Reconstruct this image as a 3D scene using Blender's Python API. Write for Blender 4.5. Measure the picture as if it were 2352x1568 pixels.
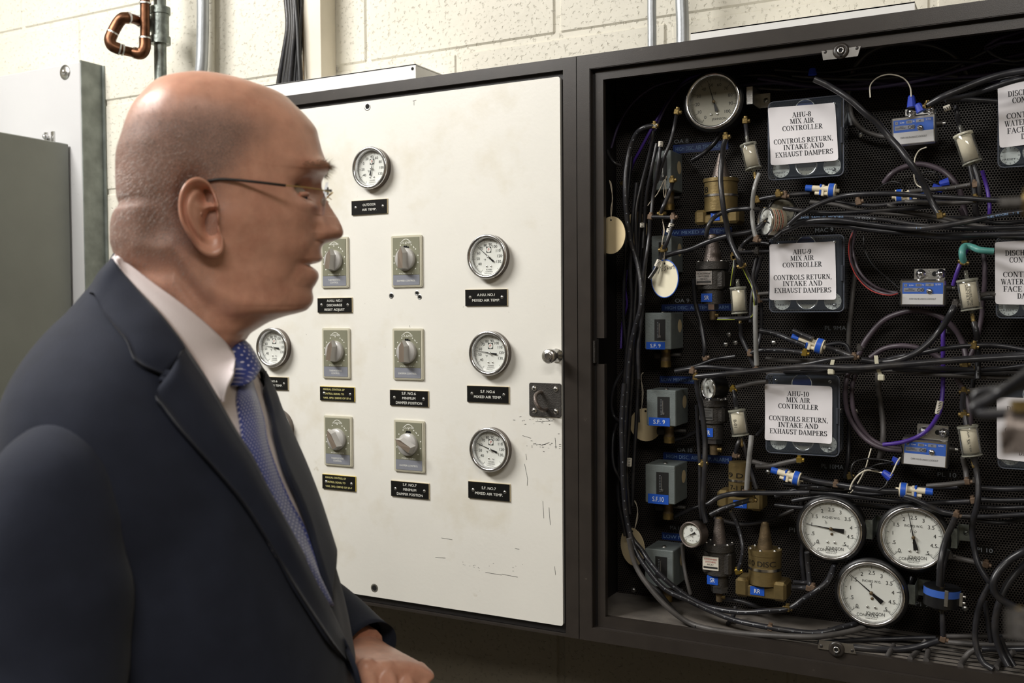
import bpy, bmesh, math, random
from mathutils import Matrix, Vector, noise
from mathutils.bvhtree import BVHTree
from math import sin, cos, pi, radians, tan, atan2, sqrt

for o in list(bpy.data.objects): bpy.data.objects.remove(o)
SC = bpy.context.scene
COL = SC.collection
rnd = random.Random(7)

# ------------------------------------------------ camera, world, lights, exposure
YF = -0.17            # front plane of the cabinets (the block wall is Y = 0)
YB = -0.014           # perforated back panel inside the open cabinet
FPX = 2287.0
CAM = Vector((0.0, -1.60, 1.60))
yaw, pitch, roll = radians(27.76), radians(-1.77), radians(-0.41)
_f = Vector((-sin(yaw)*cos(pitch), cos(yaw)*cos(pitch), sin(pitch)))
_r = Vector((cos(yaw), sin(yaw), 0)); _u = _r.cross(_f)
CR = cos(roll)*_r + sin(roll)*_u; CU = -sin(roll)*_r + cos(roll)*_u
cd = bpy.data.cameras.new('camera'); cam = bpy.data.objects.new('camera', cd); COL.objects.link(cam)
cam.matrix_world = Matrix(((CR.x, CU.x, -_f.x, CAM.x), (CR.y, CU.y, -_f.y, CAM.y), (CR.z, CU.z, -_f.z, CAM.z), (0, 0, 0, 1)))
cd.sensor_width = 36; cd.lens = FPX/2352*36; cd.clip_start = 0.02
cd.dof.use_dof = True; cd.dof.focus_distance = 1.47; cd.dof.aperture_fstop = 7.5
SC.camera = cam
SC.view_settings.view_transform = 'Standard'; SC.view_settings.look = 'None'
SC.view_settings.gamma = 1; SC.view_settings.use_curve_mapping = False
SC.view_settings.exposure = 0.06

W = bpy.data.worlds.new('world'); SC.world = W; W.use_nodes = True
W.node_tree.nodes['Background'].inputs[0].default_value = (1.0, 0.93, 0.84, 1)
W.node_tree.nodes['Background'].inputs[1].default_value = 0.13

def area(name, loc, target, sx, sy, power, color=(1, .975, .94), spread=180):
    l = bpy.data.lights.new(name, 'AREA'); l.shape = 'RECTANGLE'; l.size = sx; l.size_y = sy
    l.energy = power; l.color = color; l.spread = radians(spread)
    o = bpy.data.objects.new(name, l); COL.objects.link(o); o.location = loc
    o.rotation_euler = (Vector(target)-Vector(loc)).to_track_quat('-Z', 'Y').to_euler(); return o
area('overhead_light', (-1.85, -1.42, 2.95), (-0.95, -0.4, 1.3), 1.2, 0.5, 78)
area('overhead_light', (0.3, -2.3, 2.97), (0.1, -1.4, 0.5), 1.2, 0.5, 34, (1, .965, .92))  # unseen lamp added overhead as frontal fill, standing in for ambient light

# ------------------------------------------------ pixel -> place in the room
def ray(px, py):
    return (CR*((px-1176)/FPX) + CU*((784-py)/FPX) + _f)
def P(px, py, Y=0.0):
    d = ray(px, py); return CAM + d*((Y-CAM.y)/d.y)
def PD(px, py, dist):
    return CAM + ray(px, py).normalized()*dist
def proj(p):
    d = Vector(p)-CAM; z = d.dot(_f); return (1176+FPX*d.dot(CR)/z, 784-FPX*d.dot(CU)/z)

# ------------------------------------------------ materials
MATS = {}
def mat(name, col, rough=.5, metal=0., bump=0., bscale=200., var=0., vscale=20., spec=.5, coat=0., emis=0., trans=0., stains=None, sheen=0., alpha=1., scoord=None):
    if name in MATS: return MATS[name]
    m = bpy.data.materials.new(name); m.use_nodes = True; nt = m.node_tree; N = nt.nodes; L = nt.links
    b = N['Principled BSDF']; c4 = (*col, 1)
    b.inputs['Base Color'].default_value = c4; b.inputs['Roughness'].default_value = rough; b.inputs['Metallic'].default_value = metal
    b.inputs['Specular IOR Level'].default_value = spec; b.inputs['Coat Weight'].default_value = coat
    b.inputs['Transmission Weight'].default_value = trans; b.inputs['Sheen Weight'].default_value = sheen
    g = N.new('ShaderNodeNewGeometry')
    csock = None
    if var or stains:
        n = N.new('ShaderNodeTexNoise'); n.inputs['Scale'].default_value = vscale; n.inputs['Detail'].default_value = 6; L.new(g.outputs['Position'], n.inputs['Vector'])
        r = N.new('ShaderNodeMapRange'); r.inputs['From Min'].default_value = .35; r.inputs['From Max'].default_value = .65
        r.inputs['To Min'].default_value = 1-var; r.inputs['To Max'].default_value = 1+var*.5; L.new(n.outputs['Fac'], r.inputs['Value'])
        mx = N.new('ShaderNodeMix'); mx.data_type = 'RGBA'; mx.blend_type = 'MULTIPLY'; mx.inputs[0].default_value = 1
        mx.inputs[6].default_value = c4; L.new(r.outputs[0], mx.inputs[7]); csock = mx.outputs[2]
        if stains:
            for (sc, lo, hi, scol, amt) in stains:
                n2 = N.new('ShaderNodeTexNoise'); n2.inputs['Scale'].default_value = sc; n2.inputs['Detail'].default_value = 5; n2.inputs['Roughness'].default_value = .65
                L.new(g.outputs['Position'], n2.inputs['Vector'])
                r2 = N.new('ShaderNodeMapRange'); r2.inputs['From Min'].default_value = lo; r2.inputs['From Max'].default_value = hi; r2.inputs['To Max'].default_value = amt
                L.new(n2.outputs['Fac'], r2.inputs['Value'])
                m2 = N.new('ShaderNodeMix'); m2.data_type = 'RGBA'; L.new(r2.outputs[0], m2.inputs[0]); L.new(csock, m2.inputs[6]); m2.inputs[7].default_value = (*scol, 1); csock = m2.outputs[2]
        L.new(csock, b.inputs['Base Color'])
    if bump:
        n = N.new('ShaderNodeTexNoise'); n.inputs['Scale'].default_value = bscale; n.inputs['Detail'].default_value = 4; L.new(g.outputs['Position'], n.inputs['Vector'])
        bp = N.new('ShaderNodeBump'); bp.inputs['Strength'].default_value = min(1, bump); bp.inputs['Distance'].default_value = .002; L.new(n.outputs['Fac'], bp.inputs['Height']); L.new(bp.outputs[0], b.inputs['Normal'])
    if emis: b.inputs['Emission Color'].default_value = c4; b.inputs['Emission Strength'].default_value = emis
    MATS[name] = m; return m

def glass_mat(name, tint=(1, 1, 1), refl=1.0, op=0.0, opcol=(.8, .8, .8), rough=.03):
    m = bpy.data.materials.new(name); m.use_nodes = True; nt = m.node_tree; N = nt.nodes; L = nt.links; N.clear()
    out = N.new('ShaderNodeOutputMaterial'); t = N.new('ShaderNodeBsdfTransparent'); t.inputs[0].default_value = (*tint, 1)
    gl = N.new('ShaderNodeBsdfGlossy'); gl.inputs['Roughness'].default_value = rough; gl.inputs[0].default_value = (1, 1, 1, 1)
    fr = N.new('ShaderNodeFresnel'); gb = N.new('ShaderNodeNewGeometry'); io = N.new('ShaderNodeMapRange'); io.inputs['To Min'].default_value = 1.45; io.inputs['To Max'].default_value = 1/1.45; L.new(gb.outputs['Backfacing'], io.inputs['Value']); L.new(io.outputs[0], fr.inputs[0])
    mu = N.new('ShaderNodeMath'); mu.operation = 'MULTIPLY'; mu.inputs[1].default_value = refl; L.new(fr.outputs[0], mu.inputs[0])
    mx = N.new('ShaderNodeMixShader'); L.new(mu.outputs[0], mx.inputs[0]); L.new(t.outputs[0], mx.inputs[1]); L.new(gl.outputs[0], mx.inputs[2])
    last = mx
    if op:
        d = N.new('ShaderNodeBsdfDiffuse'); d.inputs[0].default_value = (*opcol, 1)
        m2 = N.new('ShaderNodeMixShader'); m2.inputs[0].default_value = op; L.new(mx.outputs[0], m2.inputs[1]); L.new(d.outputs[0], m2.inputs[2]); last = m2
    L.new(last.outputs[0], out.inputs[0]); return m

M_glass = glass_mat('clear_glass', (.97, .98, .98), .8)
M_plastic = glass_mat('clear_plastic', (.86, .90, .92), 1.3, .05, (.55, .65, .8))
M_filterglass = glass_mat('filter_plastic', (.93, .92, .86), 1.4, .06, (.8, .8, .7))
def H(s): # sRGB hex -> linear
    v = [int(s[i:i+2], 16)/255 for i in (0, 2, 4)]
    return tuple(x/12.92 if x <= .04045 else ((x+.055)/1.055)**2.4 for x in v)
m_frame = mat('bronze_enamel', H('342f2b'), .33, 0, .06, 900, .12, 30, stains=[(60, .70, .74, H('8a8478'), .35)])
m_frame_in = mat('dark_enamel_inside', H('1c1918'), .55, 0, .2, 300)
m_door = mat('cream_enamel', H('e9e7df'), .38, 0, .08, 150, .03, 6, stains=[(5, .55, .75, H('c9bd9c'), .45), (90, .715, .74, H('4a3a2c'), .7), (28, .70, .76, H('b5a98c'), .4)])
m_chrome = mat('chrome', (.82, .82, .84), .2, 1, var=.25, vscale=60)
m_zinc = mat('zinc_plate', (.62, .62, .60), .33, 1, .15, 400, .2, 80)
m_galv = mat('galvanized_steel', H('8f9690'), .42, .75, .3, 250, .35, 60, stains=[(35, .58, .7, H('6b5e44'), .5)])
m_galv2 = mat('conduit_steel', H('a9adb0'), .4, .6, .1, 200, .12, 30)
m_copper = mat('aged_copper', H('6e4a34'), .38, .85, .15, 120, .45, 45, stains=[(30, .56, .7, H('4a2c1c'), .7)])
m_solder = mat('solder_ring', H('d8d8d4'), .3, .8, .3, 300)
m_brass = mat('brass', H('8f7a4c'), .35, .8, .2, 300, .35, 90)
m_brassdull = mat('dull_brass', H('6a5a42'), .5, .55, .2, 300, .35, 90)
m_brassg = mat('bright_brass', H('d4b457'), .28, .9)
m_black = mat('black_plastic', H('141416'), .4, 0, var=.2)
m_blackdial = mat('black_face', H('1c1c1c'), .5)
m_tube = mat('black_tubing', H('26262a'), .34, 0, .1, 120, .35, 50, stains=[(22, .52, .75, H('6a645c'), .28)])
m_tubeg = mat('dusty_grey_tubing', H('4d4a48'), .5, 0, .1, 120, .25, 50)
m_tubep = mat('purple_cable', H('4a2f8c'), .4)
m_tubepd = mat('dull_purple_cable', H('2c2240'), .5)
m_tubec = mat('grey_jacket_cable', H('4a4048'), .45, 0, .1, 90, .25, 40)
m_tubel = mat('pale_grey_tubing', H('8a8a88'), .25, 0, var=.3, vscale=40)
m_tubet = mat('teal_tubing', H('4f8f88'), .4)
m_wirew = mat('white_wire', H('d8d2c0'), .5)
m_wirer = mat('red_wire', H('a03430'), .5)
m_wireb = mat('black_wire', H('18181a'), .4)
m_yellow = mat('yellow_stripe', H('b8c838'), .5)
m_print = mat('white_print', H('8f959c'), .6)
m_printb = mat('blue_white_print', H('7f9fc8'), .6)
m_white = mat('white_enamel', H('cacacb'), .35, 0, .03, 100, .03, 5, stains=[(40, .70, .76, H('8a8478'), .4)])
m_greybox = mat('grey_enamel', H('7c7f79'), .42, 0, .12, 500, .06, 8, stains=[(25, .74, .75, H('30302c'), .8)])
m_duct = mat('cream_wire_duct', H('dcd4c2'), .4, 0, .05, 90, .08, 10)
m_ductw = mat('white_wire_duct', H('eeeeec'), .3, 0, .05, 90, .05, 10)
m_paper = mat('printed_paper', H('ece9ec'), .7, 0, .12, 25, .04, 12)
m_ink = mat('black_ink', H('191920'), .7)
m_dial = mat('dial_white', H('e6e6df'), .5, var=.03)
m_dialg = mat('dial_grey', H('8a8678'), .5)
m_dink = mat('dial_ink', H('20201e'), .6)
m_red = mat('dial_red', H('b03020'), .6)
m_ptr = mat('pointer_black', H('101012'), .4)
m_blue = mat('blue_label', H('2458c0'), .4, var=.08)
m_bluedk = mat('blue_strip', H('1c3470'), .4, var=.1)
m_bluel = mat('blue_device_label', H('3a62b8'), .4)
m_bluenut = mat('blue_wire_nut', H('2c44b4'), .35)
m_sw = mat('blue_grey_hammertone', H('78807f'), .4, .15, .25, 500, .1, 60)
m_gold = mat('gold_anodised', H('8a7850'), .38, .6, .15, 300, .15, 50)
m_pewter = mat('pewter_casting', H('7a706a'), .42, .6, .35, 400, .2, 60)
m_dkcast = mat('dark_casting', H('4a4744'), .45, .5, .4, 500, .2, 60)
m_steel = mat('bright_steel', (.72, .71, .69), .25, 1, var=.15, vscale=80)
m_plate = mat('engraved_black_plate', H('141414'), .3, var=.15, vscale=90)
m_plateedge = mat('plate_edge', H('d8c9a6'), .5)
m_plategold = mat('plate_edge_yellow', H('e0c860'), .45)
m_engr = mat('engraved_white', H('f0f0e8'), .6)
m_engry = mat('engraved_yellow', H('efe69a'), .6)
m_olive = mat('olive_control_face', H('8f8f7b'), .35, .25, var=.03)
m_grip = mat('grey_control_band', H('8f929c'), .35, .2)
m_clearbez = mat('clear_cream_bezel', H('c9c5b2'), .25, coat=.5)
m_knob = mat('light_grey_knob', H('b4b2ae'), .3, coat=.2)
m_knobf = mat('taupe_knob_face', H('8a7d70'), .28, .35)
m_tag = mat('cream_tag', H('dcc9a0'), .7, 0, .1, 60, .06, 30)
m_tagw = mat('white_tag', H('e9e2c8'), .6, 0, .05, 60, .04, 30)
m_string = mat('cotton_string', H('cfc4b0'), .9)
m_felt = mat('filter_white', H('d6d0c4'), .9, 0, .2, 200, .06, 60)
m_tie = mat('nylon_tie', H('cfcbb4'), .5)
m_cream = mat('cream_plastic', H('e2d8bf'), .45)
m_dust = mat('dusty_floor_metal', H('6b655e'), .8, 0, .3, 300, .3, 25)
m_hole = mat('hole_black', (.004, .004, .004), .9)
m_tannut = mat('tan_sleeve', H('d8d2c4'), .5)

# painted concrete block: pitted
def block_mat(name, col, pit, dirt):
    m = mat(name, col, .62, 0, 0, 1, .05, 7, stains=[(9, .60, .74, dirt, .35), (140, .665, .70, pit, .6)])
    nt = m.node_tree; N = nt.nodes; L = nt.links; g = N.new('ShaderNodeNewGeometry')
    n1 = N.new('ShaderNodeTexNoise'); n1.inputs['Scale'].default_value = 140; n1.inputs['Detail'].default_value = 5; L.new(g.outputs['Position'], n1.inputs['Vector'])
    r = N.new('ShaderNodeMapRange'); r.inputs['From Min'].default_value = .58; r.inputs['From Max'].default_value = .70; r.inputs['To Min'].default_value = 1; r.inputs['To Max'].default_value = -.6; L.new(n1.outputs['Fac'], r.inputs['Value'])
    n2 = N.new('ShaderNodeTexNoise'); n2.inputs['Scale'].default_value = 45; n2.inputs['Detail'].default_value = 6; L.new(g.outputs['Position'], n2.inputs['Vector'])
    ad = N.new('ShaderNodeMath'); L.new(r.outputs[0], ad.inputs[0]); L.new(n2.outputs['Fac'], ad.inputs[1])
    bp = N.new('ShaderNodeBump'); bp.inputs['Strength'].default_value = .55; bp.inputs['Distance'].default_value = .002
    L.new(ad.outputs[0], bp.inputs['Height']); L.new(bp.outputs[0], N['Principled BSDF'].inputs['Normal']); return m
m_block = block_mat('cream_painted_block', H('dedacc'), H('8f7c60'), H('c8bea2'))
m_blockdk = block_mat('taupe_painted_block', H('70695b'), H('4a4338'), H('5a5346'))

# perforated sheet
def perf_mat():
    m = bpy.data.materials.new('perforated_black_sheet'); m.use_nodes = True; nt = m.node_tree; N = nt.nodes; L = nt.links; b = N['Principled BSDF']
    g = N.new('ShaderNodeNewGeometry'); sx = N.new('ShaderNodeSeparateXYZ'); L.new(g.outputs['Position'], sx.inputs[0])
    def mth(op, a, b_=None):
        n = N.new('ShaderNodeMath'); n.operation = op
        for i, v in enumerate((a, b_)):
            if v is None: continue
            if isinstance(v, (int, float)): n.inputs[i].default_value = v
            else: L.new(v, n.inputs[i])
        return n.outputs[0]
    s = .0040; q = s*.866
    def lattice(ox, oz):
        fx = mth('SUBTRACT', mth('FRACT', mth('ADD', mth('DIVIDE', sx.outputs[0], s), ox+100)), .5)
        fz = mth('SUBTRACT', mth('FRACT', mth('ADD', mth('DIVIDE', sx.outputs[2], 2*q), oz+100)), .5)
        fx = mth('MULTIPLY', fx, s); fz = mth('MULTIPLY', fz, 2*q)
        return mth('SQRT', mth('ADD', mth('MULTIPLY', fx, fx), mth('MULTIPLY', fz, fz)))
    d = mth('MINIMUM', lattice(0, 0), lattice(.5, .5))
    r = N.new('ShaderNodeMapRange'); r.inputs['From Min'].default_value = .00132; r.inputs['From Max'].default_value = .00155; L.new(d, r.inputs['Value'])
    mx = N.new('ShaderNodeMix'); mx.data_type = 'RGBA'; L.new(r.outputs[0], mx.inputs[0]); mx.inputs[6].default_value = (.002, .002, .002, 1); mx.inputs[7].default_value = (*H('3c3733'), 1)
    L.new(mx.outputs[2], b.inputs['Base Color']); b.inputs['Roughness'].default_value = .42
    bp = N.new('ShaderNodeBump'); bp.inputs['Distance'].default_value = .001; L.new(r.outputs[0], bp.inputs['Height']); L.new(bp.outputs[0], b.inputs['Normal'])
    sp = N.new('ShaderNodeMath'); sp.operation = 'MULTIPLY'; sp.inputs[1].default_value = .5; L.new(r.outputs[0], sp.inputs[0]); L.new(sp.outputs[0], b.inputs['Specular IOR Level'])
    return m
m_perf = perf_mat()

# ------------------------------------------------ mesh builder
def catmull(pts, sub=5, closed=False):
    """centripetal Catmull-Rom: no overshoot where the spacing is uneven"""
    pts = [Vector(p) for p in pts]; n = len(pts)
    if n < 3 or sub < 2: return pts
    out = []
    for i in range(n if closed else n-1):
        p1, p2 = pts[i], pts[(i+1) % n]
        p0 = pts[(i-1) % n] if (closed or i > 0) else p1*2-p2
        p3 = pts[(i+2) % n] if (closed or i+2 < n) else p2*2-p1
        d0, d1, d2 = [max(1e-5, (b-a).length)**.5 for a, b in ((p0, p1), (p1, p2), (p2, p3))]
        m1 = ((p1-p0)/d0-(p2-p0)/(d0+d1)+(p2-p1)/d1)*d1; m2 = ((p2-p1)/d1-(p3-p1)/(d1+d2)+(p3-p2)/d2)*d1
        for k in range(sub):
            t = k/sub; t2 = t*t; t3 = t2*t
            out.append(p1*(2*t3-3*t2+1)+m1*(t3-2*t2+t)+p2*(3*t2-2*t3)+m2*(t3-t2))
    if not closed: out.append(pts[-1])
    return out

class MB:
    def __init__(s, M=None): s.v = []; s.f = []; s.mi = []; s.sm = []; s.mats = []; s.M = M or Matrix()
    def _m(s, m):
        if m not in s.mats: s.mats.append(m)
        return s.mats.index(m)
    def add(s, vs, fs, m, smooth=False, M=None):
        M = s.M @ M if M is not None else s.M
        b = len(s.v); s.v += [tuple(M @ Vector(p)) for p in vs]; k = s._m(m)
        for f in fs: s.f.append(tuple(b+i for i in f)); s.mi.append(k); s.sm.append(smooth)
        return s
    def box(s, x0, x1, y0, y1, z0, z1, m, bev=0, M=None):
        if x1 < x0: x0, x1 = x1, x0
        if y1 < y0: y0, y1 = y1, y0
        if z1 < z0: z0, z1 = z1, z0
        if not bev:
            vs = [(x, y, z) for x in (x0, x1) for y in (y0, y1) for z in (z0, z1)]
            return s.add(vs, [(0, 1, 3, 2), (4, 6, 7, 5), (0, 4, 5, 1), (2, 3, 7, 6), (0, 2, 6, 4), (1, 5, 7, 3)], m, False, M)
        b = min(bev, (x1-x0)*.45, (y1-y0)*.45, (z1-z0)*.45); vs = []; idx = {}
        for i, (x, sx) in enumerate(((x0, 1), (x1, -1))):
            for j, (y, sy) in enumerate(((y0, 1), (y1, -1))):
                for k, (z, sz) in enumerate(((z0, 1), (z1, -1))):
                    for a in range(3):
                        q = [x+sx*b, y+sy*b, z+sz*b]; q[a] = (x, y, z)[a]; idx[i, j, k, a] = len(vs); vs.append(tuple(q))
        fs = []
        for a in range(3):
            for e in (0, 1):
                c = []
                for (p, q) in ((0, 0), (1, 0), (1, 1), (0, 1)):
                    t = [0, 0, 0]; t[a] = e; t[(a+1) % 3] = p; t[(a+2) % 3] = q; c.append(idx[(*t, a)])
                fs.append(tuple(c) if e else tuple(c[::-1]))
        for a in range(3):
            b1, c1 = (a+1) % 3, (a+2) % 3
            for p in (0, 1):
                for q in (0, 1):
                    t0 = [0, 0, 0]; t1 = [0, 0, 0]; t0[b1] = t1[b1] = p; t0[c1] = t1[c1] = q; t1[a] = 1
                    f = (idx[(*t0, b1)], idx[(*t1, b1)], idx[(*t1, c1)], idx[(*t0, c1)])
                    fs.append(f if (p ^ q) else f[::-1])
        for i in (0, 1):
            for j in (0, 1):
                for k in (0, 1):
                    f = (idx[i, j, k, 0], idx[i, j, k, 1], idx[i, j, k, 2]); fs.append(f if (i+j+k) % 2 else f[::-1])
        return s.add(vs, fs, m, False, M)
    def lathe(s, prof, m, n=32, M=None, smooth=True, closed=False):
        # prof: (r, h) along local -Y (towards the viewer)
        vs = []; fs = []; rings = []
        for r, h in prof:
            if r < 1e-7: rings.append([len(vs)]); vs.append((0, -h, 0))
            else:
                rings.append(list(range(len(vs), len(vs)+n))); vs += [(r*cos(2*pi*i/n), -h, r*sin(2*pi*i/n)) for i in range(n)]
        pairs = list(zip(rings, rings[1:]))+([(rings[-1], rings[0])] if closed else [])
        for a, b in pairs:
            for i in range(n):
                j = (i+1) % n
                if len(a) == 1 and len(b) == 1: continue
                if len(a) == 1: fs.append((a[0], b[i], b[j]))
                elif len(b) == 1: fs.append((a[j], a[i], b[0]))
                else: fs.append((a[i], b[i], b[j], a[j]))
        return s.add(vs, fs, m, smooth, M)
    def cyl(s, p0, p1, r0, m, r1=None, n=20, caps=True, smooth=True):
        r1 = r0 if r1 is None else r1; p0 = Vector(p0); p1 = Vector(p1); d = p1-p0
        q = Vector((0, -1, 0)).rotation_difference(d.normalized()).to_matrix().to_4x4(); M = Matrix.Translation(p0) @ q; L = d.length
        vs = [(r0*cos(2*pi*i/n), 0, r0*sin(2*pi*i/n)) for i in range(n)]+[(r1*cos(2*pi*i/n), -L, r1*sin(2*pi*i/n)) for i in range(n)]
        s.add(vs, [(i, n+i, n+(i+1) % n, (i+1) % n) for i in range(n)], m, smooth, M)
        if caps: s.add(vs, [tuple(range(n)), tuple(range(2*n-1, n-1, -1))], m, False, M)
        return s
    def ball(s, c, r, m, nu=16, nv=10, sc=(1, 1, 1)):
        pr = [(r*sin(pi*i/nv), -r*cos(pi*i/nv)) for i in range(nv+1)]; pr[0] = (0, -r); pr[-1] = (0, r)
        return s.lathe(pr, m, nu, Matrix.Translation(c) @ Matrix.Diagonal((*sc, 1)))
    def tube(s, pts, r, m, n=10, sub=5, caps=True, closed=False, rf=None):
        pts = catmull(pts, sub, closed); N = len(pts); vs = []; fs = []; nrm = None; T = []
        for i in range(N):
            a = pts[i-1] if (i or closed) else pts[0]; b = pts[(i+1) % N] if (i < N-1 or closed) else pts[-1]
            t = (b-a); T.append(t.normalized() if t.length > 1e-9 else Vector((0, 0, 1)))
        for i in range(N):
            t = T[i]
            if nrm is None: nrm = t.orthogonal().normalized()
            else:
                nrm = (nrm-t*nrm.dot(t)); nrm = nrm.normalized() if nrm.length > 1e-6 else t.orthogonal().normalized()
            bi = t.cross(nrm); rr = r*(rf(i/(N-1)) if rf else 1)
            vs += [tuple(pts[i]+nrm*rr*cos(2*pi*k/n)+bi*rr*sin(2*pi*k/n)) for k in range(n)]
        for i in range(N if closed else N-1):
            a = i*n; b = ((i+1) % N)*n
            fs += [(a+k, a+(k+1) % n, b+(k+1) % n, b+k) for k in range(n)]
        s.add(vs, fs, m, True)
        if caps and not closed: s.add(vs[:n], [tuple(range(n))[::-1]], m); s.add(vs[-n:], [tuple(range(n))], m)
        return s
    def prism(s, pts, y0, y1, m, M=None, back=True):
        # outline in the XZ plane, anticlockwise seen by the viewer (from -Y); y0 = back, y1 = front
        n = len(pts); vs = [(x, y1, z) for x, z in pts]+[(x, y0, z) for x, z in pts]
        fs = [tuple(range(n))]+([tuple(range(2*n-1, n-1, -1))] if back else [])+[(i, n+i, n+(i+1) % n, (i+1) % n) for i in range(n)]
        return s.add(vs, fs, m, False, M)
    def stroke(s, pts, w, m, y=0, M=None, w2=None, t=0):
        pts = [Vector(p) for p in pts]; n = len(pts); vs = []; fs = []
        for i in range(n):
            a = pts[max(0, i-1)]; b = pts[min(n-1, i+1)]; d = (b-a).normalized(); q = Vector((-d.y, d.x))
            ww = (w if w2 is None else w+(w2-w)*i/(n-1))/2
            vs += [(pts[i].x+q.x*ww, y, pts[i].y+q.y*ww), (pts[i].x-q.x*ww, y, pts[i].y-q.y*ww)]
        for i in range(n-1): fs.append((2*i, 2*i+1, 2*i+3, 2*i+2))
        return s.add(vs, fs, m, False, M)
    def text(s, t, m, x, z, h, w=None, y=0, M=None, font=None, align='C', rot=0):
        if font == 'serif': vs, fs, tw = serif2d(t)
        else: vs, fs, tw = text2d(t)
        sx = h if w is None else w/max(tw, 1e-6)
        off = {'C': -tw/2, 'L': 0, 'R': -tw}[align]
        c, q = cos(rot), sin(rot)
        o = []
        for a, b in vs:
            a = (a+off)*sx; b = (b-.5)*h
            o.append((x+a*c-b*q, y, z+a*q+b*c))
        return s.add(o, fs, m, False, M)
    def build(s, name, parent=None, loc=None, auto=None, kind=None):
        me = bpy.data.meshes.new(name); me.from_pydata(s.v, [], s.f)
        for m in s.mats: me.materials.append(m)
        me.polygons.foreach_set('material_index', s.mi); me.polygons.foreach_set('use_smooth', s.sm); me.validate(); me.update()
        o = bpy.data.objects.new(name, me); COL.objects.link(o)
        if parent is not None: o.parent = parent
        if loc is not None: o.location = loc
        if kind: o['kind'] = kind
        return o

_tc = {}
def text2d(t):
    if t in _tc: return _tc[t]
    cu = bpy.data.curves.new('tmp_text', 'FONT'); cu.body = t; cu.resolution_u = 3; cu.size = 1.0
    ob = bpy.data.objects.new('tmp_text', cu); me = bpy.data.meshes.new_from_object(ob)
    vs = [(v.co.x, v.co.y) for v in me.vertices]; fs = [tuple(p.vertices) for p in me.polygons]
    bpy.data.meshes.remove(me); bpy.data.objects.remove(ob); bpy.data.curves.remove(cu)
    k = 1/.70; x0 = min(v[0] for v in vs); x1 = max(v[0] for v in vs)
    _tc[t] = ([((a-x0)*k, b*k) for a, b in vs], fs, (x1-x0)*k); return _tc[t]

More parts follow.
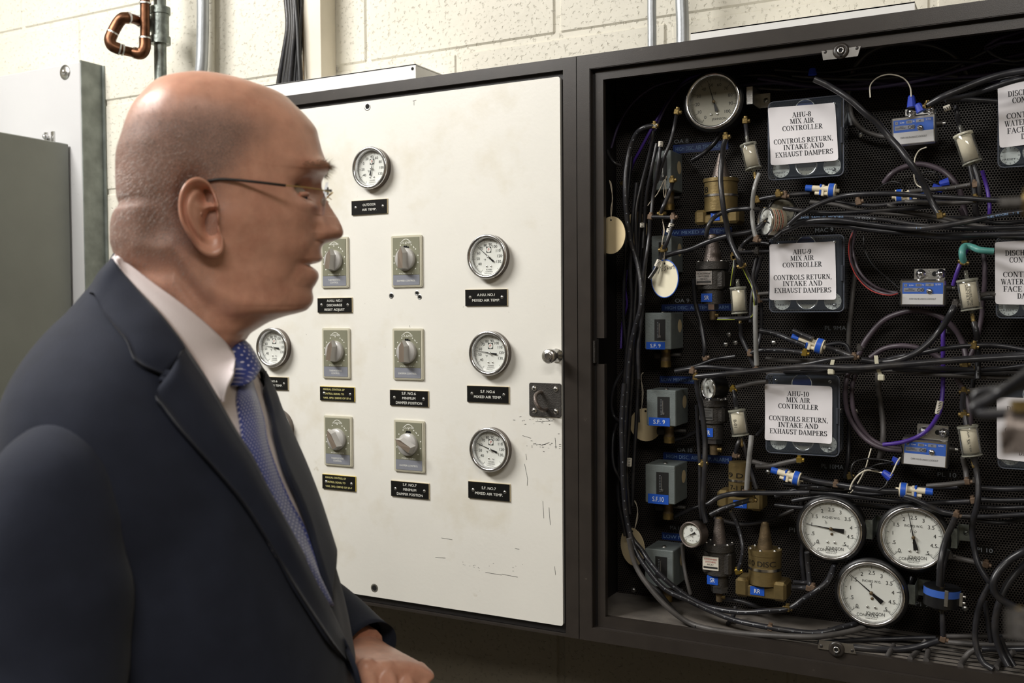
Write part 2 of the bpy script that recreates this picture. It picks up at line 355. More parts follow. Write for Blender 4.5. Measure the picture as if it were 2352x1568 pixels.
# a small bold book-face alphabet: T thick stroke, t thin stroke; each stroke a polyline; 's' serif bars
def _arc(cx, cy, rx, ry, a0, a1, n=9): return [(cx+rx*cos(radians(a0+(a1-a0)*i/n)), cy+ry*sin(radians(a0+(a1-a0)*i/n))) for i in range(n+1)]
def _sf(x, y, w=.34): return ('t', [(x-w/2, y+(.03 if y < .5 else -.03)), (x+w/2, y+(.03 if y < .5 else -.03))])
def _ring(cx, cy, rx, ry, a0=0, a1=360): return ('v', (cx, cy, rx, ry, a0, a1))
SERIF = {
 'A': (.78, [('t', [(.08, 0), (.38, 1)]), ('T', [(.36, 1), (.66, 0)]), ('t', [(.18, .34), (.54, .34)]), _sf(.1, 0, .26), _sf(.64, 0, .32)]),
 'C': (.74, [_ring(.40, .5, .33, .47, 50, 310), ('t', [(.66, 1), (.66, .68)]), ('t', [(.62, .22), (.68, .1)])]),
 'D': (.78, [('T', [(.2, 0), (.2, 1)]), _ring(.33, .5, .37, .47, -90, 90), ('t', [(.04, .97), (.35, .97)]), ('t', [(.04, .03), (.35, .03)])]),
 'E': (.70, [('T', [(.2, 0), (.2, 1)]), ('t', [(.04, .97), (.62, .97)]), ('t', [(.04, .03), (.64, .03)]), ('t', [(.2, .5), (.48, .5)]), ('t', [(.62, 1), (.62, .76)]), ('t', [(.64, 0), (.64, .26)]), ('t', [(.48, .62), (.48, .38)])]),
 'F': (.66, [('T', [(.2, 0), (.2, 1)]), ('t', [(.04, .97), (.6, .97)]), _sf(.2, 0), ('t', [(.2, .5), (.46, .5)]), ('t', [(.6, 1), (.6, .74)]), ('t', [(.46, .62), (.46, .38)])]),
 'H': (.84, [('T', [(.2, 0), (.2, 1)]), ('T', [(.64, 0), (.64, 1)]), ('t', [(.2, .5), (.64, .5)]), _sf(.2, 0), _sf(.2, 1), _sf(.64, 0), _sf(.64, 1)]),
 'I': (.42, [('T', [(.21, 0), (.21, 1)]), _sf(.21, 0), _sf(.21, 1)]),
 'K': (.84, [('T', [(.2, 0), (.2, 1)]), ('t', [(.26, .45), (.62, .97)]), ('T', [(.36, .58), (.66, 0)]), _sf(.2, 0), _sf(.2, 1), _sf(.66, 0, .3), _sf(.62, 1, .26)]),
 'L': (.70, [('T', [(.2, 0), (.2, 1)]), _sf(.2, 1), ('t', [(.04, .03), (.64, .03)]), ('t', [(.64, 0), (.64, .3)])]),
 'M': (1.02, [('t', [(.16, 0), (.16, 1)]), ('T', [(.2, 1), (.5, .08)]), ('t', [(.5, .08), (.78, 1)]), ('T', [(.82, 0), (.82, 1)]), _sf(.16, 0, .26), _sf(.14, 1, .2), _sf(.82, 0), _sf(.86, 1, .22)]),
 'N': (.84, [('t', [(.16, 0), (.16, 1)]), ('T', [(.18, 1), (.66, .02)]), ('t', [(.68, 0), (.68, 1)]), _sf(.16, 0, .24), _sf(.12, 1, .2), _sf(.68, 1, .24)]),
 'O': (.84, [_ring(.42, .5, .35, .47)]),
 'P': (.70, [('T', [(.2, 0), (.2, 1)]), _ring(.32, .73, .27, .24, -90, 90), ('t', [(.04, .97), (.34, .97)]), ('t', [(.2, .49), (.34, .49)]), _sf(.2, 0)]),
 'R': (.80, [('T', [(.2, 0), (.2, 1)]), _ring(.32, .74, .26, .23, -90, 90), ('t', [(.04, .97), (.34, .97)]), ('t', [(.2, .51), (.34, .51)]), ('T', [(.36, .5), (.66, .02)]), _sf(.2, 0), _sf(.7, 0, .2)]),
 'S': (.62, [('v', (.30, .735, .22, .235, 40, 270)), ('v', (.30, .265, .24, .235, -140, 90)), ('t', [(.5, 1), (.5, .72)]), ('t', [(.08, 0), (.08, .3)])]),
 'T': (.74, [('T', [(.37, 0), (.37, 1)]), ('t', [(.05, .97), (.69, .97)]), _sf(.37, 0), ('t', [(.06, 1), (.06, .74)]), ('t', [(.68, 1), (.68, .74)])]),
 'U': (.82, [('T', [(.2, 1), (.2, .35)]), ('v', (.41, .36, .21, .33, 180, 360)), ('t', [(.64, 1), (.64, .35)]), _sf(.2, 1), _sf(.64, 1, .24)]),
 'V': (.78, [('T', [(.12, 1), (.4, 0)]), ('t', [(.42, .02), (.66, 1)]), _sf(.13, 1, .3), _sf(.66, 1, .22)]),
 'W': (1.06, [('T', [(.12, 1), (.34, 0)]), ('t', [(.36, .02), (.54, .9)]), ('T', [(.5, 1), (.72, 0)]), ('t', [(.74, .02), (.94, 1)]), _sf(.14, 1, .28), _sf(.5, 1, .26), _sf(.93, 1, .2)]),
 'X': (.80, [('T', [(.14, 1), (.64, 0)]), ('t', [(.64, 1), (.12, 0)]), _sf(.14, 1, .26), _sf(.64, 0, .28), _sf(.12, 0, .24), _sf(.64, 1, .24)]),
 'Y': (.78, [('T', [(.12, 1), (.39, .48)]), ('t', [(.41, .48), (.66, 1)]), ('T', [(.39, .5), (.39, 0)]), _sf(.39, 0), _sf(.13, 1, .28), _sf(.66, 1, .22)]),
 'B': (.74, [('T', [(.2, 0), (.2, 1)]), _ring(.32, .75, .24, .22, -90, 90), _ring(.33, .27, .29, .24, -90, 90), ('t', [(.04, .97), (.34, .97)]), ('t', [(.04, .03), (.34, .03)]), ('t', [(.2, .52), (.34, .52)])]),
 'G': (.82, [_ring(.42, .5, .34, .47, 50, 320), ('t', [(.68, 1), (.68, .68)]), ('T', [(.68, .02), (.68, .4)]), _sf(.68, .44, .26)]),
 '&': (.86, [_ring(.34, .76, .15, .2), _ring(.32, .27, .24, .26, 60, 330), ('T', [(.24, .72), (.72, .02)]), ('t', [(.52, .2), (.72, .52)])]),
 '1': (.54, [('T', [(.28, 0), (.28, .98)]), ('t', [(.1, .84), (.28, .96)]), _sf(.28, 0, .36)]),
 '0': (.54, [_ring(.27, .5, .2, .47)]),
 '8': (.54, [_ring(.27, .74, .17, .23), _ring(.27, .26, .2, .24)]),
 '9': (.54, [_ring(.27, .68, .2, .28), ('T', [(.46, .68), (.4, .28), (.1, .02)])]),
 '-': (.36, [('T', [(.04, .38), (.32, .38)])]), ',': (.28, [('T', [(.13, .14), (.13, 0)]), ('t', [(.16, .02), (.06, -.16)])]),
 '.': (.28, [('T', [(.14, .14), (.14, 0)])]), ' ': (.32, []),
}
_sc = {}
def serif2d(t):
    if t in _sc: return _sc[t]
    vs = []; fs = []; X = 0
    def strip(pts, ws):
        b = len(vs); n = len(pts)
        for i in range(n):
            a = Vector(pts[max(0, i-1)]); c = Vector(pts[min(n-1, i+1)]); d = (c-a).normalized()
            q = Vector((-d.y, d.x))*ws[i]/2; p = Vector(pts[i]); vs.append((X+p.x+q.x, p.y+q.y)); vs.append((X+p.x-q.x, p.y-q.y))
        for i in range(n-1): fs.append((b+2*i, b+2*i+1, b+2*i+3, b+2*i+2))
    for ch in t:
        w, st = SERIF.get(ch, SERIF[' '])
        for k, q in st:
            if k == 'T': strip(q, [.165]*len(q))
            elif k == 't': strip(q, [.065]*len(q))
            else:
                cx, cy, rx, ry, a0, a1 = q; n = 14; pts = []; ws = []
                for i in range(n+1):
                    a = radians(a0+(a1-a0)*i/n); pts.append((cx+rx*cos(a)*.92, cy+ry*sin(a))); ws.append(.065+.11*abs(cos(a))**1.3)
                strip(pts, ws)
        X += w
    _sc[t] = (vs, fs, X); return _sc[t]

# ------------------------------------------------ things
def thing(name, label, cat, loc=(0, 0, 0), group=None, rot=None):
    o = bpy.data.objects.new(name, None); COL.objects.link(o); o.location = loc; o.empty_display_size = .02
    if rot is not None: o.rotation_euler = rot
    o['label'] = label; o['category'] = cat
    if group: o['group'] = group
    return o
def tag(o, label, cat, group=None):
    o['label'] = label; o['category'] = cat
    if group: o['group'] = group
    return o
def struct(o): o['kind'] = 'structure'; return o
def circ(r, n=24, cx=0, cz=0, a0=0): return [(cx+r*cos(a0+2*pi*i/n), cz+r*sin(a0+2*pi*i/n)) for i in range(n)]
def rrect(w, h, r, n=4, cx=0, cz=0):
    pts = []
    for (sx, sz, a0) in ((1, 1, 0), (-1, 1, 90), (-1, -1, 180), (1, -1, 270)):
        for i in range(n+1):
            a = radians(a0+90*i/n); pts.append((cx+sx*(w/2-r)+r*cos(a), cz+sz*(h/2-r)+r*sin(a)))
    return pts
def screw(mb, x, y, z, r, m, ang=.6, slot=True):
    mb.lathe([(0, r*.55), (r*.5, r*.5), (r*.85, r*.28), (r, 0)], m, 14, Matrix.Translation((x, y, z)))
    if slot: mb.stroke([(x-r*.8*cos(ang), z-r*.8*sin(ang)), (x+r*.8*cos(ang), z+r*.8*sin(ang))], r*.28, m_blackdial, y-r*.56)
# ------------------------------------------------ the room
BW, BH, JT = .4064, .2032, .007
z_course = P(1000, 124, 0).z; x_joint = P(845, 80, 0).x
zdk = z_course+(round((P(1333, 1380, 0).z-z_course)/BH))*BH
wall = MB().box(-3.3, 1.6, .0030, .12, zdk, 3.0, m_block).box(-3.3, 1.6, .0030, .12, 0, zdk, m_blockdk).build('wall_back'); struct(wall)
_pb = {}
def block_mesh(m):
    if m not in _pb:
        b = MB().box(-(BW-JT)/2, (BW-JT)/2, 0, .05, -(BH-JT)/2, (BH-JT)/2, m, .0045); o = b.build('block'); _pb[m] = o.data; bpy.data.objects.remove(o)
    return _pb[m]
z_paint = P(1333, 1500, 0).z
for r in range(-9, 7):
    zc = z_course+(r+.5)*BH
    for c in range(-5, 5):
        xc = x_joint+(c+(.5 if r % 2 == 0 else 0))*BW
        px, py = proj((xc, 0, zc))
        if not (-420 < px < 2800 and -700 < py < 2300): continue
        if 700 < px < 2300 and 420 < py < 1250: continue
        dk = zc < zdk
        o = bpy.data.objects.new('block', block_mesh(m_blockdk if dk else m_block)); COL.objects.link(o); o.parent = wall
        o.location = (xc+rnd.uniform(-.0006, .0006), rnd.uniform(-.0008, .0008), zc)
struct(MB().box(-3.3, 1.6, -4.2, .12, -.1, 0, mat('grey_concrete_floor', H('77736c'), .6, 0, .2, 60, .15, 4)).build('floor'))
struct(MB().box(-3.3, 1.6, -4.2, .12, 3.0, 3.1, mat('pale_ceiling', H('c8c4b8'), .8)).build('ceiling'))
struct(MB().box(-3.4, -3.3, -4.2, .12, 0, 3.0, m_block).build('wall_left'))
struct(MB().box(1.6, 1.7, -4.2, .12, 0, 3.0, mat('beige_side_wall', H('b5a78c'), .7)).build('wall_right'))
struct(MB().box(-3.3, 1.6, -4.3, -4.2, 0, 3.0, mat('dim_back_wall', H('8a7f6c'), .7)).build('wall_front'))

# ------------------------------------------------ cabinets
xd = P(1327, 800, YF).x
zt = (P(1323, 128, YF).z+P(1340, 127.7, YF).z)/2; zb = (P(1333, 1467, YF).z+P(1340, 1469, YF).z)/2
xr = xd+.915
xl = P(515, 700, YF).x
def frame_bars(name, x0, x1, z0, z1, w, y0, y1, m, parent, ws=None, bev=.0015):
    wl, wr, wb, wt = ws or (w, w, w, w)
    def bar(pts):
        b = MB(); b.prism(pts, y0, y1, m); return b.build(name, parent)
    return [bar([(x0, z1), (x0, z0), (x0+wl, z0+wb), (x0+wl, z1-wt)]), bar([(x1, z0), (x1, z1), (x1-wr, z1-wt), (x1-wr, z0+wb)]),
            bar([(x0, z0), (x1, z0), (x1-wr, z0+wb), (x0+wl, z0+wb)]), bar([(x1, z1), (x0, z1), (x0+wl, z1-wt), (x1-wr, z1-wt)])]
# open right cabinet
cabR = thing('control_cabinet', 'open dark bronze enamelled wall cabinet packed with air tubing', 'cabinet', (xd, 0, zb), 'wall control cabinets')
cabR.location = (0, 0, 0)
ix0 = P(1389, 800, YF+.012).x; iz1 = P(1388, 183, YF+.012).z; iz0 = P(1396, 1416, YF+.012).z
ox0 = P(1356.5, 800, YF).x; oz1 = P(1356, 157, YF).z; oz0 = P(1365, 1443, YF).z
ix1 = xr-(ix0-xd); ox1 = xr-(ox0-xd)
sh = MB(); t = .0016
sh.box(xd+.0006, xd+t, YF+.001, 0, zb, zt, m_frame_in); sh.box(xr-t, xr, YF+.001, 0, zb, zt, m_frame)
sh.box(xd, xr, YF+.001, 0, zb, zb+t, m_frame); sh.box(xd, xr, YF+.001, 0, zt-t, zt, m_frame); sh.box(xd, xr, -.004, -.002, zb, zt, m_frame_in)
sh.build('shell', cabR)
for o in frame_bars('front_rail', xd+.0006, xr, zb, zt, 0, YF+.002, YF, m_frame, cabR, (ox0-xd-.0006, xr-ox1, oz0-zb, zt-oz1)): pass
frame_bars('groove', ox0, ox1, oz0, oz1, .001, YF+.014, YF+.001, m_frame, cabR)
# inner lip, broken on its left side by the hinge slot
gw = .006
lipx0, lipz1, lipz0, lipx1 = ox0+gw, oz1-gw*.6, oz0+gw*.2, ox1-gw
def lip_seg(pts): MB().prism(pts, YF+.020, YF+.010, m_frame).build('inner_lip', cabR)
zg1, zg0 = P(1378, 776, YF+.012).z, P(1378, 836, YF+.012).z
frame_bars('lip_backing', ox0, ox1, oz0, oz1, 0, YF+.0135, YF+.013, m_frame_in, cabR, (gw+.002,)*4)
lip_seg([(lipx0, lipz1), (lipx0, zg1), (ix0, zg1), (ix0, iz1)]); lip_seg([(lipx0, zg0), (lipx0, lipz0), (ix0, iz0), (ix0, zg0)])
lip_seg([(lipx1, lipz0), (lipx1, lipz1), (ix1, iz1), (ix1, iz0)])
lip_seg([(lipx0, lipz0), (lipx1, lipz0), (ix1, iz0), (ix0, iz0)]); lip_seg([(lipx1, lipz1), (lipx0, lipz1), (ix0, iz1), (ix1, iz1)])
hp = MB(); hz = (zg0+zg1)/2; hx = P(1367, 800, YF+.01).x
hp.box(hx-.002, hx+.002, YF+.004, YF+.012, zg0+.002, zg1-.004, m_dkcast, .0006)
for dz in (-.012, 0, .012): hp.cyl((hx, YF+.006, hz+dz-.004), (hx, YF+.006, hz+dz+.004), .0018, m_steel, n=10)
hp.build('hinge_strip', cabR)
MB().box(xd+.004, xr-.004, YB-.0015, YB, zb+.004, zt-.004, m_perf).build('perforated_panel', cabR)
MB().box(xd+.002, xr-.002, YF+.0215, YB-.002, iz0-.006, iz0-.0025, m_dust).build('bottom_pan', cabR)
for k in range(7):
    b = MB(); y = YF+.036+.016*k; b.box(xd+.30+.012*k, xr-.03, y, y+.0022, iz0-.0026, iz0-.0018, m_frame_in); b.build('pan_slot', cabR)
for (px, py, s) in ((1932, 117, 1), (1922, 1490, -1)):
    c = P(px, py, YF+.009); b = MB(Matrix.Translation(c))
    b.prism([(x, z*s) for x, z in ([(-.026, .003), (-.024, -.010), (.022, -.010), (.026, .003)] if s > 0 else [(.026, .003), (.022, -.010), (-.024, -.010), (-.026, .003)])], .0005, -.001, m_steel)
    b.lathe([(.011, 0), (.011, .002), (.006, .003), (.0055, .002), (0, .002)], m_frame, 24); b.lathe([(.0045, .003), (.0045, .0046), (.0028, .0046), (.0028, .003)], m_chrome, 20)
    b.lathe([(.0027, .0035), (0, .0035)], m_hole, 16); b.box(-.0015, .0015, -.004, -.003, -.008, 0, m_hole)
    for q in (-.021, .021): screw(b, q, 0, .001, .003, m_frame)
    b.build('cam_lock', cabR)
# left closed cabinet
cabL = thing('control_cabinet', 'closed dark bronze wall cabinet with cream instrument door', 'cabinet', (0, 0, 0), 'wall control cabinets')
yD = YF+.002
dx1, dz1, dz0 = P(1289.5, 800, yD).x, P(1286, 175.5, yD).z, P(1293, 1437.6, yD).z
dx0 = xl+(xd-dx1)
sh = MB(); sh.box(xl, xl+t, YF+.001, 0, zb, zt, m_frame); sh.box(xd-t-.0006, xd-.0006, YF+.001, 0, zb, zt, m_frame); sh.box(xl, xd-.0006, YF+.001, 0, zb, zb+t, m_frame); sh.box(xl, xd-.0006, YF+.001, 0, zt-t, zt, m_frame)
sh.box(xl, xd-.001, YF+.03, YF+.031, zb, zt, m_hole)
sh.build('shell', cabL)
gx = P(1296.5, 800, YF).x-dx1
gt = P(1000, 171, YF).z - P(1000, 211, YF).z
ztd = P(1000, 196, YF).z
frame_bars('front_rail', xl, xd-.0006, zb, zt, 0, YF+.006, YF, m_frame, cabL, (.022, xd-.0006-dx1-gx, dz0-zb-.012, zt-dz1-.009))
frame_bars('inner_lip', xl+.022, dx1+gx, dz0-.012, dz1+.009, .010, YF+.012, YF+.008, m_frame_in, cabL)
pts = rrect(dx1-dx0, dz1-dz0, .004, 3, (dx0+dx1)/2, (dz0+dz1)/2)
dr = MB(); dr.prism(pts, yD+.018, yD, m_door); door = dr.build('door', cabL)
# scratches, pits and holes in the door enamel
def dpt(px, py, dy=0): p = P(px, py, yD+dy); return p
b = MB()
def scr(pl, w=.0006):
    b.stroke([(dpt(x, y).x, dpt(x, y).z) for x, y in pl], w, m_hole, yD-.0002)
for pl in ([(1115, 1314), (1152, 1320), (1153, 1318), (1189, 1325)], [(1014, 1235), (1039, 1239)], [(1000, 1280), (1023, 1281)], [(1205, 1065), (1212, 1100), (1211, 1115)],
           [(1200, 1000), (1220, 1006)], [(1183, 1259), (1193, 1261)], [(1225, 1018), (1244, 1022), (1262, 1016)], [(1275, 1005), (1277, 1030)], [(1208, 1042), (1210, 1056)], [(1247, 1150), (1249, 1190)],
           [(1261, 1165), (1264, 1205)], [(1274, 1300), (1276, 1320)], [(941, 747), (942, 752)], [(951, 232), (951, 242)], [(948, 232), (956, 230)], [(1240, 955), (1262, 962)], [(1230, 968), (1270, 966)], [(1222, 1022), (1222, 1028)]): scr(pl)
for i in range(46):
    x = rnd.gauss(1245, 22); y = rnd.choice((rnd.gauss(1020, 9), rnd.gauss(962, 8))); q = dpt(min(x, 1284), y); b.stroke([(q.x, q.z), (q.x+rnd.uniform(.001, .004), q.z+rnd.uniform(-.0006, .0006))], rnd.uniform(.0004, .001), m_hole, yD-.0002)
for i in range(16):
    q = dpt(rnd.uniform(1060, 1200), rnd.gauss(1300, 6)+.02*rnd.uniform(0, 50)); b.stroke([(q.x, q.z), (q.x+rnd.uniform(.0005, .002), q.z)], .0005, m_hole, yD-.0002)
b.build('scratch_marks', door)
for (px, py, r) in ((844, 245, .0045), (860, 1350, .0050), (899, 679, .0033), (958, 673, .003), (964, 682, .003)):
    q = dpt(px, py); b = MB(Matrix.Translation((q.x, yD, q.z)))
    b.lathe([(r, .0001), (0, .0001)], m_hole, 18); b.lathe([(r*1.55, .0001), (r*1.3, .0006), (r, .0003)], m_zinc, 18); b.build('screw_hole', door)
# door pull knob and padlock hasp
kx, kz = P(1284, 816, yD).x, P(1284, 816, yD).z
b = MB(Matrix.Translation((kx-.004, yD, kz)))
b.lathe([(.011, 0), (.011, .002), (.006, .004), (.0055, .016), (.009, .020), (.0115, .023), (.0115, .031), (.0095, .033), (0, .033)], m_steel, 28); b.lathe([(.0068, .0332), (.0068, .0345), (.0045, .0345), (0, .0335)], m_chrome, 24)
tag(b.build('door_knob'), 'small steel pull knob on the right edge of the cream cabinet door', 'knob')
q0, q1 = P(1217, 881, yD), P(1290, 957, yD); w = q1.x-q0.x; h = P(1253, 880, yD).z-P(1253, 957, yD).z; cx, cz = P(1253, 918, yD).x, P(1253, 918, yD).z
hs = thing('hasp', 'dark brown steel padlock hasp with staple on cream cabinet door', 'hasp', (cx, yD, cz))
b = MB(); b.prism(rrect(w, h, .003), 0, -.0022, m_dkcast); b.build('hasp_plate', hs)
for (sx, sz, a) in ((-1, 1, 1.2), (1, 1, .1), (-1, -1, .5), (1, -1, -.7)):
    b = MB(); screw(b, sx*w*.34, -.0022, sz*h*.33, .0048, m_steel, a); b.build('screw', hs)
b = MB(); b.tube([(-.006, -.001, .012), (-.007, -.012, .012), (-.007, -.022, .008), (-.004, -.027, -.001), (.001, -.026, -.010), (.003, -.016, -.015), (.003, -.001, -.015)], .0031, m_pewter, 12); b.build('staple', hs)

# ------------------------------------------------ wire ducts above the cabinets
def duct_box(name, label, x0, x1, z0, z1, y0, m, group=None):
    t = thing(name, label, 'wire duct', (0, 0, 0), group)
    b = MB(); b.box(x0, x1, y0+.001, -.001, z0, z1, m, .001); b.build('body', t)
    b = MB(); b.box(x0-.0012, x1+.0006, y0, y0+.0015, z0, z1+.002, m); b.box(x0-.001, x1+.0006, y0, -.001, z1, z1+.0018, m); b.build('cover', t)
    return t
yW = -.105
a = P(605, 192, yW); c = P(954, 149, yW); zl = P(954, 180, yW).z
zdt = (P(800, 166, yW).z+c.z)/2
d1 = duct_box('wire_duct', 'short white metal wire duct lying along the top of the closed cabinet', a.x, c.x, zt+.0005, c.z, yW, m_ductw, 'metal wire ducts')
b = MB(); b.lathe([(.0028, 0), (0, .0005)], m_hole, 14, Matrix.Translation((c.x-.006, yW-.0004, c.z-.006))); b.build('screw_hole', d1)
yW2 = -.12
a = P(1588, 95, yW2); c = P(2100, 10, yW2)
d2 = duct_box('wire_duct', 'white metal wire duct along the top of the open cabinet', a.x, c.x, zt+.0005, P(1640, 71, yW2).z, yW2, m_ductw, 'metal wire ducts')
v0, v1 = P(697, 60, -.05), P(735, 60, -.05)
d3 = thing('wire_duct', 'cream vertical wire duct running up the block wall', 'wire duct', (0, 0, 0), 'metal wire ducts')
MB().box(v0.x, v1.x, -.048, -.001, zdt, 2.9, m_duct, .001).build('body', d3); MB().box(v0.x-.002, v0.x+.001, -.052, -.001, zdt, 2.9, m_brassdull).build('edge_flange', d3)
MB().box(v0.x-.001, v1.x+.002, -.0505, -.048, zdt, 2.9, m_duct, .0008).build('cover', d3)
# bundle of black cables beside it
pts0 = [(658, 662, 641), (664, 668, 652), (670, 673, 660), (676, 677, 666), (682, 682, 672), (688, 686, 678), (692, 690, 684), (679, 684, 690), (672, 678, 668), (686, 680, 656)]
for i, (x0, x1, x2) in enumerate(pts0):
    Y = -.03-.011*(i % 4); b = MB()
    top = P(x0, -10, Y); top2 = top.copy(); top2.z = 2.9
    b.tube([top2, top, P(x1, 60, Y), P((x1+x2)/2, 130, Y), P(x2, 190, Y), P(x2-2, 215, Y)], .0052 if i else .006, m_black if i % 3 else m_tube, 10)
    tag(b.build('power_cable'), 'black cable in the bundle dropping beside the cream vertical duct', 'cable', 'black cables beside the vertical duct')

# ------------------------------------------------ conduits and pipes on the wall
def vpipe(name, label, cat, pxs, Y, r, m, zt_=2.95, zb_=None, group=None, coupl=()):
    t = thing(name, label, cat, (0, 0, 0), group); b = MB()
    pts = [P(x, y, Y) for x, y in pxs]; p0 = pts[0].copy(); p0.z = zt_; pts = [p0]+pts
    if zb_ is not None: pl = pts[-1].copy(); pl.z = zb_; pts.append(pl)
    b.tube(pts, r, m, 20, 3); b.build('pipe', t)
    for (x, y, rr, h) in coupl:
        b = MB(); q = P(x, y, Y); b.cyl(q+Vector((0, 0, -h)), q+Vector((0, 0, h)), rr, m_galv2, n=24); b.build('coupling', t)
    return t
vpipe('conduit', 'grey steel conduit behind the man, beside the cream painted pipe', 'conduit', [(466, 0), (466, 40), (465, 100), (463, 150), (460, 185)], -.045, .0125, m_galv2, zb_=.01)
vpipe('painted_pipe', 'thin cream painted pipe standing right of the grey conduit', 'pipe', [(484, 0), (484, 60), (484, 120), (483, 180)], -.012, .0085, m_block, zb_=.01)
vpipe('conduit', 'thinner steel conduit rising from the open cabinet top', 'conduit', [(1497, 0), (1497, 30), (1497.5, 60)], -.07, .0072, m_galv2, zb_=zt)
vpipe('conduit', 'thicker steel conduit rising from the open cabinet top', 'conduit', [(1566, 0), (1567, 30), (1568, 60)], -.07, .0102, m_galv2, zb_=zt)
Yp = -.075
gp = vpipe('galvanized_pipe', 'vertical galvanized pipe with a threaded tee above the copper loop', 'pipe', [(367, 0), (368, 60), (368, 120), (369, 190)], Yp, .0125, m_galv, zb_=.01)
b = MB(); T0, T1 = P(368, 22, Yp), P(368, 96, Yp)
b.tube([T0+(T1-T0)*k for k in (0, .3, .7, 1)], .0178, m_galv, 24, 2); b.cyl(T0+Vector((0, 0, .004)), T0+Vector((0, 0, -.010)), .0205, m_galv, n=24); b.cyl(T1+Vector((0, 0, .010)), T1+Vector((0, 0, -.005)), .0212, m_galv, n=24)
Tm = P(352, 55, Yp); b.cyl(P(368, 56, Yp), Tm+Vector((-.012, -.012, 0)), .0172, m_galv, n=24); b.build('tee', gp)
gp2 = b
lp = thing('copper_pipe', 'copper water pipe bent back in a square loop with soldered elbows', 'pipe', (0, 0, 0))
Yv = Yp-.035
pth = [P(333, -8, Yv), P(333, 30, Yv), P(333, 88, Yv), P(332, 112, Yv-.003), P(324, 123, Yv-.008), P(308, 121, Yv-.014), P(275, 113, Yv-.04), P(258, 105, Yv-.05), P(253, 92, Yv-.052), P(259, 75, Yv-.048), P(272, 52, Yv-.042), P(282, 42, Yv-.038), P(295, 41, Yv-.03), P(320, 48, Yp-.035), P(349, 54, Yp-.004)]
top = pth[0].copy(); top.z = 2.9
b = MB(); b.tube([top]+pth, .0098, m_copper, 18, 5, rf=None); b.build('pipe', lp)
for seg in ((2, 5), (6, 9), (9, 12)):
    b = MB(); b.tube(pth[seg[0]:seg[1]+1], .0118, m_copper, 18, 6, caps=True); b.build('elbow', lp)
def ringat(p, d, r=.0122):
    b = MB(); d = Vector(d).normalized(); b.cyl(p-d*.0016, p+d*.0016, r, m_solder, n=20); b.build('solder_ring', lp)
for i in (2, 5, 6, 9, 12, 13): ringat(pth[i], pth[min(i+1, 14)]-pth[i-1])
ringat(P(333, 8, Yv), (0, 0, 1)); ringat(pth[6]+(pth[5]-pth[6])*.2, pth[5]-pth[6])
b = MB(); b.cyl(P(322, 49, Yp-.03), P(347, 54, Yp-.006), .0128, m_copper, n=8); b.build('adapter', lp)

# ------------------------------------------------ white board and grey box on the left
ybd = -.062
B1 = P(183, 143, ybd)
bd = thing('metal_board', 'white enamelled metal mounting board with dull green steel edge at far left', 'board', (0, 0, 0))
zbt = (P(40, 168, ybd).z+P(150, 146, ybd).z)/2
MB().box(-2.75, B1.x, ybd, -.03, .75, zbt, m_white, .0025).build('face_plate', bd)
m_edge = mat('green_grey_edge', H('7f8580'), .45, .3, .25, 120, .25, 30)
MB().box(B1.x-.004, B1.x+.0015, ybd+.002, -.001, .75, zbt+.004, m_edge, .001).box(B1.x+.001, B1.x+.009, -.004, -.001, .75, zbt+.002, m_edge).build('edge_channel', bd)
q = P(150, 166, ybd); b = MB(Matrix.Translation(q)); b.lathe([(.0165, 0), (.0165, .0015), (.006, .002)], m_zinc, 28); b.lathe([(.0062, .002), (.0062, .006), (.004, .0085), (0, .009)], m_steel, 12); b.build('washer_bolt', bd)
q = P(115, 315, ybd); b = MB(Matrix.Translation(q)); b.box(-.017, -.0165+.010, -.003, 0, -.02, .012, m_zinc, .0006); b.box(.006, .017, -.003, 0, -.02, .012, m_zinc, .0006); b.cyl((-.003, 0, 0), (-.003, -.010, 0), .0042, m_steel, n=14); b.ball((-.003, -.011, 0), .006, m_chrome); b.build('mounting_clip', bd)
gbx = P(160, 331, ybd-.002)
gb = thing('electrical_box', 'grey enamelled steel enclosure mounted on the white board at far left', 'enclosure', (gbx.x, ybd-.0005, 0), rot=(0, 0, radians(2.5)))
MB().box(-.6, 0, -.42, -.004, .75, gbx.z, m_greybox, .002).build('body', gb)
MB().box(-.6, .0025, -.46, -.422, .75, gbx.z+.002, m_greybox, .003).build('front_door', gb)
# ------------------------------------------------ dials
def dial_marks(b, R, nums, a0, a1, minor, numh, y, m, numr=.70, arc=True, tick=.10):
    # angles in degrees clockwise from the 7 o'clock start; a0, a1 measured clockwise from straight up
    def pt(r, a): return (r*sin(radians(a)), r*cos(radians(a)))
    n = (len(nums)-1)*minor
    for i in range(n+1):
        a = a0+(a1-a0)*i/n; big = i % minor == 0; half = minor % 2 == 0 and i % (minor//2) == 0
        L = tick*(1.5 if big else (1.0 if half else .75)); b.stroke([pt(R*.955, a), pt(R*(.955-L), a)], R*(.014 if big else .009), m, y)
    if arc: b.stroke([pt(R*.955, a0+(a1-a0)*i/40) for i in range(41)], R*.012, m, y)
    for i, t in enumerate(nums):
        if t == '': continue
        a = a0+(a1-a0)*i/(len(nums)-1); x, z = pt(R*numr, a); b.text(t, m, x, z, numh*R, None, y)
def pointer(R, ang, y, m, tail=.42, fat=.075, hub=None, parent=None, wid=.03, hr=.065):
    b = MB(); s, c = sin(radians(ang)), cos(radians(ang))
    b.stroke([(0, 0), (s*R*.90, c*R*.90)], R*wid*1.6, m, y, w2=R*.012); b.stroke([(0, 0), (-s*R*tail*.45, -c*R*tail*.45), (-s*R*tail, -c*R*tail)], R*fat*.6, m, y, w2=R*fat*1.9)
    b.lathe([(R*hr, 0), (R*hr, .002), (R*hr*.4, .003), (0, .003)], hub or m_brassdull, 16, Matrix.Translation((0, y, 0)))
    return b.build('pointer', parent)
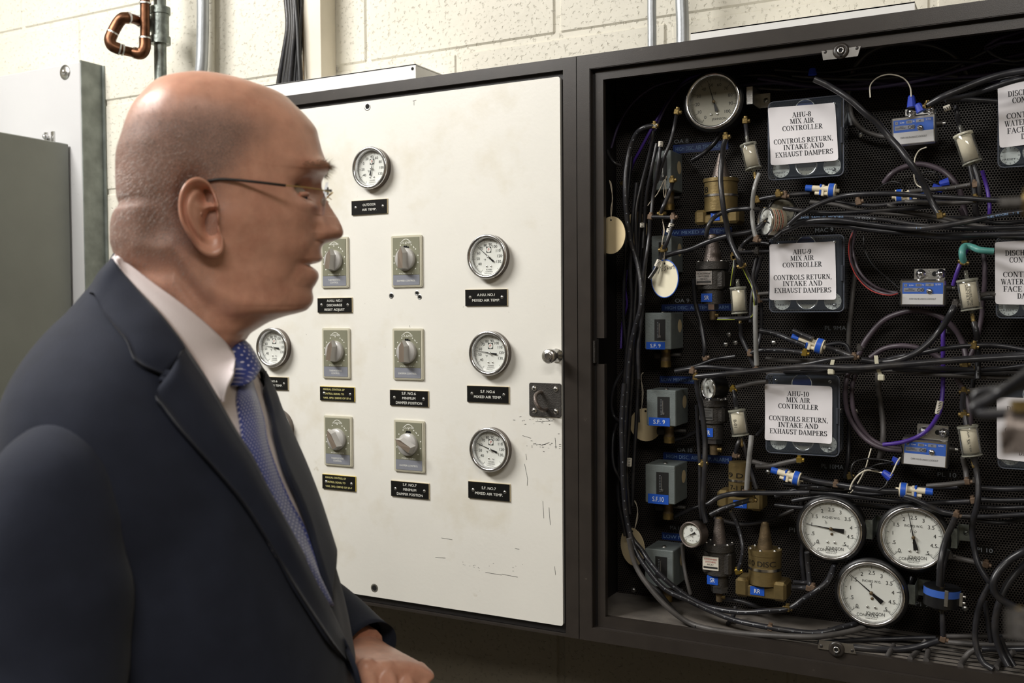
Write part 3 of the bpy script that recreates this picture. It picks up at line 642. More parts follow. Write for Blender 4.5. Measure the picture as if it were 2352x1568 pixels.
def gauge(label, px, py, Yface, R, nums, a0, a1, minor, val, depth=.02, case=None, dial=None, ring=.0045, proud=.008, group=None, extra=None, face_y=None, rot=None, numh=.17, numr=.68, hub=None, brick=None, dots=True, ringm=None, tail=.42, fat=.075, dy=.003, name='pressure_gauge', cat='gauge', rim2=0, tick=.1):
    """R = outer radius of the bright ring; the dial sits a little behind the ring; origin on the ring's front plane"""
    t = thing(name, label, cat, P(px, py, Yface), group, rot)
    Rd = R-ring
    b = MB(); b.lathe([(Rd, -.001), (R, -.002), (R, -.001), (R-ring*.15, .001), (R-ring*.55, .0018), (R-ring*.9, .0006), (Rd-.0004, -.002), (Rd-.001, -dy-.004)], ringm or m_chrome, 56); b.build('bezel', t)
    b = MB(); cm = case or m_black
    if rim2: b.lathe([(R-.0005, -.0025), (R+rim2, -.004), (R+rim2, -.007), (R+rim2*.3, -.012), (R*.93, -depth), (0, -depth)], cm, 48)
    else: b.lathe([(R-.0008, -.0015), (R-.0008, -depth), (0, -depth)], cm, 48)
    b.build('case', t)
    yd = dy
    d = MB(Matrix.Translation((0, yd, 0))); d.lathe([(Rd, 0), (0, 0)], dial or m_dial, 48); dd = d.build('dial', t)
    mk = MB(); dial_marks(mk, Rd, nums, a0, a1, minor, numh, yd-.0003, m_dink, numr, tick=tick)
    if extra: extra(mk, Rd, yd-.0003)
    mk.build('markings', dd)
    pointer(Rd, a0+(a1-a0)*val, yd-.002, m_ptr, tail, fat, hub, t)
    if dots:
        b = MB()
        for q in (-.13, .13): b.ball((q*Rd, yd-.0008, -.50*Rd), Rd*.05, m_steel, 10, 6, (1, .5, 1))
        b.build('screw', t)
    g = MB(Matrix.Translation((0, -.0004, 0))); g.lathe([(Rd+.0003, 0), (0, .0006)], M_glass, 48); g.build('glass', t)
    return t

# square P emblem with printed maker name, as on the door gauges
def ex_powers(b, R, y):
    b.prism([(-.15*R, .22*R), (.15*R, .22*R), (.15*R, .54*R), (-.15*R, .54*R)], y+.0001, y, m_dink); b.prism(circ(.135*R, 20, 0, .38*R), y, y-.0001, m_dial); b.text('P', m_red, 0, .38*R, .16*R, None, y-.0002)
    b.text('°F', m_dink, -.24*R, -.16*R, .12*R, None, y); b.text('POWERS', m_dink, .02*R, -.68*R, .065*R, None, y); b.text('CONTROL', m_dink, .02*R, -.79*R, .065*R, None, y); b.stroke([(-.3*R, -.86*R), (-.1*R, -.9*R), (.15*R, -.9*R)], .012*R, m_dink, y)
Rg = (P(1118, 537, YF-.012).z-P(1118, 641, YF-.012).z)/2
TN = ['', '40', '50', '60', '70', '80', '90', '100', '110', '120', '130', '']
for (lab, x, y, val, nn, a0, a1) in (
    ('chrome door gauge above the OUTDOOR AIR TEMP. plate', 848, 385, .555, ['', '-40', '-20', '0', '20', '40', '60', '80', '100', '120', ''], -152, 150),
    ('chrome door gauge above the A.H.U. NO.1 MIXED AIR TEMP. plate', 1117, 589, .345, TN, -150, 140), ('chrome door gauge, middle one of the right column on the cream door', 1121, 811, .235, TN, -150, 140),
    ('chrome door gauge, lowest of the right column on the cream door', 1122, 1033, .275, TN, -150, 140), ('chrome door gauge above the S.F. NO.6 DISCHARGE TEMP. plate, beside the shirt collar', 623, 798, .235, TN, -150, 140),
    ('chrome door gauge mostly hidden behind the dark suit lapel, below the discharge plate', 629, 985, .3, TN, -150, 140)):
    p = P(x, y, YF-.012)
    t = gauge(lab, x, y, YF-.012, Rg, nn, a0, a1, 5, val, depth=.0135, case=m_pewter, ring=.0062, group='temperature gauges on the cream door', extra=ex_powers, numh=.15, numr=.66, hub=m_zinc, dy=.0085, fat=.06, name='temperature_gauge')

# engraved name plates
def plate(label, px, py, w, h, lines, em=None, tm=None, th=None, scr_in=.12, offs=0, align='C'):
    p = P(px, py, yD); t = thing('name_plate', label, 'name plate', (p.x, yD, p.z), 'engraved name plates on the cream door')
    MB().box(-w/2, w/2, -.0018, 0, -h/2, h/2, em or m_plateedge).build('edge_core', t)
    b = MB().box(-w/2, w/2-.0009, -.0026, -.0018, -h/2, h/2-.0006, m_plate); pl = b.build('face', t)
    n = len(lines); th = th or h*.155; mk = MB(); gap = h*(.30 if n > 2 else .33)
    for i, (s, tw) in enumerate(lines): mk.text(s, tm or m_engr, offs*w if align == 'C' else -w*.40, (i*-1+(n-1)/2)*gap, th, tw*w, -.0028, align=align)
    mk.build('lettering', pl)
    for q in (-1, 1):
        b = MB(); screw(b, q*w*(.5-scr_in), -.0026, .0+rnd.uniform(-.0006, .0006), h*.105, m_zinc, rnd.uniform(0, 3)); b.build('screw', t)
    return t
def wpx(px, py, dx): return abs(P(px+dx/2, py, yD).x-P(px-dx/2, py, yD).x)
PW = wpx(1122, 905, 96); PH = P(1122, 886, yD).z-P(1122, 924, yD).z
pw2 = wpx(850, 475, 81)
plate('OUTDOOR AIR TEMP. black plate under the topmost door gauge', 850, 475.5, wpx(850, 475, 82), PH*.93, [('OUTDOOR', .36), ('AIR TEMP.', .40)])
plate('A.H.U. NO.1 MIXED AIR TEMP. black plate', 1118, 683, PW, PH, [('A.H.U. NO.1', .42), ('MIXED AIR TEMP.', .66)])
plate('black S.F. NO.6 MIXED AIR TEMP. plate left of the padlock hasp', 1122, 905, PW, PH, [('S.F. NO.6', .34), ('MIXED AIR TEMP.', .66)])
plate('black S.F. NO.7 MIXED AIR TEMP. plate, lowest in the right column', 1124.5, 1127, PW, PH*1.04, [('S.F. NO.7', .34), ('MIXED AIR TEMP.', .66)])
plate('S.F. NO.6 DISCHARGE TEMP. black plate beside the tie', 626, 879.5, wpx(626, 880, 74), PH*.88, [('S.F. NO.6', .36), ('DISCHARGE TEMP.', .66)])
plate('A.H.U. NO.1 DISCHARGE RESET ADJUST black plate near the chin', 770.5, 700.5, wpx(770, 700, 79), PH*.97, [('A.H.U. NO.1', .44), ('DISCHARGE', .44), ('RESET ADJUST', .58)], th=PH*.15)
plate('black S.F. NO.6 MINIMUM DAMPER POSITION plate, upper of the two', 941, 914, wpx(941, 914, 88), PH*1.0, [('S.F. NO.6', .36), ('MINIMUM', .34), ('DAMPER POSITION', .68)], th=PH*.16)
plate('black S.F. NO.7 MINIMUM DAMPER POSITION plate, lower of the two', 943, 1124, wpx(943, 1124, 87), PH*1.0, [('S.F. NO.7', .36), ('MINIMUM', .34), ('DAMPER POSITION', .68)], th=PH*.16)
plate('yellow-edged MANUAL CONTROL OF SIGNAL plate ending SF-6', 776, 904, wpx(776, 903, 79), PH*.93, [('MANUAL CONTROL OF', .62), ('CONTROL SIGNAL TO', .60), ('VAR. SPD. DRIVE OF SF-6', .80)], m_plategold, m_engry, PH*.12, align='L')
plate('yellow-edged MANUAL CONTROL OF SIGNAL plate ending SF-7', 780, 1107.5, wpx(780, 1107, 76), PH*.97, [('MANUAL CONTROL OF', .62), ('CONTROL SIGNAL TO', .60), ('VAR. SPD. DRIVE OF SF-7', .80)], m_plategold, m_engry, PH*.12, align='L')

# knob stations
def knob_unit(label, px, py, w, h, top, bottom, ang, marks):
    p = P(px, py, yD); t = thing('control_knob_station', label, 'control', (p.x, yD, p.z), 'grey knob control stations on the cream door')
    b = MB(); b.prism(rrect(w, h, .0025), 0, -.003, m_clearbez); b.prism(rrect(w*.95, h*.965, .0015), -.003, -.0038, m_clearbez); b.build('bezel', t)
    w2, h2 = w*.86, h*.92
    b = MB(); b.box(-w2/2, w2/2, -.0046, -.0038, -h2/2+h*.20, h2/2, m_olive); f = b.build('face', t)
    MB().box(-w2/2, w2/2, -.0046, -.0038, -h2/2, -h2/2+h*.195, m_grip).build('lower_band', t)
    mk = MB(); y = -.0048
    mk.text(top, m_engr, 0, h*.36, h*.033, w*.36, y); mk.stroke([(w*.27*sin(radians(a)), h*.06+w*.52*cos(radians(a))) for a in range(-32, 33, 8)], w*.015, m_engr, y)
    mk.stroke([(w*.27, h*.25), (w*.24, h*.285)], w*.02, m_engr, y)
    for i in range(11):
        a = radians(-130+26*i); mk.prism(circ(w*.017, 8, w*.40*sin(a), h*.045+w*.42*cos(a)), y+.0001, y, m_engr)
    mk.text('POWERS', m_engr, 0, -h*.235, h*.022, w*.45, y)
    if len(bottom) == 1: mk.text(bottom[0], m_engr, 0, -h*.375, h*.035, w*.6, y)
    else: mk.text(bottom[0], m_engr, 0, -h*.345, h*.033, w*.45, y); mk.text(bottom[1], m_engr, 0, -h*.395, h*.033, w*.30, y)
    if marks:
        for (x0, z0, x1, z1) in marks: mk.stroke([(x0*w, z0*h), (x1*w, z1*h)], w*.035, m_ptr, y-.0003)
    mk.build('lettering', f)
    R = w*.31; kz = h*.04; K = Matrix.Translation((0, -.0046, kz)) @ Matrix.Rotation(radians(ang), 4, 'Y')
    b = MB(K); b.lathe([(R, 0), (R, .005), (R*.93, .0072), (0, .0072)], m_knob, 40)
    L = R*1.0; Wd = R*.42
    vs = [(-Wd, -.007, -L*.9), (Wd, -.007, -L*.9), (Wd*1.05, -.007, L*.55), (0, -.007, L*1.12), (-Wd*1.05, -.007, L*.55), (-Wd*.62, -.019, -L*.82), (Wd*.62, -.019, -L*.82), (Wd*.62, -.0175, L*.5), (0, -.0150, L*1.05), (-Wd*.62, -.0175, L*.5)]
    b.add(vs, [(0, 1, 6, 5), (1, 2, 7, 6), (2, 3, 8, 7), (3, 4, 9, 8), (4, 0, 5, 9)], m_knob)
    b.add(vs, [(5, 6, 7, 8, 9)], m_knobf); b.build('knob', t)
    return t
zig = [(-.09, .245, -.04, .30), (-.04, .30, 0, .25), (0, .25, .02, .30), (.02, .30, .06, .25), (.06, .25, .10, .28)]
uw = wpx(771, 603, 62); uh = P(771, 545, yD).z-P(771, 661, yD).z
knob_unit('THERMOSTATIC CONTROL station partly behind the man\'s nose and lips', 771, 603, uw, uh, 'WARMER', ['THERMOSTATIC', 'CONTROL'], 6, None)
knob_unit('THERMOSTATIC CONTROL station, knob nearly upright, above the SF-6 signal plate', 774, 811, wpx(774, 811, 63), uh, 'WARMER', ['THERMOSTATIC', 'CONTROL'], 8, None)
knob_unit('THERMOSTATIC CONTROL station, knob turned left, above the SF-7 signal plate', 778.5, 1012, wpx(778, 1012, 64), uh*1.0, 'WARMER', ['THERMOSTATIC', 'CONTROL'], -32, None)
uw2 = wpx(939, 813, 70); uh2 = P(939, 755, yD).z-P(939, 873, yD).z
knob_unit('DAMPER CONTROL station directly above two bare screw holes', 936, 600, uw2, uh2, 'CLOSE', ['DAMPER CONTROL'], -2, zig)
knob_unit('DAMPER CONTROL station above the S.F. NO.6 MINIMUM plate', 939, 813, uw2, uh2, 'CLOSE', ['DAMPER CONTROL'], -2, zig)
knob_unit('DAMPER CONTROL station with knob turned sideways above the S.F. NO.7 plate', 942, 1024, uw2, uh2*1.01, 'CLOSE', ['DAMPER CONTROL'], -62, zig[:3]+[(.02, .30, .05, .24), (.05, .24, .07, .29)])

# ------------------------------------------------ open cabinet: big gauges
def rz(px, py, Y, dy): return abs(P(px, py-dy, Y).z-P(px, py+dy, Y).z)/2
def bracket(parent, x, z, w, h, m, y0, y1):
    b = MB(); b.box(x, x+w*.35, y0, y0+.0015, z-h/2, z+h/2, m); b.box(x+w*.35, x+w*.38, y0, y1, z-h/2, z+h/2, m); b.box(x+w*.35, x+w, y1-.0012, y1, z-h*.42, z+h*.42, m); screw(b, x+w*.72, y1-.0012, z, .004, m); b.build('mounting_bracket', parent)
Yg = -.105
def exF(b, R, y):
    b.text('°F', m_dink, .03*R, .33*R, .12*R, None, y); b.text('JOHNSON', m_dink, .2*R, -.70*R, .09*R, None, y)
t = gauge('large dusty grey-faced temperature gauge at the top left of the open cabinet', 1636, 231, Yg+.002, rz(1636, 231, Yg, 66), ['0', '10', '20', '30', '40', '50', '60', '70', '80', '90', '100'], -148, 128, 10, .475, depth=.05, dial=m_dialg, ring=.0058, extra=exF, rim2=.0035, numh=.13, numr=.70, dy=.010, name='temperature_gauge', group='large panel gauges')
bracket(t, .050, .004, .024, .026, m_zinc, .010, .060)
NW = ['0', '.5', '1', '1.5', '2', '2.5', '3', '3.5', '4', '4.5', '5']
def exW(n):
    def f(b, R, y):
        b.text('INCHES W.G.', m_dink, 0, .40*R, .085*R, .62*R, y); b.text('JOHNSON', m_dink, .12*R, -.72*R, .12*R, .62*R, y, align='C'); b.text('CONTROLS', m_dink, -.14*R, -.80*R, .11*R, .70*R, y); b.text('MADE IN U.S.A.', m_dink, 0, -.90*R, .04*R, None, y)
        b.text('3 PSIG', m_dink, -.5*R, -.58*R, .055*R, None, y); b.text('15 PSIG', m_dink, .5*R, -.58*R, .055*R, None, y)
        x = -.2*R; z = .22*R
        if n == 8: b.stroke([(x-.03*R, z+.06*R), (x+.02*R, z+.02*R), (x-.02*R, z-.03*R), (x+.03*R, z-.07*R), (x+.05*R, z-.02*R), (x, z+.02*R)], .012*R, m_dink, y)
        elif n == 10: b.stroke([(-.1*R, .28*R), (-.1*R, .16*R)], .014*R, m_dink, y); b.stroke([(.0, .22*R), (.05*R, .17*R), (.1*R, .2*R), (.05*R, .25*R)], .014*R, m_dink, y)
        else: b.stroke([(0, .32*R), (-.06*R, .27*R), (0, .24*R), (0, .34*R), (0, .16*R)], .014*R, m_dink, y)
        b.ball((.02*R, y, -.20*R), .055*R, m_brassdull, 12, 6, (1, .5, 1))
    return f
R0 = rz(1909, 1215, Yg, 70.5)
m_chromew = mat('worn_chrome', (.76, .75, .76), .2, 1, .1, 200, .3, 80, stains=[(70, .60, .68, H('8a7c50'), .45)])
for (lab, x, y, dr, val, n) in (('INCHES W.G. gauge with needle pointing left, upper left of the three', 1907, 1216, 71, .195, 8), ('INCHES W.G. gauge with needle pointing straight up, right of the three', 2097, 1236, 73, .460, 10), ('INCHES W.G. gauge with needle at upper left, lowest of the three', 2000, 1364, 74.5, .315, 9)):
    R1 = rz(x, y, Yg, dr)
    t = gauge(lab, x, y, Yg, R1, NW, -137, 137, 10, val, depth=.055, ring=.0052, rim2=.0042, numh=.135, numr=.70, extra=exW(n), group='large panel gauges', tail=.46, fat=.09, dy=.008, ringm=m_chromew, tick=.085, hub=m_brassdull)
    bracket(t, R1+.001, .002, .026, .028, m_galv, .016, .062)

# small gauges
def exS(b, R, y):
    b.text('PSI', m_dink, 0, -.28*R, .09*R, None, y)
N30 = ['0', '5', '10', '15', '20', '25', '30']
t = gauge('small white air gauge with red-lettered rim turned to the left', 1758, 508, -.115, rz(1758, 508, -.115, 33), ['0', '', '20', '', '40', '', '60'], -135, 135, 5, .24, depth=.024, ring=.002, numh=.14, numr=.66, extra=exS, rot=(0, 0, radians(-46)), dots=False, dy=.003, case=m_cream, group='small air gauges')
rs = rz(1758, 508, -.115, 33)+.0003
b = MB(Matrix.Translation((0, .004, 0)))
for k in range(5):
    for a in range(-46, 47, 5):
        q = 3.4 if (a*7+k*3) % 4 else 2.2
        b.add([(rs*cos(radians(a+u)), .003*k+v*.0013, rs*sin(radians(a+u))) for u, v in ((0, 0), (q, 0), (q, 1), (0, 1))], [(0, 1, 2, 3)], m_red if k % 2 == 0 else m_dink)
b.build('red_lettering', t)
gauge('small black gauge behind the white one with red-lettered rim', 1797, 484, -.085, rz(1797, 484, -.085, 33), N30, -135, 135, 5, .85, depth=.03, ring=.003, numh=.16, numr=.66, dial=m_dialg, rot=(0, 0, radians(22)), dots=False, ringm=m_black, group='small air gauges')
gauge('black-rimmed tilted air gauge on the relay left of AHU-10', 1627, 891, -.115, rz(1627, 891, -.115, 25.5), N30, -135, 135, 5, .40, depth=.026, ring=.0018, numh=.16, numr=.66, extra=exS, rot=(0, 0, radians(-38)), dots=False, group='small air gauges', fat=.1, tail=.5)
def exH(b, R, y):
    b.prism([(.88*R*cos(radians(a)), .80*R*sin(radians(a))) for a in range(200, 521, 20) if True], y+.0002, y+.0001, m_dial)
    b.prism(circ(.15*R, 14, 0, .42*R), y, y-.0001, m_dink); b.prism(circ(.10*R, 14, 0, .42*R), y, y-.0002, m_dial); b.stroke([(0, .32*R), (0, .52*R)], .05*R, m_dink, y-.0003)
gauge('small grey-ringed gauge with needle at lower left, beside the SR relay at the bottom', 1586, 1228, -.11, rz(1586, 1228, -.11, 30), N30, -135, 135, 5, .06, depth=.02, ring=.0028, numh=.13, numr=.74, extra=exH, rot=(0, 0, radians(-16)), dots=True, ringm=m_pewter, case=m_pewter, group='small air gauges', fat=.1, tail=.5, dial=m_dialg)

# ------------------------------------------------ blue-grey pressure switch boxes
def blue_label(parent, x, z, w, h, y, txt, tw, dark=False, rot=0, tm=None, name='blue_label'):
    b = MB(); b.prism([(x-w/2, z-h/2), (x+w/2, z-h/2), (x+w/2, z+h/2), (x-w/2, z+h/2)], y, y-.0006, m_bluedk if dark else m_blue)
    o = b.build(name, parent)
    if txt: b = MB(); b.text(txt, tm or m_engr, x, z, h*.50, w*tw, y-.0009); b.build('lettering', o)
    return o
def switch_box(label, x0, x1, y0, y1, Y, lab, taplab=True, knock=True, xs=None):
    p0, p1 = P(x0, y1, Y), P(x1, y0, Y); w = p1.x-p0.x; h = P((x0+x1)/2, y0, Y).z-P((x0+x1)/2, y1, Y).z
    c = P((x0+x1)/2, (y0+y1)/2, Y); D = .062
    if Y+D > YB-.003: D = YB-.003-Y
    t = thing('pressure_switch', label, 'pressure switch', (c.x, Y, c.z), 'blue-grey pressure switch boxes')
    b = MB(); b.box(-w/2, w/2, 0, D, -h/2, h/2, m_sw, .0012); b.build('cover', t)
    ww, wh = w*.41, h*.58; wz = h*.03
    b = MB(); b.box(-ww/2+.08*w, ww/2+.08*w, -.0006, .0004, wz-wh/2, wz+wh/2, m_blackdial); fw = b.build('scale_window', t)
    mk = MB(); mk.stroke([(.06*w, wz-wh*.3), (.06*w, wz+wh*.32)], w*.035, m_zinc, -.0009)
    for i in range(11): mk.stroke([(-.02*w, wz-wh*.35+wh*.07*i), (.025*w, wz-wh*.35+wh*.07*i)], w*.012, m_print, -.0009)
    mk.box(.03*w, .12*w, -.0016, -.0008, wz-wh*.36, wz-wh*.26, m_zinc); mk.build('scale_marks', fw)
    b = MB(Matrix.Translation((.03*w, D*.35, h/2)) @ Matrix.Rotation(radians(-90), 4, 'X')); screw(b, 0, 0, 0, .0042, m_zinc); b.build('cover_screw', t)
    if knock:
        b = MB(Matrix.Translation((w/2, D*.70, h*.13)) @ Matrix.Rotation(radians(90), 4, 'Z')); b.lathe([(.0105, .0002), (0, .0005)], m_tag, 24); b.build('knockout_disc', t)
    b = MB(); b.cyl((.06*w, .03, -h/2), (.06*w, .03, -h/2-.006), .009, m_brass, n=6); b.cyl((.06*w, .03, -h/2-.005), (.06*w, .03, -h/2-.020), .008, m_brassdull, n=14)
    b.cyl((.06*w, .03, -h/2-.020), (.06*w, .03, -h/2-.030), .0092, m_brass, n=6); b.build('brass_fitting', t)
    b = MB(); b.cyl((-.36*w, .034, -h/2-.012), (.02*w, .034, -h/2-.012), .0065, m_dkcast, n=14); b.cyl((-.04*w, .034, -h/2-.012), (.14*w, .034, -h/2-.012), .0085, m_pewter, n=6); b.cyl((.14*w, .034, -h/2-.010), (.62*w, .034, -h/2-.010), .003, m_dkcast, n=8); b.build('capillary_fitting', t)
    if lab:
        lx0, lx1, ly0, ly1 = lab[1]; q = P((lx0+lx1)/2, (ly0+ly1)/2, Y-.001)-c; lw = P(lx1, ly0, Y).x-P(lx0, ly0, Y).x; lh = abs(P((lx0+lx1)/2, ly0, Y).z-P((lx0+lx1)/2, ly1, Y).z)
        blue_label(t, q.x, q.z, lw, lh, -.0002, lab[0], .55)
    return t
switch_box('topmost pressure switch box, in shade below the big grey gauge', 1499, 1541, 346, 436, -.075, None)
switch_box('pressure switch box behind the hanging white tag', 1496, 1542, 541, 624, -.075, None)
switch_box('pressure switch box labelled S.F. 9 just below the hanging white tag', 1481, 1541, 718, 802, -.085, ('S.F. 9', (1484, 1527, 785, 802)))
switch_box('pressure switch box labelled S.F. 9 in the middle, left of the tilted gauge', 1485, 1552, 896, 978, -.10, ('S.F. 9', (1490, 1538, 959, 978)))
switch_box('pressure switch box labelled S.F.10', 1482, 1550, 1068, 1156, -.10, ('S.F.10', (1488, 1535, 1135, 1157)))
switch_box('lowest pressure switch box, unlabelled, above the sweeping tubes', 1481, 1546, 1262, 1348, -.095, None)

# ------------------------------------------------ relays
def relay(label, cx, cone, body, flange, Y, col, lower=None, hexn=None, base=None, labs=None, band=None, bolts=6, plate_=None, elbow=None, scribble=None, group='pneumatic relays', conemat=None):
    """pixel rows on plane Y: cone = (ytop, ybottom, wtop, wbottom) etc."""
    yy = body[0] if body else cone[1]
    o = P(cx, yy, Y); t = thing('pneumatic_relay', label, 'relay', (o.x, Y, o.z), group)
    def X(px, py=None): return P(px, py or yy, Y).x-o.x
    def Z(py): return P(cx, py, Y).z-o.z
    def hw(d): return abs(P(cx+d/2, yy, Y).x-P(cx-d/2, yy, Y).x)/2
    if cone: b = MB(); b.cyl((0, 0, Z(cone[1])), (0, 0, Z(cone[0])), hw(cone[3]), conemat or col, hw(cone[2]), 28); b.cyl((0, 0, Z(cone[0])-.0005), (0, 0, Z(cone[0])+.0018), hw(cone[2])*.9, m_brassdull, hw(cone[2])*.6, 20); b.build('cone', t)
    if flange:
        b = MB(); R = hw(flange[2]); b.cyl((0, 0, Z(flange[1])), (0, 0, Z(flange[0])), R, col, n=36); b.build('flange', t)
        for i in range(bolts):
            a = 2*pi*i/bolts+.45; b = MB(); b.ball((R*.86*cos(a), R*.86*sin(a), Z(flange[0])), .0027, m_steel, 10, 6); b.build('bolt', t)
    if body:
        b = MB(); R = hw(body[2]); z0, z1 = Z(body[1]), Z(body[0])
        if plate_: b.box(-R, R, -R*.72, R*.72, z0, z1, col, .004); b.cyl((0, 0, z0), (0, 0, z1), R*.9, col, n=28)
        else: b.cyl((0, 0, z0), (0, 0, z1), R, col, n=40)
        bo = b.build('body', t)
        if plate_:
            x0, x1, y0, y1, tm = plate_; b = MB(); yb = -R*.72-.0012 if False else -max(R*.9, R*.72)-.0008
            b.prism([(X(x0), Z(y1)), (X(x1), Z(y1)), (X(x1), Z(y0)), (X(x0), Z(y0))], yb+.002, yb, m_tannut if tm else m_zinc); pl = b.build('rating_plate', t)
            mk = MB(); pw = X(x1)-X(x0); ph = Z(y0)-Z(y1); mx = (X(x0)+X(x1))/2; mz = (Z(y0)+Z(y1))/2
            mk.text('ATMOSPHERE', m_red if tm else m_dink, mx, mz+ph*.33, ph*.11, pw*.8, yb-.0003); mk.text('SWITCHING', m_red if tm else m_dink, mx, mz+ph*.12, ph*.12, pw*.66, yb-.0003); mk.text('RELAY', m_dink, mx, mz-ph*.08, ph*.12, pw*.4, yb-.0003); mk.stroke([(mx-pw*.45, mz-ph*.30), (mx+pw*.45, mz-ph*.30)], ph*.14, m_dink, yb-.0003); mk.build('lettering', pl)
    if band: b = MB(); R = hw(band[2])+.0008; b.cyl((0, 0, Z(band[1])), (0, 0, Z(band[0])), R, m_steel, n=40); b.build('clamp_band', t)
    if lower: b = MB(); b.cyl((0, 0, Z(lower[1])), (0, 0, Z(lower[0])), hw(lower[2]), col, n=32); b.build('lower_housing', t)
    if hexn: b = MB(); b.cyl((0, 0, Z(hexn[1])), (0, 0, Z(hexn[0])), hw(hexn[2]), m_steel, n=6, smooth=False); b.build('hex_nut', t)
    if elbow: b = MB(); b.cyl((0, 0, Z(elbow[1])), (0, 0, Z(elbow[0])), hw(elbow[2]), m_brassdull, n=12); b.cyl((0, 0, (Z(elbow[1])+Z(elbow[0]))/2), (hw(elbow[2])*1.8, 0, (Z(elbow[1])+Z(elbow[0]))/2), hw(elbow[2])*.6, m_brass, n=10); b.build('brass_elbow', t)
    if base:
        x0, x1, y0, y1 = base; b = MB(); D = .020; w_ = X(x1)-X(x0)
        b.box(X(x0)+.003, X(x1)-.003, -D+.003, D-.002, Z(y1)+.001, Z(y0)-.35*(Z(y0)-Z(y1)), col, .002); b.box(X(x0), X(x0)+w_*.26, -D, D, Z(y1), Z(y0), col, .004); b.box(X(x1)-w_*.26, X(x1), -D, D, Z(y1), Z(y0), col, .004); b.build('base_block', t)
    if labs:
        for (s, x0, x1, y0, y1, rr) in labs:
            yl = -.0175 if base else -hw(rr)*1.02
            blue_label(t, (X(x0)+X(x1))/2, (Z(y0)+Z(y1))/2, X(x1)-X(x0), Z(y0)-Z(y1), yl, s, .42)
    if scribble:
        for (s, x, y, hh, ww) in scribble:
            # marker writing wrapped on the cylinder
            R = hw(body[2])+.0004; vs, fs, tw = text2d(s); k = abs(Z(y)-Z(y+hh)); kk = ww/tw*abs(X(cx+1)-X(cx)); b = MB()
            vv = []
            for a, c in vs:
                xx = max(-R*.96, min(R*.96, (a-tw/2)*kk+X(x))); vv.append((xx, -sqrt(max(0, R*R-xx*xx))-.0002, (c-.5)*k+Z(y)))
            b.add(vv, fs, m_ptr); b.build('marker_writing', t)
    return t
relay('gold cone relay at upper left, right of the top switch box', 1656, (353, 412, 11, 44), (417, 487, 74), (411, 419, 79), -.065, m_gold, band=(448, 453, 75), base=(1603, 1704, 482, 516), labs=[('RR', 1640, 1660, 490, 508, 0)], scribble=[('8', 1630, 437, 14, 10)], conemat=m_pewter)
relay('dark cast relay labelled SR right of the hanging white tag', 1637, (540, 602, 20, 42), (620, 664, 66), (601, 619, 72), -.065, m_dkcast, lower=(664, 698, 48), hexn=(698, 711, 27), labs=[('SR', 1618, 1643, 674, 693, 48)], plate_=(1608, 1644, 623, 654, False), elbow=(714, 734, 15), conemat=m_pewter)
relay('dark cast relay labelled SR under the tilted black gauge', 1640, None, (931, 970, 58), (917, 931, 62), -.07, m_dkcast, lower=(970, 1006, 42), hexn=(1005, 1017, 38), labs=[('SR', 1621, 1644, 981, 1001, 42)], plate_=(1615, 1645, 935, 962, False), elbow=(1020, 1043, 20))
relay('gold cylinder relay with black marker writing, left of AHU-10 tubing', 1700, None, (1066, 1130, 52), (1060, 1068, 50), -.06, m_gold, band=(1098, 1103, 53), base=(1654, 1757, 1124, 1165), labs=[('RR', 1691, 1722, 1144, 1161, 0)], bolts=0, scribble=[('9 D', 1696, 1088, 11, 34), ('7-1 R', 1700, 1116, 11, 34)])
relay('dark cast relay labelled SR at the bottom beside the small grey gauge', 1652, (1190, 1248, 19, 32), (1262, 1316, 66), (1246, 1262, 68), -.075, m_dkcast, lower=(1316, 1344, 40), hexn=(1344, 1358, 38), labs=[('SR', 1630, 1655, 1318, 1338, 40)], plate_=(1623, 1659, 1273, 1303, True), elbow=(1360, 1380, 15), conemat=m_pewter)
relay('gold cone relay labelled RR at the bottom, left of the large gauges', 1757, (1201, 1265, 17, 38), (1271, 1338, 74), (1259, 1271, 76), -.085, m_gold, band=(1299, 1305, 74), base=(1696, 1812, 1326, 1369), labs=[('RR', 1730, 1762, 1342, 1361, 0)], bolts=6, scribble=[('10 DISC', 1757, 1287, 12, 60)], conemat=m_brassdull)

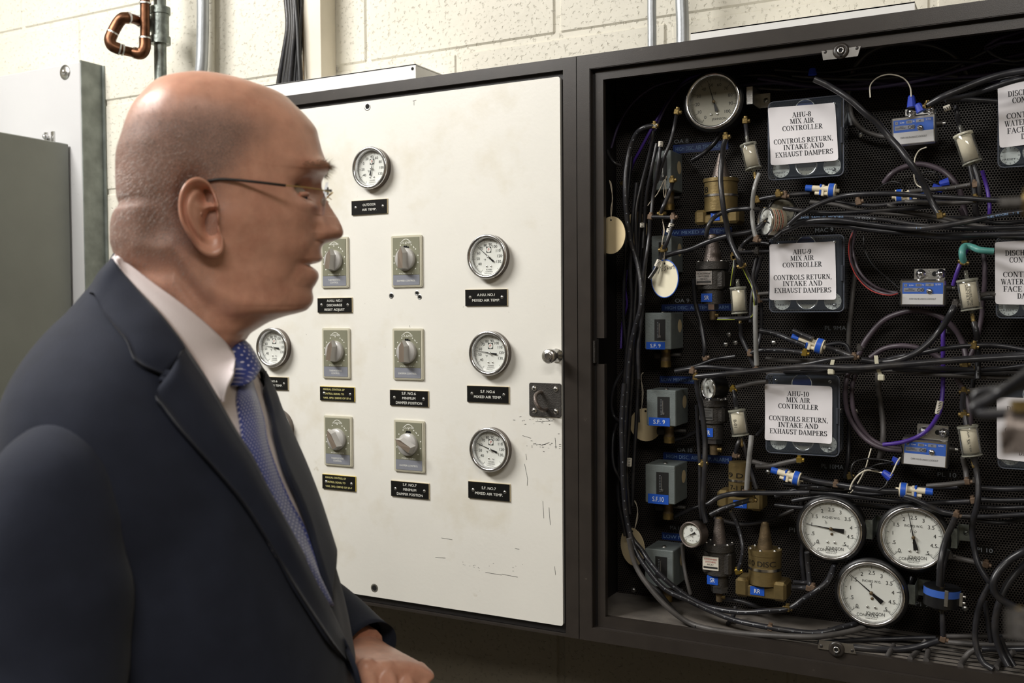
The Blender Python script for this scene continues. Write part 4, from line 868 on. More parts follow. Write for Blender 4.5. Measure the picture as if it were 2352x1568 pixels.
# ------------------------------------------------ clear-cased controllers with paper signs
def controller(label, cx0, cx1, cy0, cy1, sheet, Y, lines, D=.045, lh=None, dials=True, lcx=None, slatch=True, extra_r=0, tilt=0):
    c = P((cx0+cx1)/2, (cy0+cy1)/2, Y); t = thing('pneumatic_controller', label, 'controller', (c.x, Y, c.z), 'clear-cased controllers with paper signs')
    def L(px, py, YY=Y): q = P(px, py, YY)-c; return (q.x, q.z)
    x0 = L(cx0, (cy0+cy1)/2)[0]; x1 = L(cx1, (cy0+cy1)/2)[0]+extra_r; zt1 = L((cx0+cx1)/2, cy0)[1]; zb1 = L((cx0+cx1)/2, cy1)[1]
    w, h = x1-x0, zt1-zb1; mx, mz = (x0+x1)/2, (zt1+zb1)/2
    Dm = min(D, YB-.002-Y)
    MB().box(x0+.004, x1-.008, Dm*.55, Dm, zb1+.004, zt1-.004, mat('controller_body', H('2c2f3a'), .5, 0, .1, 80, .2, 60), .003).build('base', t)
    # clear shell: front sheet, sides and rounded rim
    b = MB(); outer = rrect(w, h, .007, 4, mx, mz); inner = rrect(w-.006, h-.006, .005, 4, mx, mz); n = len(outer)
    vs = [(x, Dm*.9, z) for x, z in outer]+[(x, .002, z) for x, z in outer]+[(x, 0, z) for x, z in inner]
    fs = [(i, (i+1) % n, n+(i+1) % n, n+i) for i in range(n)]+[(n+i, n+(i+1) % n, 2*n+(i+1) % n, 2*n+i) for i in range(n)]+[tuple(range(2*n, 3*n))]
    b.add(vs, fs, M_plastic, False); b.build('clear_cover', t)
    b = MB(); b.tube([(x, .0022, z) for x, z in rrect(w, h, .007, 3, mx, mz)], .0009, mat('cover_edge', H('5d626e'), .3, var=.2, vscale=90), 6, 1, closed=True); b.build('cover_rim', t)
    # dials and emblem behind the cover
    for (fx, fz, r, mt) in ((-.34, -.36, .0125, m_dial), (.34, -.36, .0125, m_dial), (0, -.33, .0165, m_dial), (-.02, .38, .0150, m_dial)):
        X_, Z_ = mx+fx*w, mz+fz*h; b = MB(Matrix.Translation((X_, .010, Z_)))
        if fz < 0:
            b.lathe([(r, 0), (0, 0)], m_dialg if fx == 0 else mt, 28); mk = b
            for k in range(12): a = k*pi/6; b.stroke([(r*.75*sin(a), r*.75*cos(a)), (r*.95*sin(a), r*.95*cos(a))], .0006, m_dink, -.0003)
            b.text('RESET' if fx < 0 else ('MAX' if fx else 'THROTTLING RANGE'), m_dink, 0, -.4*r, r*.2, r*1.1, -.0003)
            if fx == 0: b.lathe([(r, -.002), (r, .002), (r*.88, .003), (r*.86, 0)], m_chrome, 28)
            b.build('adjusting_dial', t)
        else:
            b.lathe([(r, 0), (0, 0)], m_bluedk, 28); b.lathe([(r, .0004), (r*.93, .0004)], m_dial, 28); b.build('round_emblem', t)
    if slatch:
        b = MB(); b.box(x1-.004, x1-.0005, -.002, .002, mz-.012, mz+.012, mat('clip_grey', H('3c4048'), .35), .0008); b.build('latch_clip', t)
    for (qx, qz) in ((1, 1), (1, -1), (-1, 1)):
        b = MB(); screw(b, mx+qx*(w/2-.014), .006, mz+qz*(h/2-.010), .0028, m_steel); b.build('screw', t)
    # paper sign, slightly curled
    Ys = Y-.0015; cs = [L(x, y, Ys) for x, y in sheet]; tl, tr, br, bl = [Vector(q) for q in cs]; n = 10; vs = []; fs = []; seed = cx0*.13+cy0*.7
    def pt(u, v): q = (bl*(1-u)+br*u)*(1-v)+(tl*(1-u)+tr*u)*v; return q
    def yo(u, v): return -.0015-.0012*noise.noise(Vector((u*3, v*3, seed)))-(.003*max(0, .12-min(u, 1-u))*8*max(0, abs(v-.5)-.3)*4)
    N1 = 24
    rc = .035
    for j in range(N1+1):
        for i in range(N1+1):
            u, v = i/N1, j/N1
            # rounded corners
            uu, vv = u, v
            du = max(0, rc-min(u, 1-u)); dv = max(0, rc-min(v, 1-v))
            if du > 0 and dv > 0:
                k = rc-sqrt(du*du+dv*dv)
                if k < 0: f = rc/sqrt(du*du+dv*dv); uu = (rc-du*f) if u < .5 else 1-(rc-du*f); vv = (rc-dv*f) if v < .5 else 1-(rc-dv*f)
            q = pt(uu, vv); vs.append((q.x, yo(u, v), q.y))
    fs = [(j*(N1+1)+i, j*(N1+1)+i+1, (j+1)*(N1+1)+i+1, (j+1)*(N1+1)+i) for j in range(N1) for i in range(N1)]
    b = MB(); b.add(vs, fs, m_paper, True); sh_ = b.build('paper_sign', t)
    mk = MB(); W_ = (tr-tl).length; H_ = (tl-bl).length; ex = (br-bl).normalized(); ang = atan2(ex.y, ex.x)
    lh = lh or .087
    vss, fss = [], []
    for (s, v, tw) in lines:
        vs2, f2, tw0 = serif2d(s); bb = len(vss); uc = .5 if lcx is None else lcx
        for a, z in vs2:
            u = uc+(a/tw0-.5)*tw; vvv = v+(z-.5)*lh; q = pt(u, vvv); vss.append((q.x, yo(u, vvv)-.00012, q.y))
        fss += [tuple(bb+i for i in f) for f in f2]
    mk.add(vss, fss, m_ink); mk.build('lettering', sh_)
    # creases
    return t
def std(n): return [('AHU-%s' % n, .845, .28 if n != '10' else .32), ('MIX AIR', .735, .36), ('CONTROLLER', .62, .60), ('CONTROLS RETURN,', .40, .88), ('INTAKE AND', .29, .60), ('EXHAUST DAMPERS', .17, .86)]
controller('clear controller case with the AHU-8 sign', 1764, 1937, 226, 408, [(1764, 248), (1918, 236), (1926, 368), (1771, 380)], -.085, std('8'))
controller('clear controller case with the AHU-9 sign', 1767, 1938, 542, 716, [(1768, 561), (1918, 554), (1921, 688), (1768, 689)], -.085, std('9'))
controller('clear controller case with the AHU-10 sign', 1759, 1927, 860, 1044, [(1757, 881), (1912, 887), (1911, 1019), (1757, 1010)], -.095, std('10'))
def disc(): return [('DISCHARGE AIR', .815, .72), ('CONTROLLER', .705, .60), ('CONTROLS HOT', .475, .78), ('WATER VALVE AND', .36, .84), ('FACE & BYPASS', .245, .78), ('DAMPERS', .135, .40)]
controller('clear case with DISCHARGE AIR sign at the top right edge of the frame', 2293, 2470, 176, 379, [(2291, 192), (2456, 170), (2466, 318), (2296, 340)], -.085, disc(), slatch=False)
controller('clear case with DISCHARGE AIR sign at the right edge, middle of three', 2289, 2470, 540, 730, [(2285, 556), (2452, 547), (2458, 702), (2286, 698)], -.085, disc(), slatch=False)
controller('clear case with DISCHARGE AIR sign behind the blurred hoses at the right', 2293, 2470, 884, 1080, [(2289, 911), (2456, 918), (2458, 1072), (2290, 1053)], -.085, disc(), slatch=False)

# ------------------------------------------------ electric relays with blue and white labels
def lockout(label, x0, x1, y0, y1, Y, br, fx0=None, tilt=0):
    c = P((x0+x1)/2, (y0+y1)/2, Y); t = thing('lockout_relay', label, 'relay', (c.x, Y, c.z), 'electric lockout relays', (0, radians(tilt), 0))
    w = P(x1, c.z and (y0+y1)/2, Y).x-P(x0, (y0+y1)/2, Y).x; h = P((x0+x1)/2, y0, Y).z-P((x0+x1)/2, y1, Y).z
    MB().box(-w/2, w/2, 0, .034, -h/2, h/2, m_steel, .0022).build('housing', t)
    lw, lh = w*.88, h*.80; y = -.0006; zc = -h*.03
    b = MB(); b.prism([(-lw/2, zc-lh/2), (lw/2, zc-lh/2), (lw/2, zc-lh*.02), (-lw/2, zc-lh*.02)], .0002, y, m_white); pl = b.build('white_label', t)
    mk = MB(); mk.text('CHW-VALVE-UNOCC-LOCKOUT', m_dink, 0, zc-lh*.25, lh*.075, lw*.66, y-.0003); mk.build('lettering', pl)
    b = MB(); b.prism([(-lw/2, zc-lh*.02), (lw/2, zc-lh*.02), (lw/2, zc+lh/2), (-lw/2, zc+lh/2)], .0002, y, m_bluel); pl = b.build('blue_label', t)
    mk = MB(); y -= .0003
    def patch(x, z, ww, hh): mk.prism([(x-ww/2, z-hh/2), (x+ww/2, z-hh/2), (x+ww/2, z+hh/2), (x-ww/2, z+hh/2)], y+.0001, y, m_zinc if False else m_grip)
    zu = zc+lh*.40
    patch(-lw*.42, zu-lh*.02, lw*.07, lh*.12); patch(-lw*.10, zu-lh*.01, lw*.15, lh*.12); patch(.17*lw, zu, lw*.20, lh*.13); patch(-lw*.22, zc+lh*.17, lw*.50, lh*.18)
    for s, x, z, hh, ww in (('6', -.42, .38, .07, .02), ('WATTS', -.28, .38, .06, .11), ('50/60', -.10, .39, .07, .09), ('Hz', .01, .39, .06, .04), ('24', .17, .40, .07, .05), ('VOLTS', .38, .42, .07, .13), ('APPLIANCE CONTROL', -.32, .15, .05, .25), ('LISTED', -.30, .21, .05, .1)):
        mk.text(s, m_dink if s in ('6', '50/60', '24', 'APPLIANCE CONTROL', 'LISTED') else m_engr, x*lw, zc+z*lh, hh*lh, ww*lw, y-.0003, rot=pi)
    for x in (-.09, .0): mk.tube([(x*lw+lh*.06*cos(a), y-.0003, zc+lh*.17+lh*.06*sin(a)) for a in [k*pi/6 for k in range(12)]], .00025, m_dink, 4, 1, closed=True)
    mk.text('SR', m_dink, 0, zc+lh*.17, lh*.06, None, y-.0004)
    mk.build('lettering', pl)
    b = MB(); screw(b, lw*.17, -.0006, zc+lh*.10, .0045, m_steel, -.5); b.build('screw', t)
    bx0, bx1, by0, by1 = br; q0 = P(bx0, by1, Y)-c; q1 = P(bx1, by0, Y)-c; bw = q1.x-q0.x; bz1 = P((bx0+bx1)/2, by0, Y).z-c.z
    b = MB(); b.box(q0.x, q1.x, .004, .0055, h/2-.003, bz1, m_zinc, .0005); brk = b.build('mounting_bracket', t)
    for fx in (.22, .86):
        b = MB(Matrix.Translation((q0.x+bw*fx, .004, (h/2+bz1)/2))); b.lathe([(.0068, 0), (.0068, .0012), (.0044, .0014), (.0042, .003), (.0025, .0042), (0, .0044)], m_chrome, 20); b.stroke([(-.0025, -.0015), (.0025, .0015)], .0009, m_blackdial, -.0046); b.stroke([(-.0015, .0025), (.0015, -.0025)], .0009, m_blackdial, -.0046); b.build('screw', brk)
    b = MB(Matrix.Translation((q0.x+bw*.66, .0038, (h/2+bz1)/2))); b.lathe([(.0036, 0), (0, .0001)], m_hole, 16); b.build('slot_hole', brk)
    b = MB(); b.cyl((w/2, .016, h*.18), (w/2+.007, .016, h*.18), .005, m_dkcast, n=14); b.cyl((w/2+.006, .016, h*.18), (w/2+.011, .016, h*.18), .003, m_zinc, n=10); b.build('side_bushing', t)
    return t
lockout('CHW-VALVE-UNOCC-LOCKOUT relay at the top, under white wire loop', 2046, 2150, 264, 333, -.075, (2079, 2150, 246, 264), tilt=-1.2)
lockout('CHW-VALVE-UNOCC-LOCKOUT relay in the middle row with screwed bracket', 2066, 2172, 641, 703, -.08, (2098, 2170, 616, 641), tilt=1.0)
lockout('CHW-VALVE-UNOCC-LOCKOUT relay at the bottom with a purple cable behind', 2070, 2178, 1008, 1073, -.08, (2103, 2176, 975, 1008), tilt=2.4)

# ------------------------------------------------ clear inline filters
def filt(label, a, b_, rpx, Y, wr=None, flange=False):
    pa, pb = P(a[0], a[1], Y), P(b_[0], b_[1], Y); d = (pb-pa); L = d.length; d.normalize(); r = rpx*(pa-CAM).dot(_f)/FPX
    t = thing('inline_filter', label, 'air filter', pa, 'clear inline air filters', Vector((0, 0, -1)).rotation_difference(d).to_euler())
    b = MB(Matrix.Rotation(radians(90), 4, 'X')) # local -Y -> -Z
    R = Matrix.Rotation(radians(90), 4, 'X')
    b = MB(); b.lathe([(.0025, -.012), (.0028, 0), (r*.86, .0005), (r, .003), (r, L-.003), (r*.86, L-.0005), (.0028, L), (.0025, L+.012)], M_filterglass, 28, R); b.build('clear_housing', t)
    b = MB(); b.lathe([(0, .005), (r*.78, .005), (r*.78, L-.005), (0, L-.005)], m_felt, 28, R); el = b.build('filter_element', t)
    if wr:
        mk = MB()
        for i, s in enumerate(wr): mk.text(s, m_dink, .0014*(i-1)*1.8, -L*.5, .0022 if len(s) > 4 else .005, min(L*.7, .03) if len(s) > 4 else None, -r*.80, rot=-pi/2)
        mk.build('lettering', el)
    b = MB(); b.lathe([(r+.0004, 0), (r+.0008, .0015), (r+.0004, .003)], m_clearbez if flange else mat('filter_rim', H('8c8c80'), .3), 28, R); b.build('end_ring', t); b = MB(); b.lathe([(r+.0002, L-.0025), (r+.0006, L-.0015), (r+.0002, L-.0005)], mat('filter_rim', H('8c8c80'), .3), 28, R); b.build('end_ring', t)
    b = MB(); b.lathe([(.0022, L+.004), (.0030, L+.009), (.0024, L+.012), (.0030, L+.013), (.0024, L+.016)], m_brass, 12, R); b.build('barb', t)
    return t
filt('clear inline filter left of the AHU-8 case', (1718, 330), (1731, 389), 18, -.10)
filt('clear inline filter beside the SR relay left of AHU-9', (1695, 659), (1699, 721), 18, -.11)
filt('clear inline filter left of the AHU-10 sign with pencil marks', (1692, 940), (1701, 1001), 19, -.11, ['B-01'])
filt('clear inline filter at upper right with flanged top', (2211, 307), (2234, 376), 21, -.10, flange=True)
filt('clear inline filter with printed arrow hanging from the teal tube', (2221, 641), (2232, 713), 22.5, -.10, ['AIR FILTER', 'FLOW >', 'PRESSURE MAX'])
filt('clear inline filter beside the bottom lockout relay', (2222, 977), (2233, 1047), 22, -.10, ['^^', 'AIR FILTER'])

# ------------------------------------------------ blue and cream restrictor valves
def valve(label, c, ang, Y, s=1.0, flip=1):
    p = P(c[0], c[1], Y); t = thing('restrictor_valve', label, 'valve', p, 'blue and cream restrictor valves', (0, radians(-ang), 0))
    k = .00064*s*(p-CAM).dot(_f)/1.47*1.0; f = flip
    b = MB(); b.cyl((0, 0, 0), (f*16*k, 0, 0), 15.5*k, m_cream, n=32); b.build('disc', t)
    b = MB(); b.cyl((f*2*k, 0, 0), (f*13*k, 0, 0), 16.3*k, m_blue, n=32); b.build('blue_band', t)
    b = MB(); b.cyl((f*15*k, 0, 0), (f*24*k, 0, 0), 4.5*k, m_cream, n=14); b.build('outlet_barb', t)
    b = MB(); b.cyl((-f*38*k, 0, 3*k), (0, 0, 3*k), 7*k, m_cream, n=20); b.cyl((-f*30*k, 0, -8*k), (0, 0, -8*k), 4.2*k, m_cream, n=12); b.box(-f*15*k, -f*9*k, -6*k, 6*k, -14*k, 12*k, m_cream, .0008); b.build('body', t)
    b = MB(); b.box(-f*20*k, -f*15*k, -6.5*k, 6.5*k, -12*k, 13*k, m_blue, .0008); b.build('blue_collar', t)
    b = MB(); b.cyl((-f*52*k, 0, 3*k), (-f*37*k, 0, 3*k), 7.6*k, m_blue, n=20); b.build('end_cap', t)
    return t
valve('restrictor valve right below the AHU-8 case', (1903, 437), -6, -.10, 1.0)
valve('restrictor valve behind the crossing hoses right of the AHU-8 one', (2074, 450), 2, -.09, 1.0, -1)
valve('restrictor valve tilted downward between AHU-9 and AHU-10 cases', (1874, 792), -16, -.115, 1.1)
valve('restrictor valve below the AHU-10 case', (1822, 1096), -12, -.11, 1.0)
valve('restrictor valve above the right large gauge', (2084, 1126), -3, -.11, 1.05, -1)

# round black and blue diaphragm fitting
p = P(2163, 1368, -.11); t = thing('diaphragm_fitting', 'round black fitting with blue band and clamp beside the lowest large gauge', 'fitting', p, rot=(0, radians(3), 0))
k = .00062
b = MB(); b.cyl((0, 0, -20*k), (0, 0, 22*k), 38*k, m_black, n=40); b.cyl((0, 0, -28*k), (0, 0, -18*k), 22*k, m_black, n=24); b.build('body', t)
b = MB(); b.cyl((0, 0, 4*k), (0, 0, 20*k), 38.8*k, m_bluel, n=40, caps=False); bb = b.build('blue_band', t)
b = MB(); b.box(8*k, 16*k, -41*k, -38*k, -12*k, 24*k, m_zinc, .0005); b.box(36*k, 44*k, -12*k, -2*k, -14*k, 16*k, m_zinc, .0006); b.cyl((38*k, -7*k, 8*k), (49*k, -7*k, 8*k), 3*k, m_steel, n=10); b.cyl((38*k, -7*k, -6*k), (49*k, -7*k, -6*k), 3*k, m_steel, n=10); b.build('clamp', t)
b = MB(); b.cyl((0, 0, 20*k), (0, 0, 27*k), 5*k, m_brass, n=12); b.cyl((0, 0, -36*k), (0, 0, -26*k), 4.5*k, m_brass, n=12); b.build('barb', t)

# ------------------------------------------------ paper tags on strings
def tagdisc(label, c, wpx_, hpx, Y, m, ang=0, rim=None, txt=None, string=None, group=None, squash=None):
    p = P(c[0], c[1], Y); R = rz(c[0], c[1], Y, hpx/2); t = thing('round_tag', label, 'tag', p, group, (0, 0, radians(ang)))
    b = MB(); b.prism(circ(R, 40), .0004, -.0004, m); b.prism(circ(.0018, 12, 0, R*.82), -.0003, -.0006, m_hole); b.build('disc', t)
    if rim: b = MB(); b.tube([(R*cos(a), 0, R*sin(a)) for a in [k*pi/20 for k in range(40)]], .0010, rim, 6, 1, closed=True); b.build('rim', t)
    if txt:
        b = MB()
        for pl in txt: b.stroke([(x*R, z*R) for x, z in pl], R*.035, m_ink, -.0007)
        b.build('handwriting', t)
    if string:
        inv = Matrix.Rotation(-radians(ang), 4, 'Z')
        for j in (0, 1):
            b = MB(); b.tube([inv @ (P(x+j*2.5*(1 if i % 2 else -.3), y, Y-.001)-p) for i, (x, y) in enumerate(string)], .0005, m_string, 6, 3); b.build('string', t)
    return t
S = [[(-.52, .62), (-.30, .66), (-.48, .28)], [(-.24, .52), (-.14, .54)], [(-.24, .42), (-.13, .44)], [(.12, .66), (.0, .62), (.1, .50), (-.02, .44)], [(.22, .48), (.26, .56), (.22, .6), (.28, .5)], [(.34, .48), (.36, .62), (.44, .62), (.44, .48)], [(.52, .5), (.54, .64), (.60, .64)], [(.70, .50), (.70, .76)], [(.62, .66), (.80, .68)]]
tagdisc('round cream tag with blue rim and handwriting, hanging at centre left of the cabinet', (1527, 640), 70, 86, -.12, m_tagw, -26, m_bluel, S, [(1525, 604), (1524, 580), (1521, 560), (1524, 530), (1522, 505), (1519, 494)])
tagdisc('round cream tag hanging against the left edge of the open cabinet', (1404, 540), 40, 86, -.135, m_tag, -20, None, None, [(1404, 504), (1403, 480), (1407, 455), (1401, 420), (1400, 414)])
tagdisc('dim round tag hanging behind the tubes next to the left cream tag', (1460, 526), 40, 80, -.06, m_tag, -30, None, None, [(1460, 490), (1458, 470)])
tagdisc('cream tag half hidden behind the middle S.F. 9 switch box', (1483, 975), 60, 76, -.045, m_tag, 0, None, None, [(1474, 940), (1475, 900), (1473, 862), (1476, 855)])
tagdisc('dim grey tag behind the tubes near the cabinet bottom left', (1453, 1255), 40, 86, -.05, m_tag, -30, None, None, [(1458, 1215), (1462, 1190), (1464, 1165), (1456, 1150), (1452, 1148)])
# second free loop of string
b = MB(); b.tube([P(x, y, -.11) for x, y in [(1531, 404), (1528, 418), (1530, 438), (1527, 454), (1524, 440), (1527, 412), (1510, 445), (1495, 462), (1488, 472)]], .0006, m_string, 6, 4); tag(b.build('string'), 'loose white string dangling from the small fitting beside the topmost switch box', 'string')

# ------------------------------------------------ embossed strips and panel lettering on the perforated sheet
def strip(label, x0, x1, y0, y1, txt, dark=True, Y=YB-.0022):
    c = P((x0+x1)/2, (y0+y1)/2, Y); w = P(x1, y0, Y).x-P(x0, y0, Y).x; h = P((x0+x1)/2, y0, Y).z-P((x0+x1)/2, y1, Y).z
    t = thing('label_strip', label, 'label strip', (c.x, Y, c.z), 'embossed strips on the perforated panel')
    if dark: blue_label(t, 0, 0, w, h, .0007, txt, .9, True, tm=m_printb, name='blue_tape')
    else: b = MB(); b.box(-w/2, w/2, 0, .0006, -h/2, h/2, m_plate); q = b.build('black_tape', t); b = MB(); b.text(txt, m_print, 0, 0, h*.62, w*.9, -.0003); b.build('lettering', q)
strip('blue HIGH DISC. AIR TEMP. strip below the big grey gauge', 1545, 1672, 328, 348, 'HIGH DISC. AIR TEMP. ALARM')
strip('blue LOW MIXED AIR TEMP. strip above the second switch box', 1520, 1680, 525, 540, 'LOW MIXED AIR TEMP.')
strip('blue HIGH DISC. AIR strip above the upper S.F. 9 box', 1518, 1680, 698, 714, 'HIGH DISC. AIR TEMP. ALARM')
strip('blue LOW MIXED AIR strip above the middle S.F. 9 box', 1515, 1600, 864, 880, 'LOW MIXED AIR')
strip('blue HIGH DISC. AIR TEMP. strip above the S.F.10 box', 1522, 1680, 1043, 1060, 'HIGH DISC. AIR TEMP. ALARM')
strip('short blue strip above the lowest switch box', 1520, 1600, 1226, 1242, 'LOW MIXED')
for (txt, x, y, w, h) in (('OA 8', 1565, 324, 36, 9), ('OA 9', 1567, 690, 36, 9), ('OA 10', 1573, 1033, 38, 9), ('MAC 9', 1893, 528, 46, 10), ('PL 9MA', 1919, 753, 54, 10), ('PL 10MA', 1912, 1071, 56, 10), ('PL 10', 2175, 1090, 48, 10), ('PI 8', 1828, 1217, 34, 10), ('PI 9', 2118, 1387, 34, 10), ('PI 10', 2262, 1263, 40, 10), ('PL 9', 2180, 760, 40, 10), ('MA 10', 1553, 1212, 30, 9)):
    strip('black panel strip lettered %s, %s' % (txt, 'upper' if y < 700 else ('middle' if y < 900 else 'lower')), x-w/2, x+w/2, y-h*.8, y+h*.8, txt, False)
for (px, py) in ((1674, 768), (1667, 791), (1689, 787), (1777, 787), (1764, 1084), (1965, 944), (1975, 310), (2216, 1397), (1420, 1402), (1455, 1355)):
    q = P(px, py, YB-.002); b = MB(Matrix.Translation(q)); b.lathe([(.0045, -.001), (.0045, 0), (.0038, .002), (0, .0024)], m_zinc, 16); b.stroke([(-.003, -.001), (.003, .001)], .001, m_blackdial, -.0026); tag(b.build('panel_screw'), 'slotted screw head fixed in the perforated black panel', 'screw', 'screws in the perforated panel')

# ------------------------------------------------ wire nuts, zip ties, labels on tubes
def wirenut(label, a, c, Y):
    p, q = P(*a, Y), P(*c, Y); t = MB(); t.cyl(p, q, .0065, m_bluenut, .0045, 10, smooth=False); t.cyl(q, q+(q-p)*.12, .0045, m_bluenut, .003, 10); tag(t.build('wire_nut'), label, 'wire nut', 'blue wire nuts')
wirenut('blue wire nut at the right foot of the white wire loop', (2094, 246), (2093, 222), -.10)
wirenut('blue wire nut touching the brass hose end above the top lockout relay', (2116, 256), (2108, 240), -.115)
wirenut('blue wire nut lying right of the arc above the second valve', (2180, 417), (2160, 422), -.07)
wirenut('blue wire nut lying just above the second restrictor valve', (2142, 431), (2164, 436), -.075)
wirenut('blue wire nut on the white wire left of the bottom lockout relay', (2046, 1097), (2029, 1084), -.115)
wirenut('blue wire nut on black wires beside the bottom lockout relay', (2049, 1057), (2064, 1061), -.10)
wirenut('blue wire nut in the shade under the top rail', (1866, 172), (1866, 158), -.09)
for lab, pts in (('cream zip tie around the tubes just above the AHU-10 case', [(1913, 826), (1910, 840), (1909, 852)]), ('cream zip tie with long tail below the middle tube bundle', [(2012, 816), (2013, 830), (2016, 846), (2024, 866)])):
    t = thing('zip_tie', lab, 'zip tie', (0, 0, 0), 'cream nylon zip ties'); b = MB(); pp = [P(x, y, -.135) for x, y in pts]
    for i in range(len(pp)-1): a, c = pp[i], pp[i+1]; b.add([a+Vector((-.0026, 0, 0)), a+Vector((.0026, 0, 0)), c+Vector((.0026, 0, 0)), c+Vector((-.0026, 0, 0)), a+Vector((-.0026, .001, 0)), a+Vector((.0026, .001, 0)), c+Vector((.0026, .001, 0)), c+Vector((-.0026, .001, 0))], [(0, 1, 2, 3), (0, 3, 7, 4), (1, 5, 6, 2)], m_tie)
    b.build('strap', t); q = pp[-1]; MB(Matrix.Translation(q)).box(-.0045, .0045, -.003, .003, -.005, .004, m_tie, .0015).build('head', t)
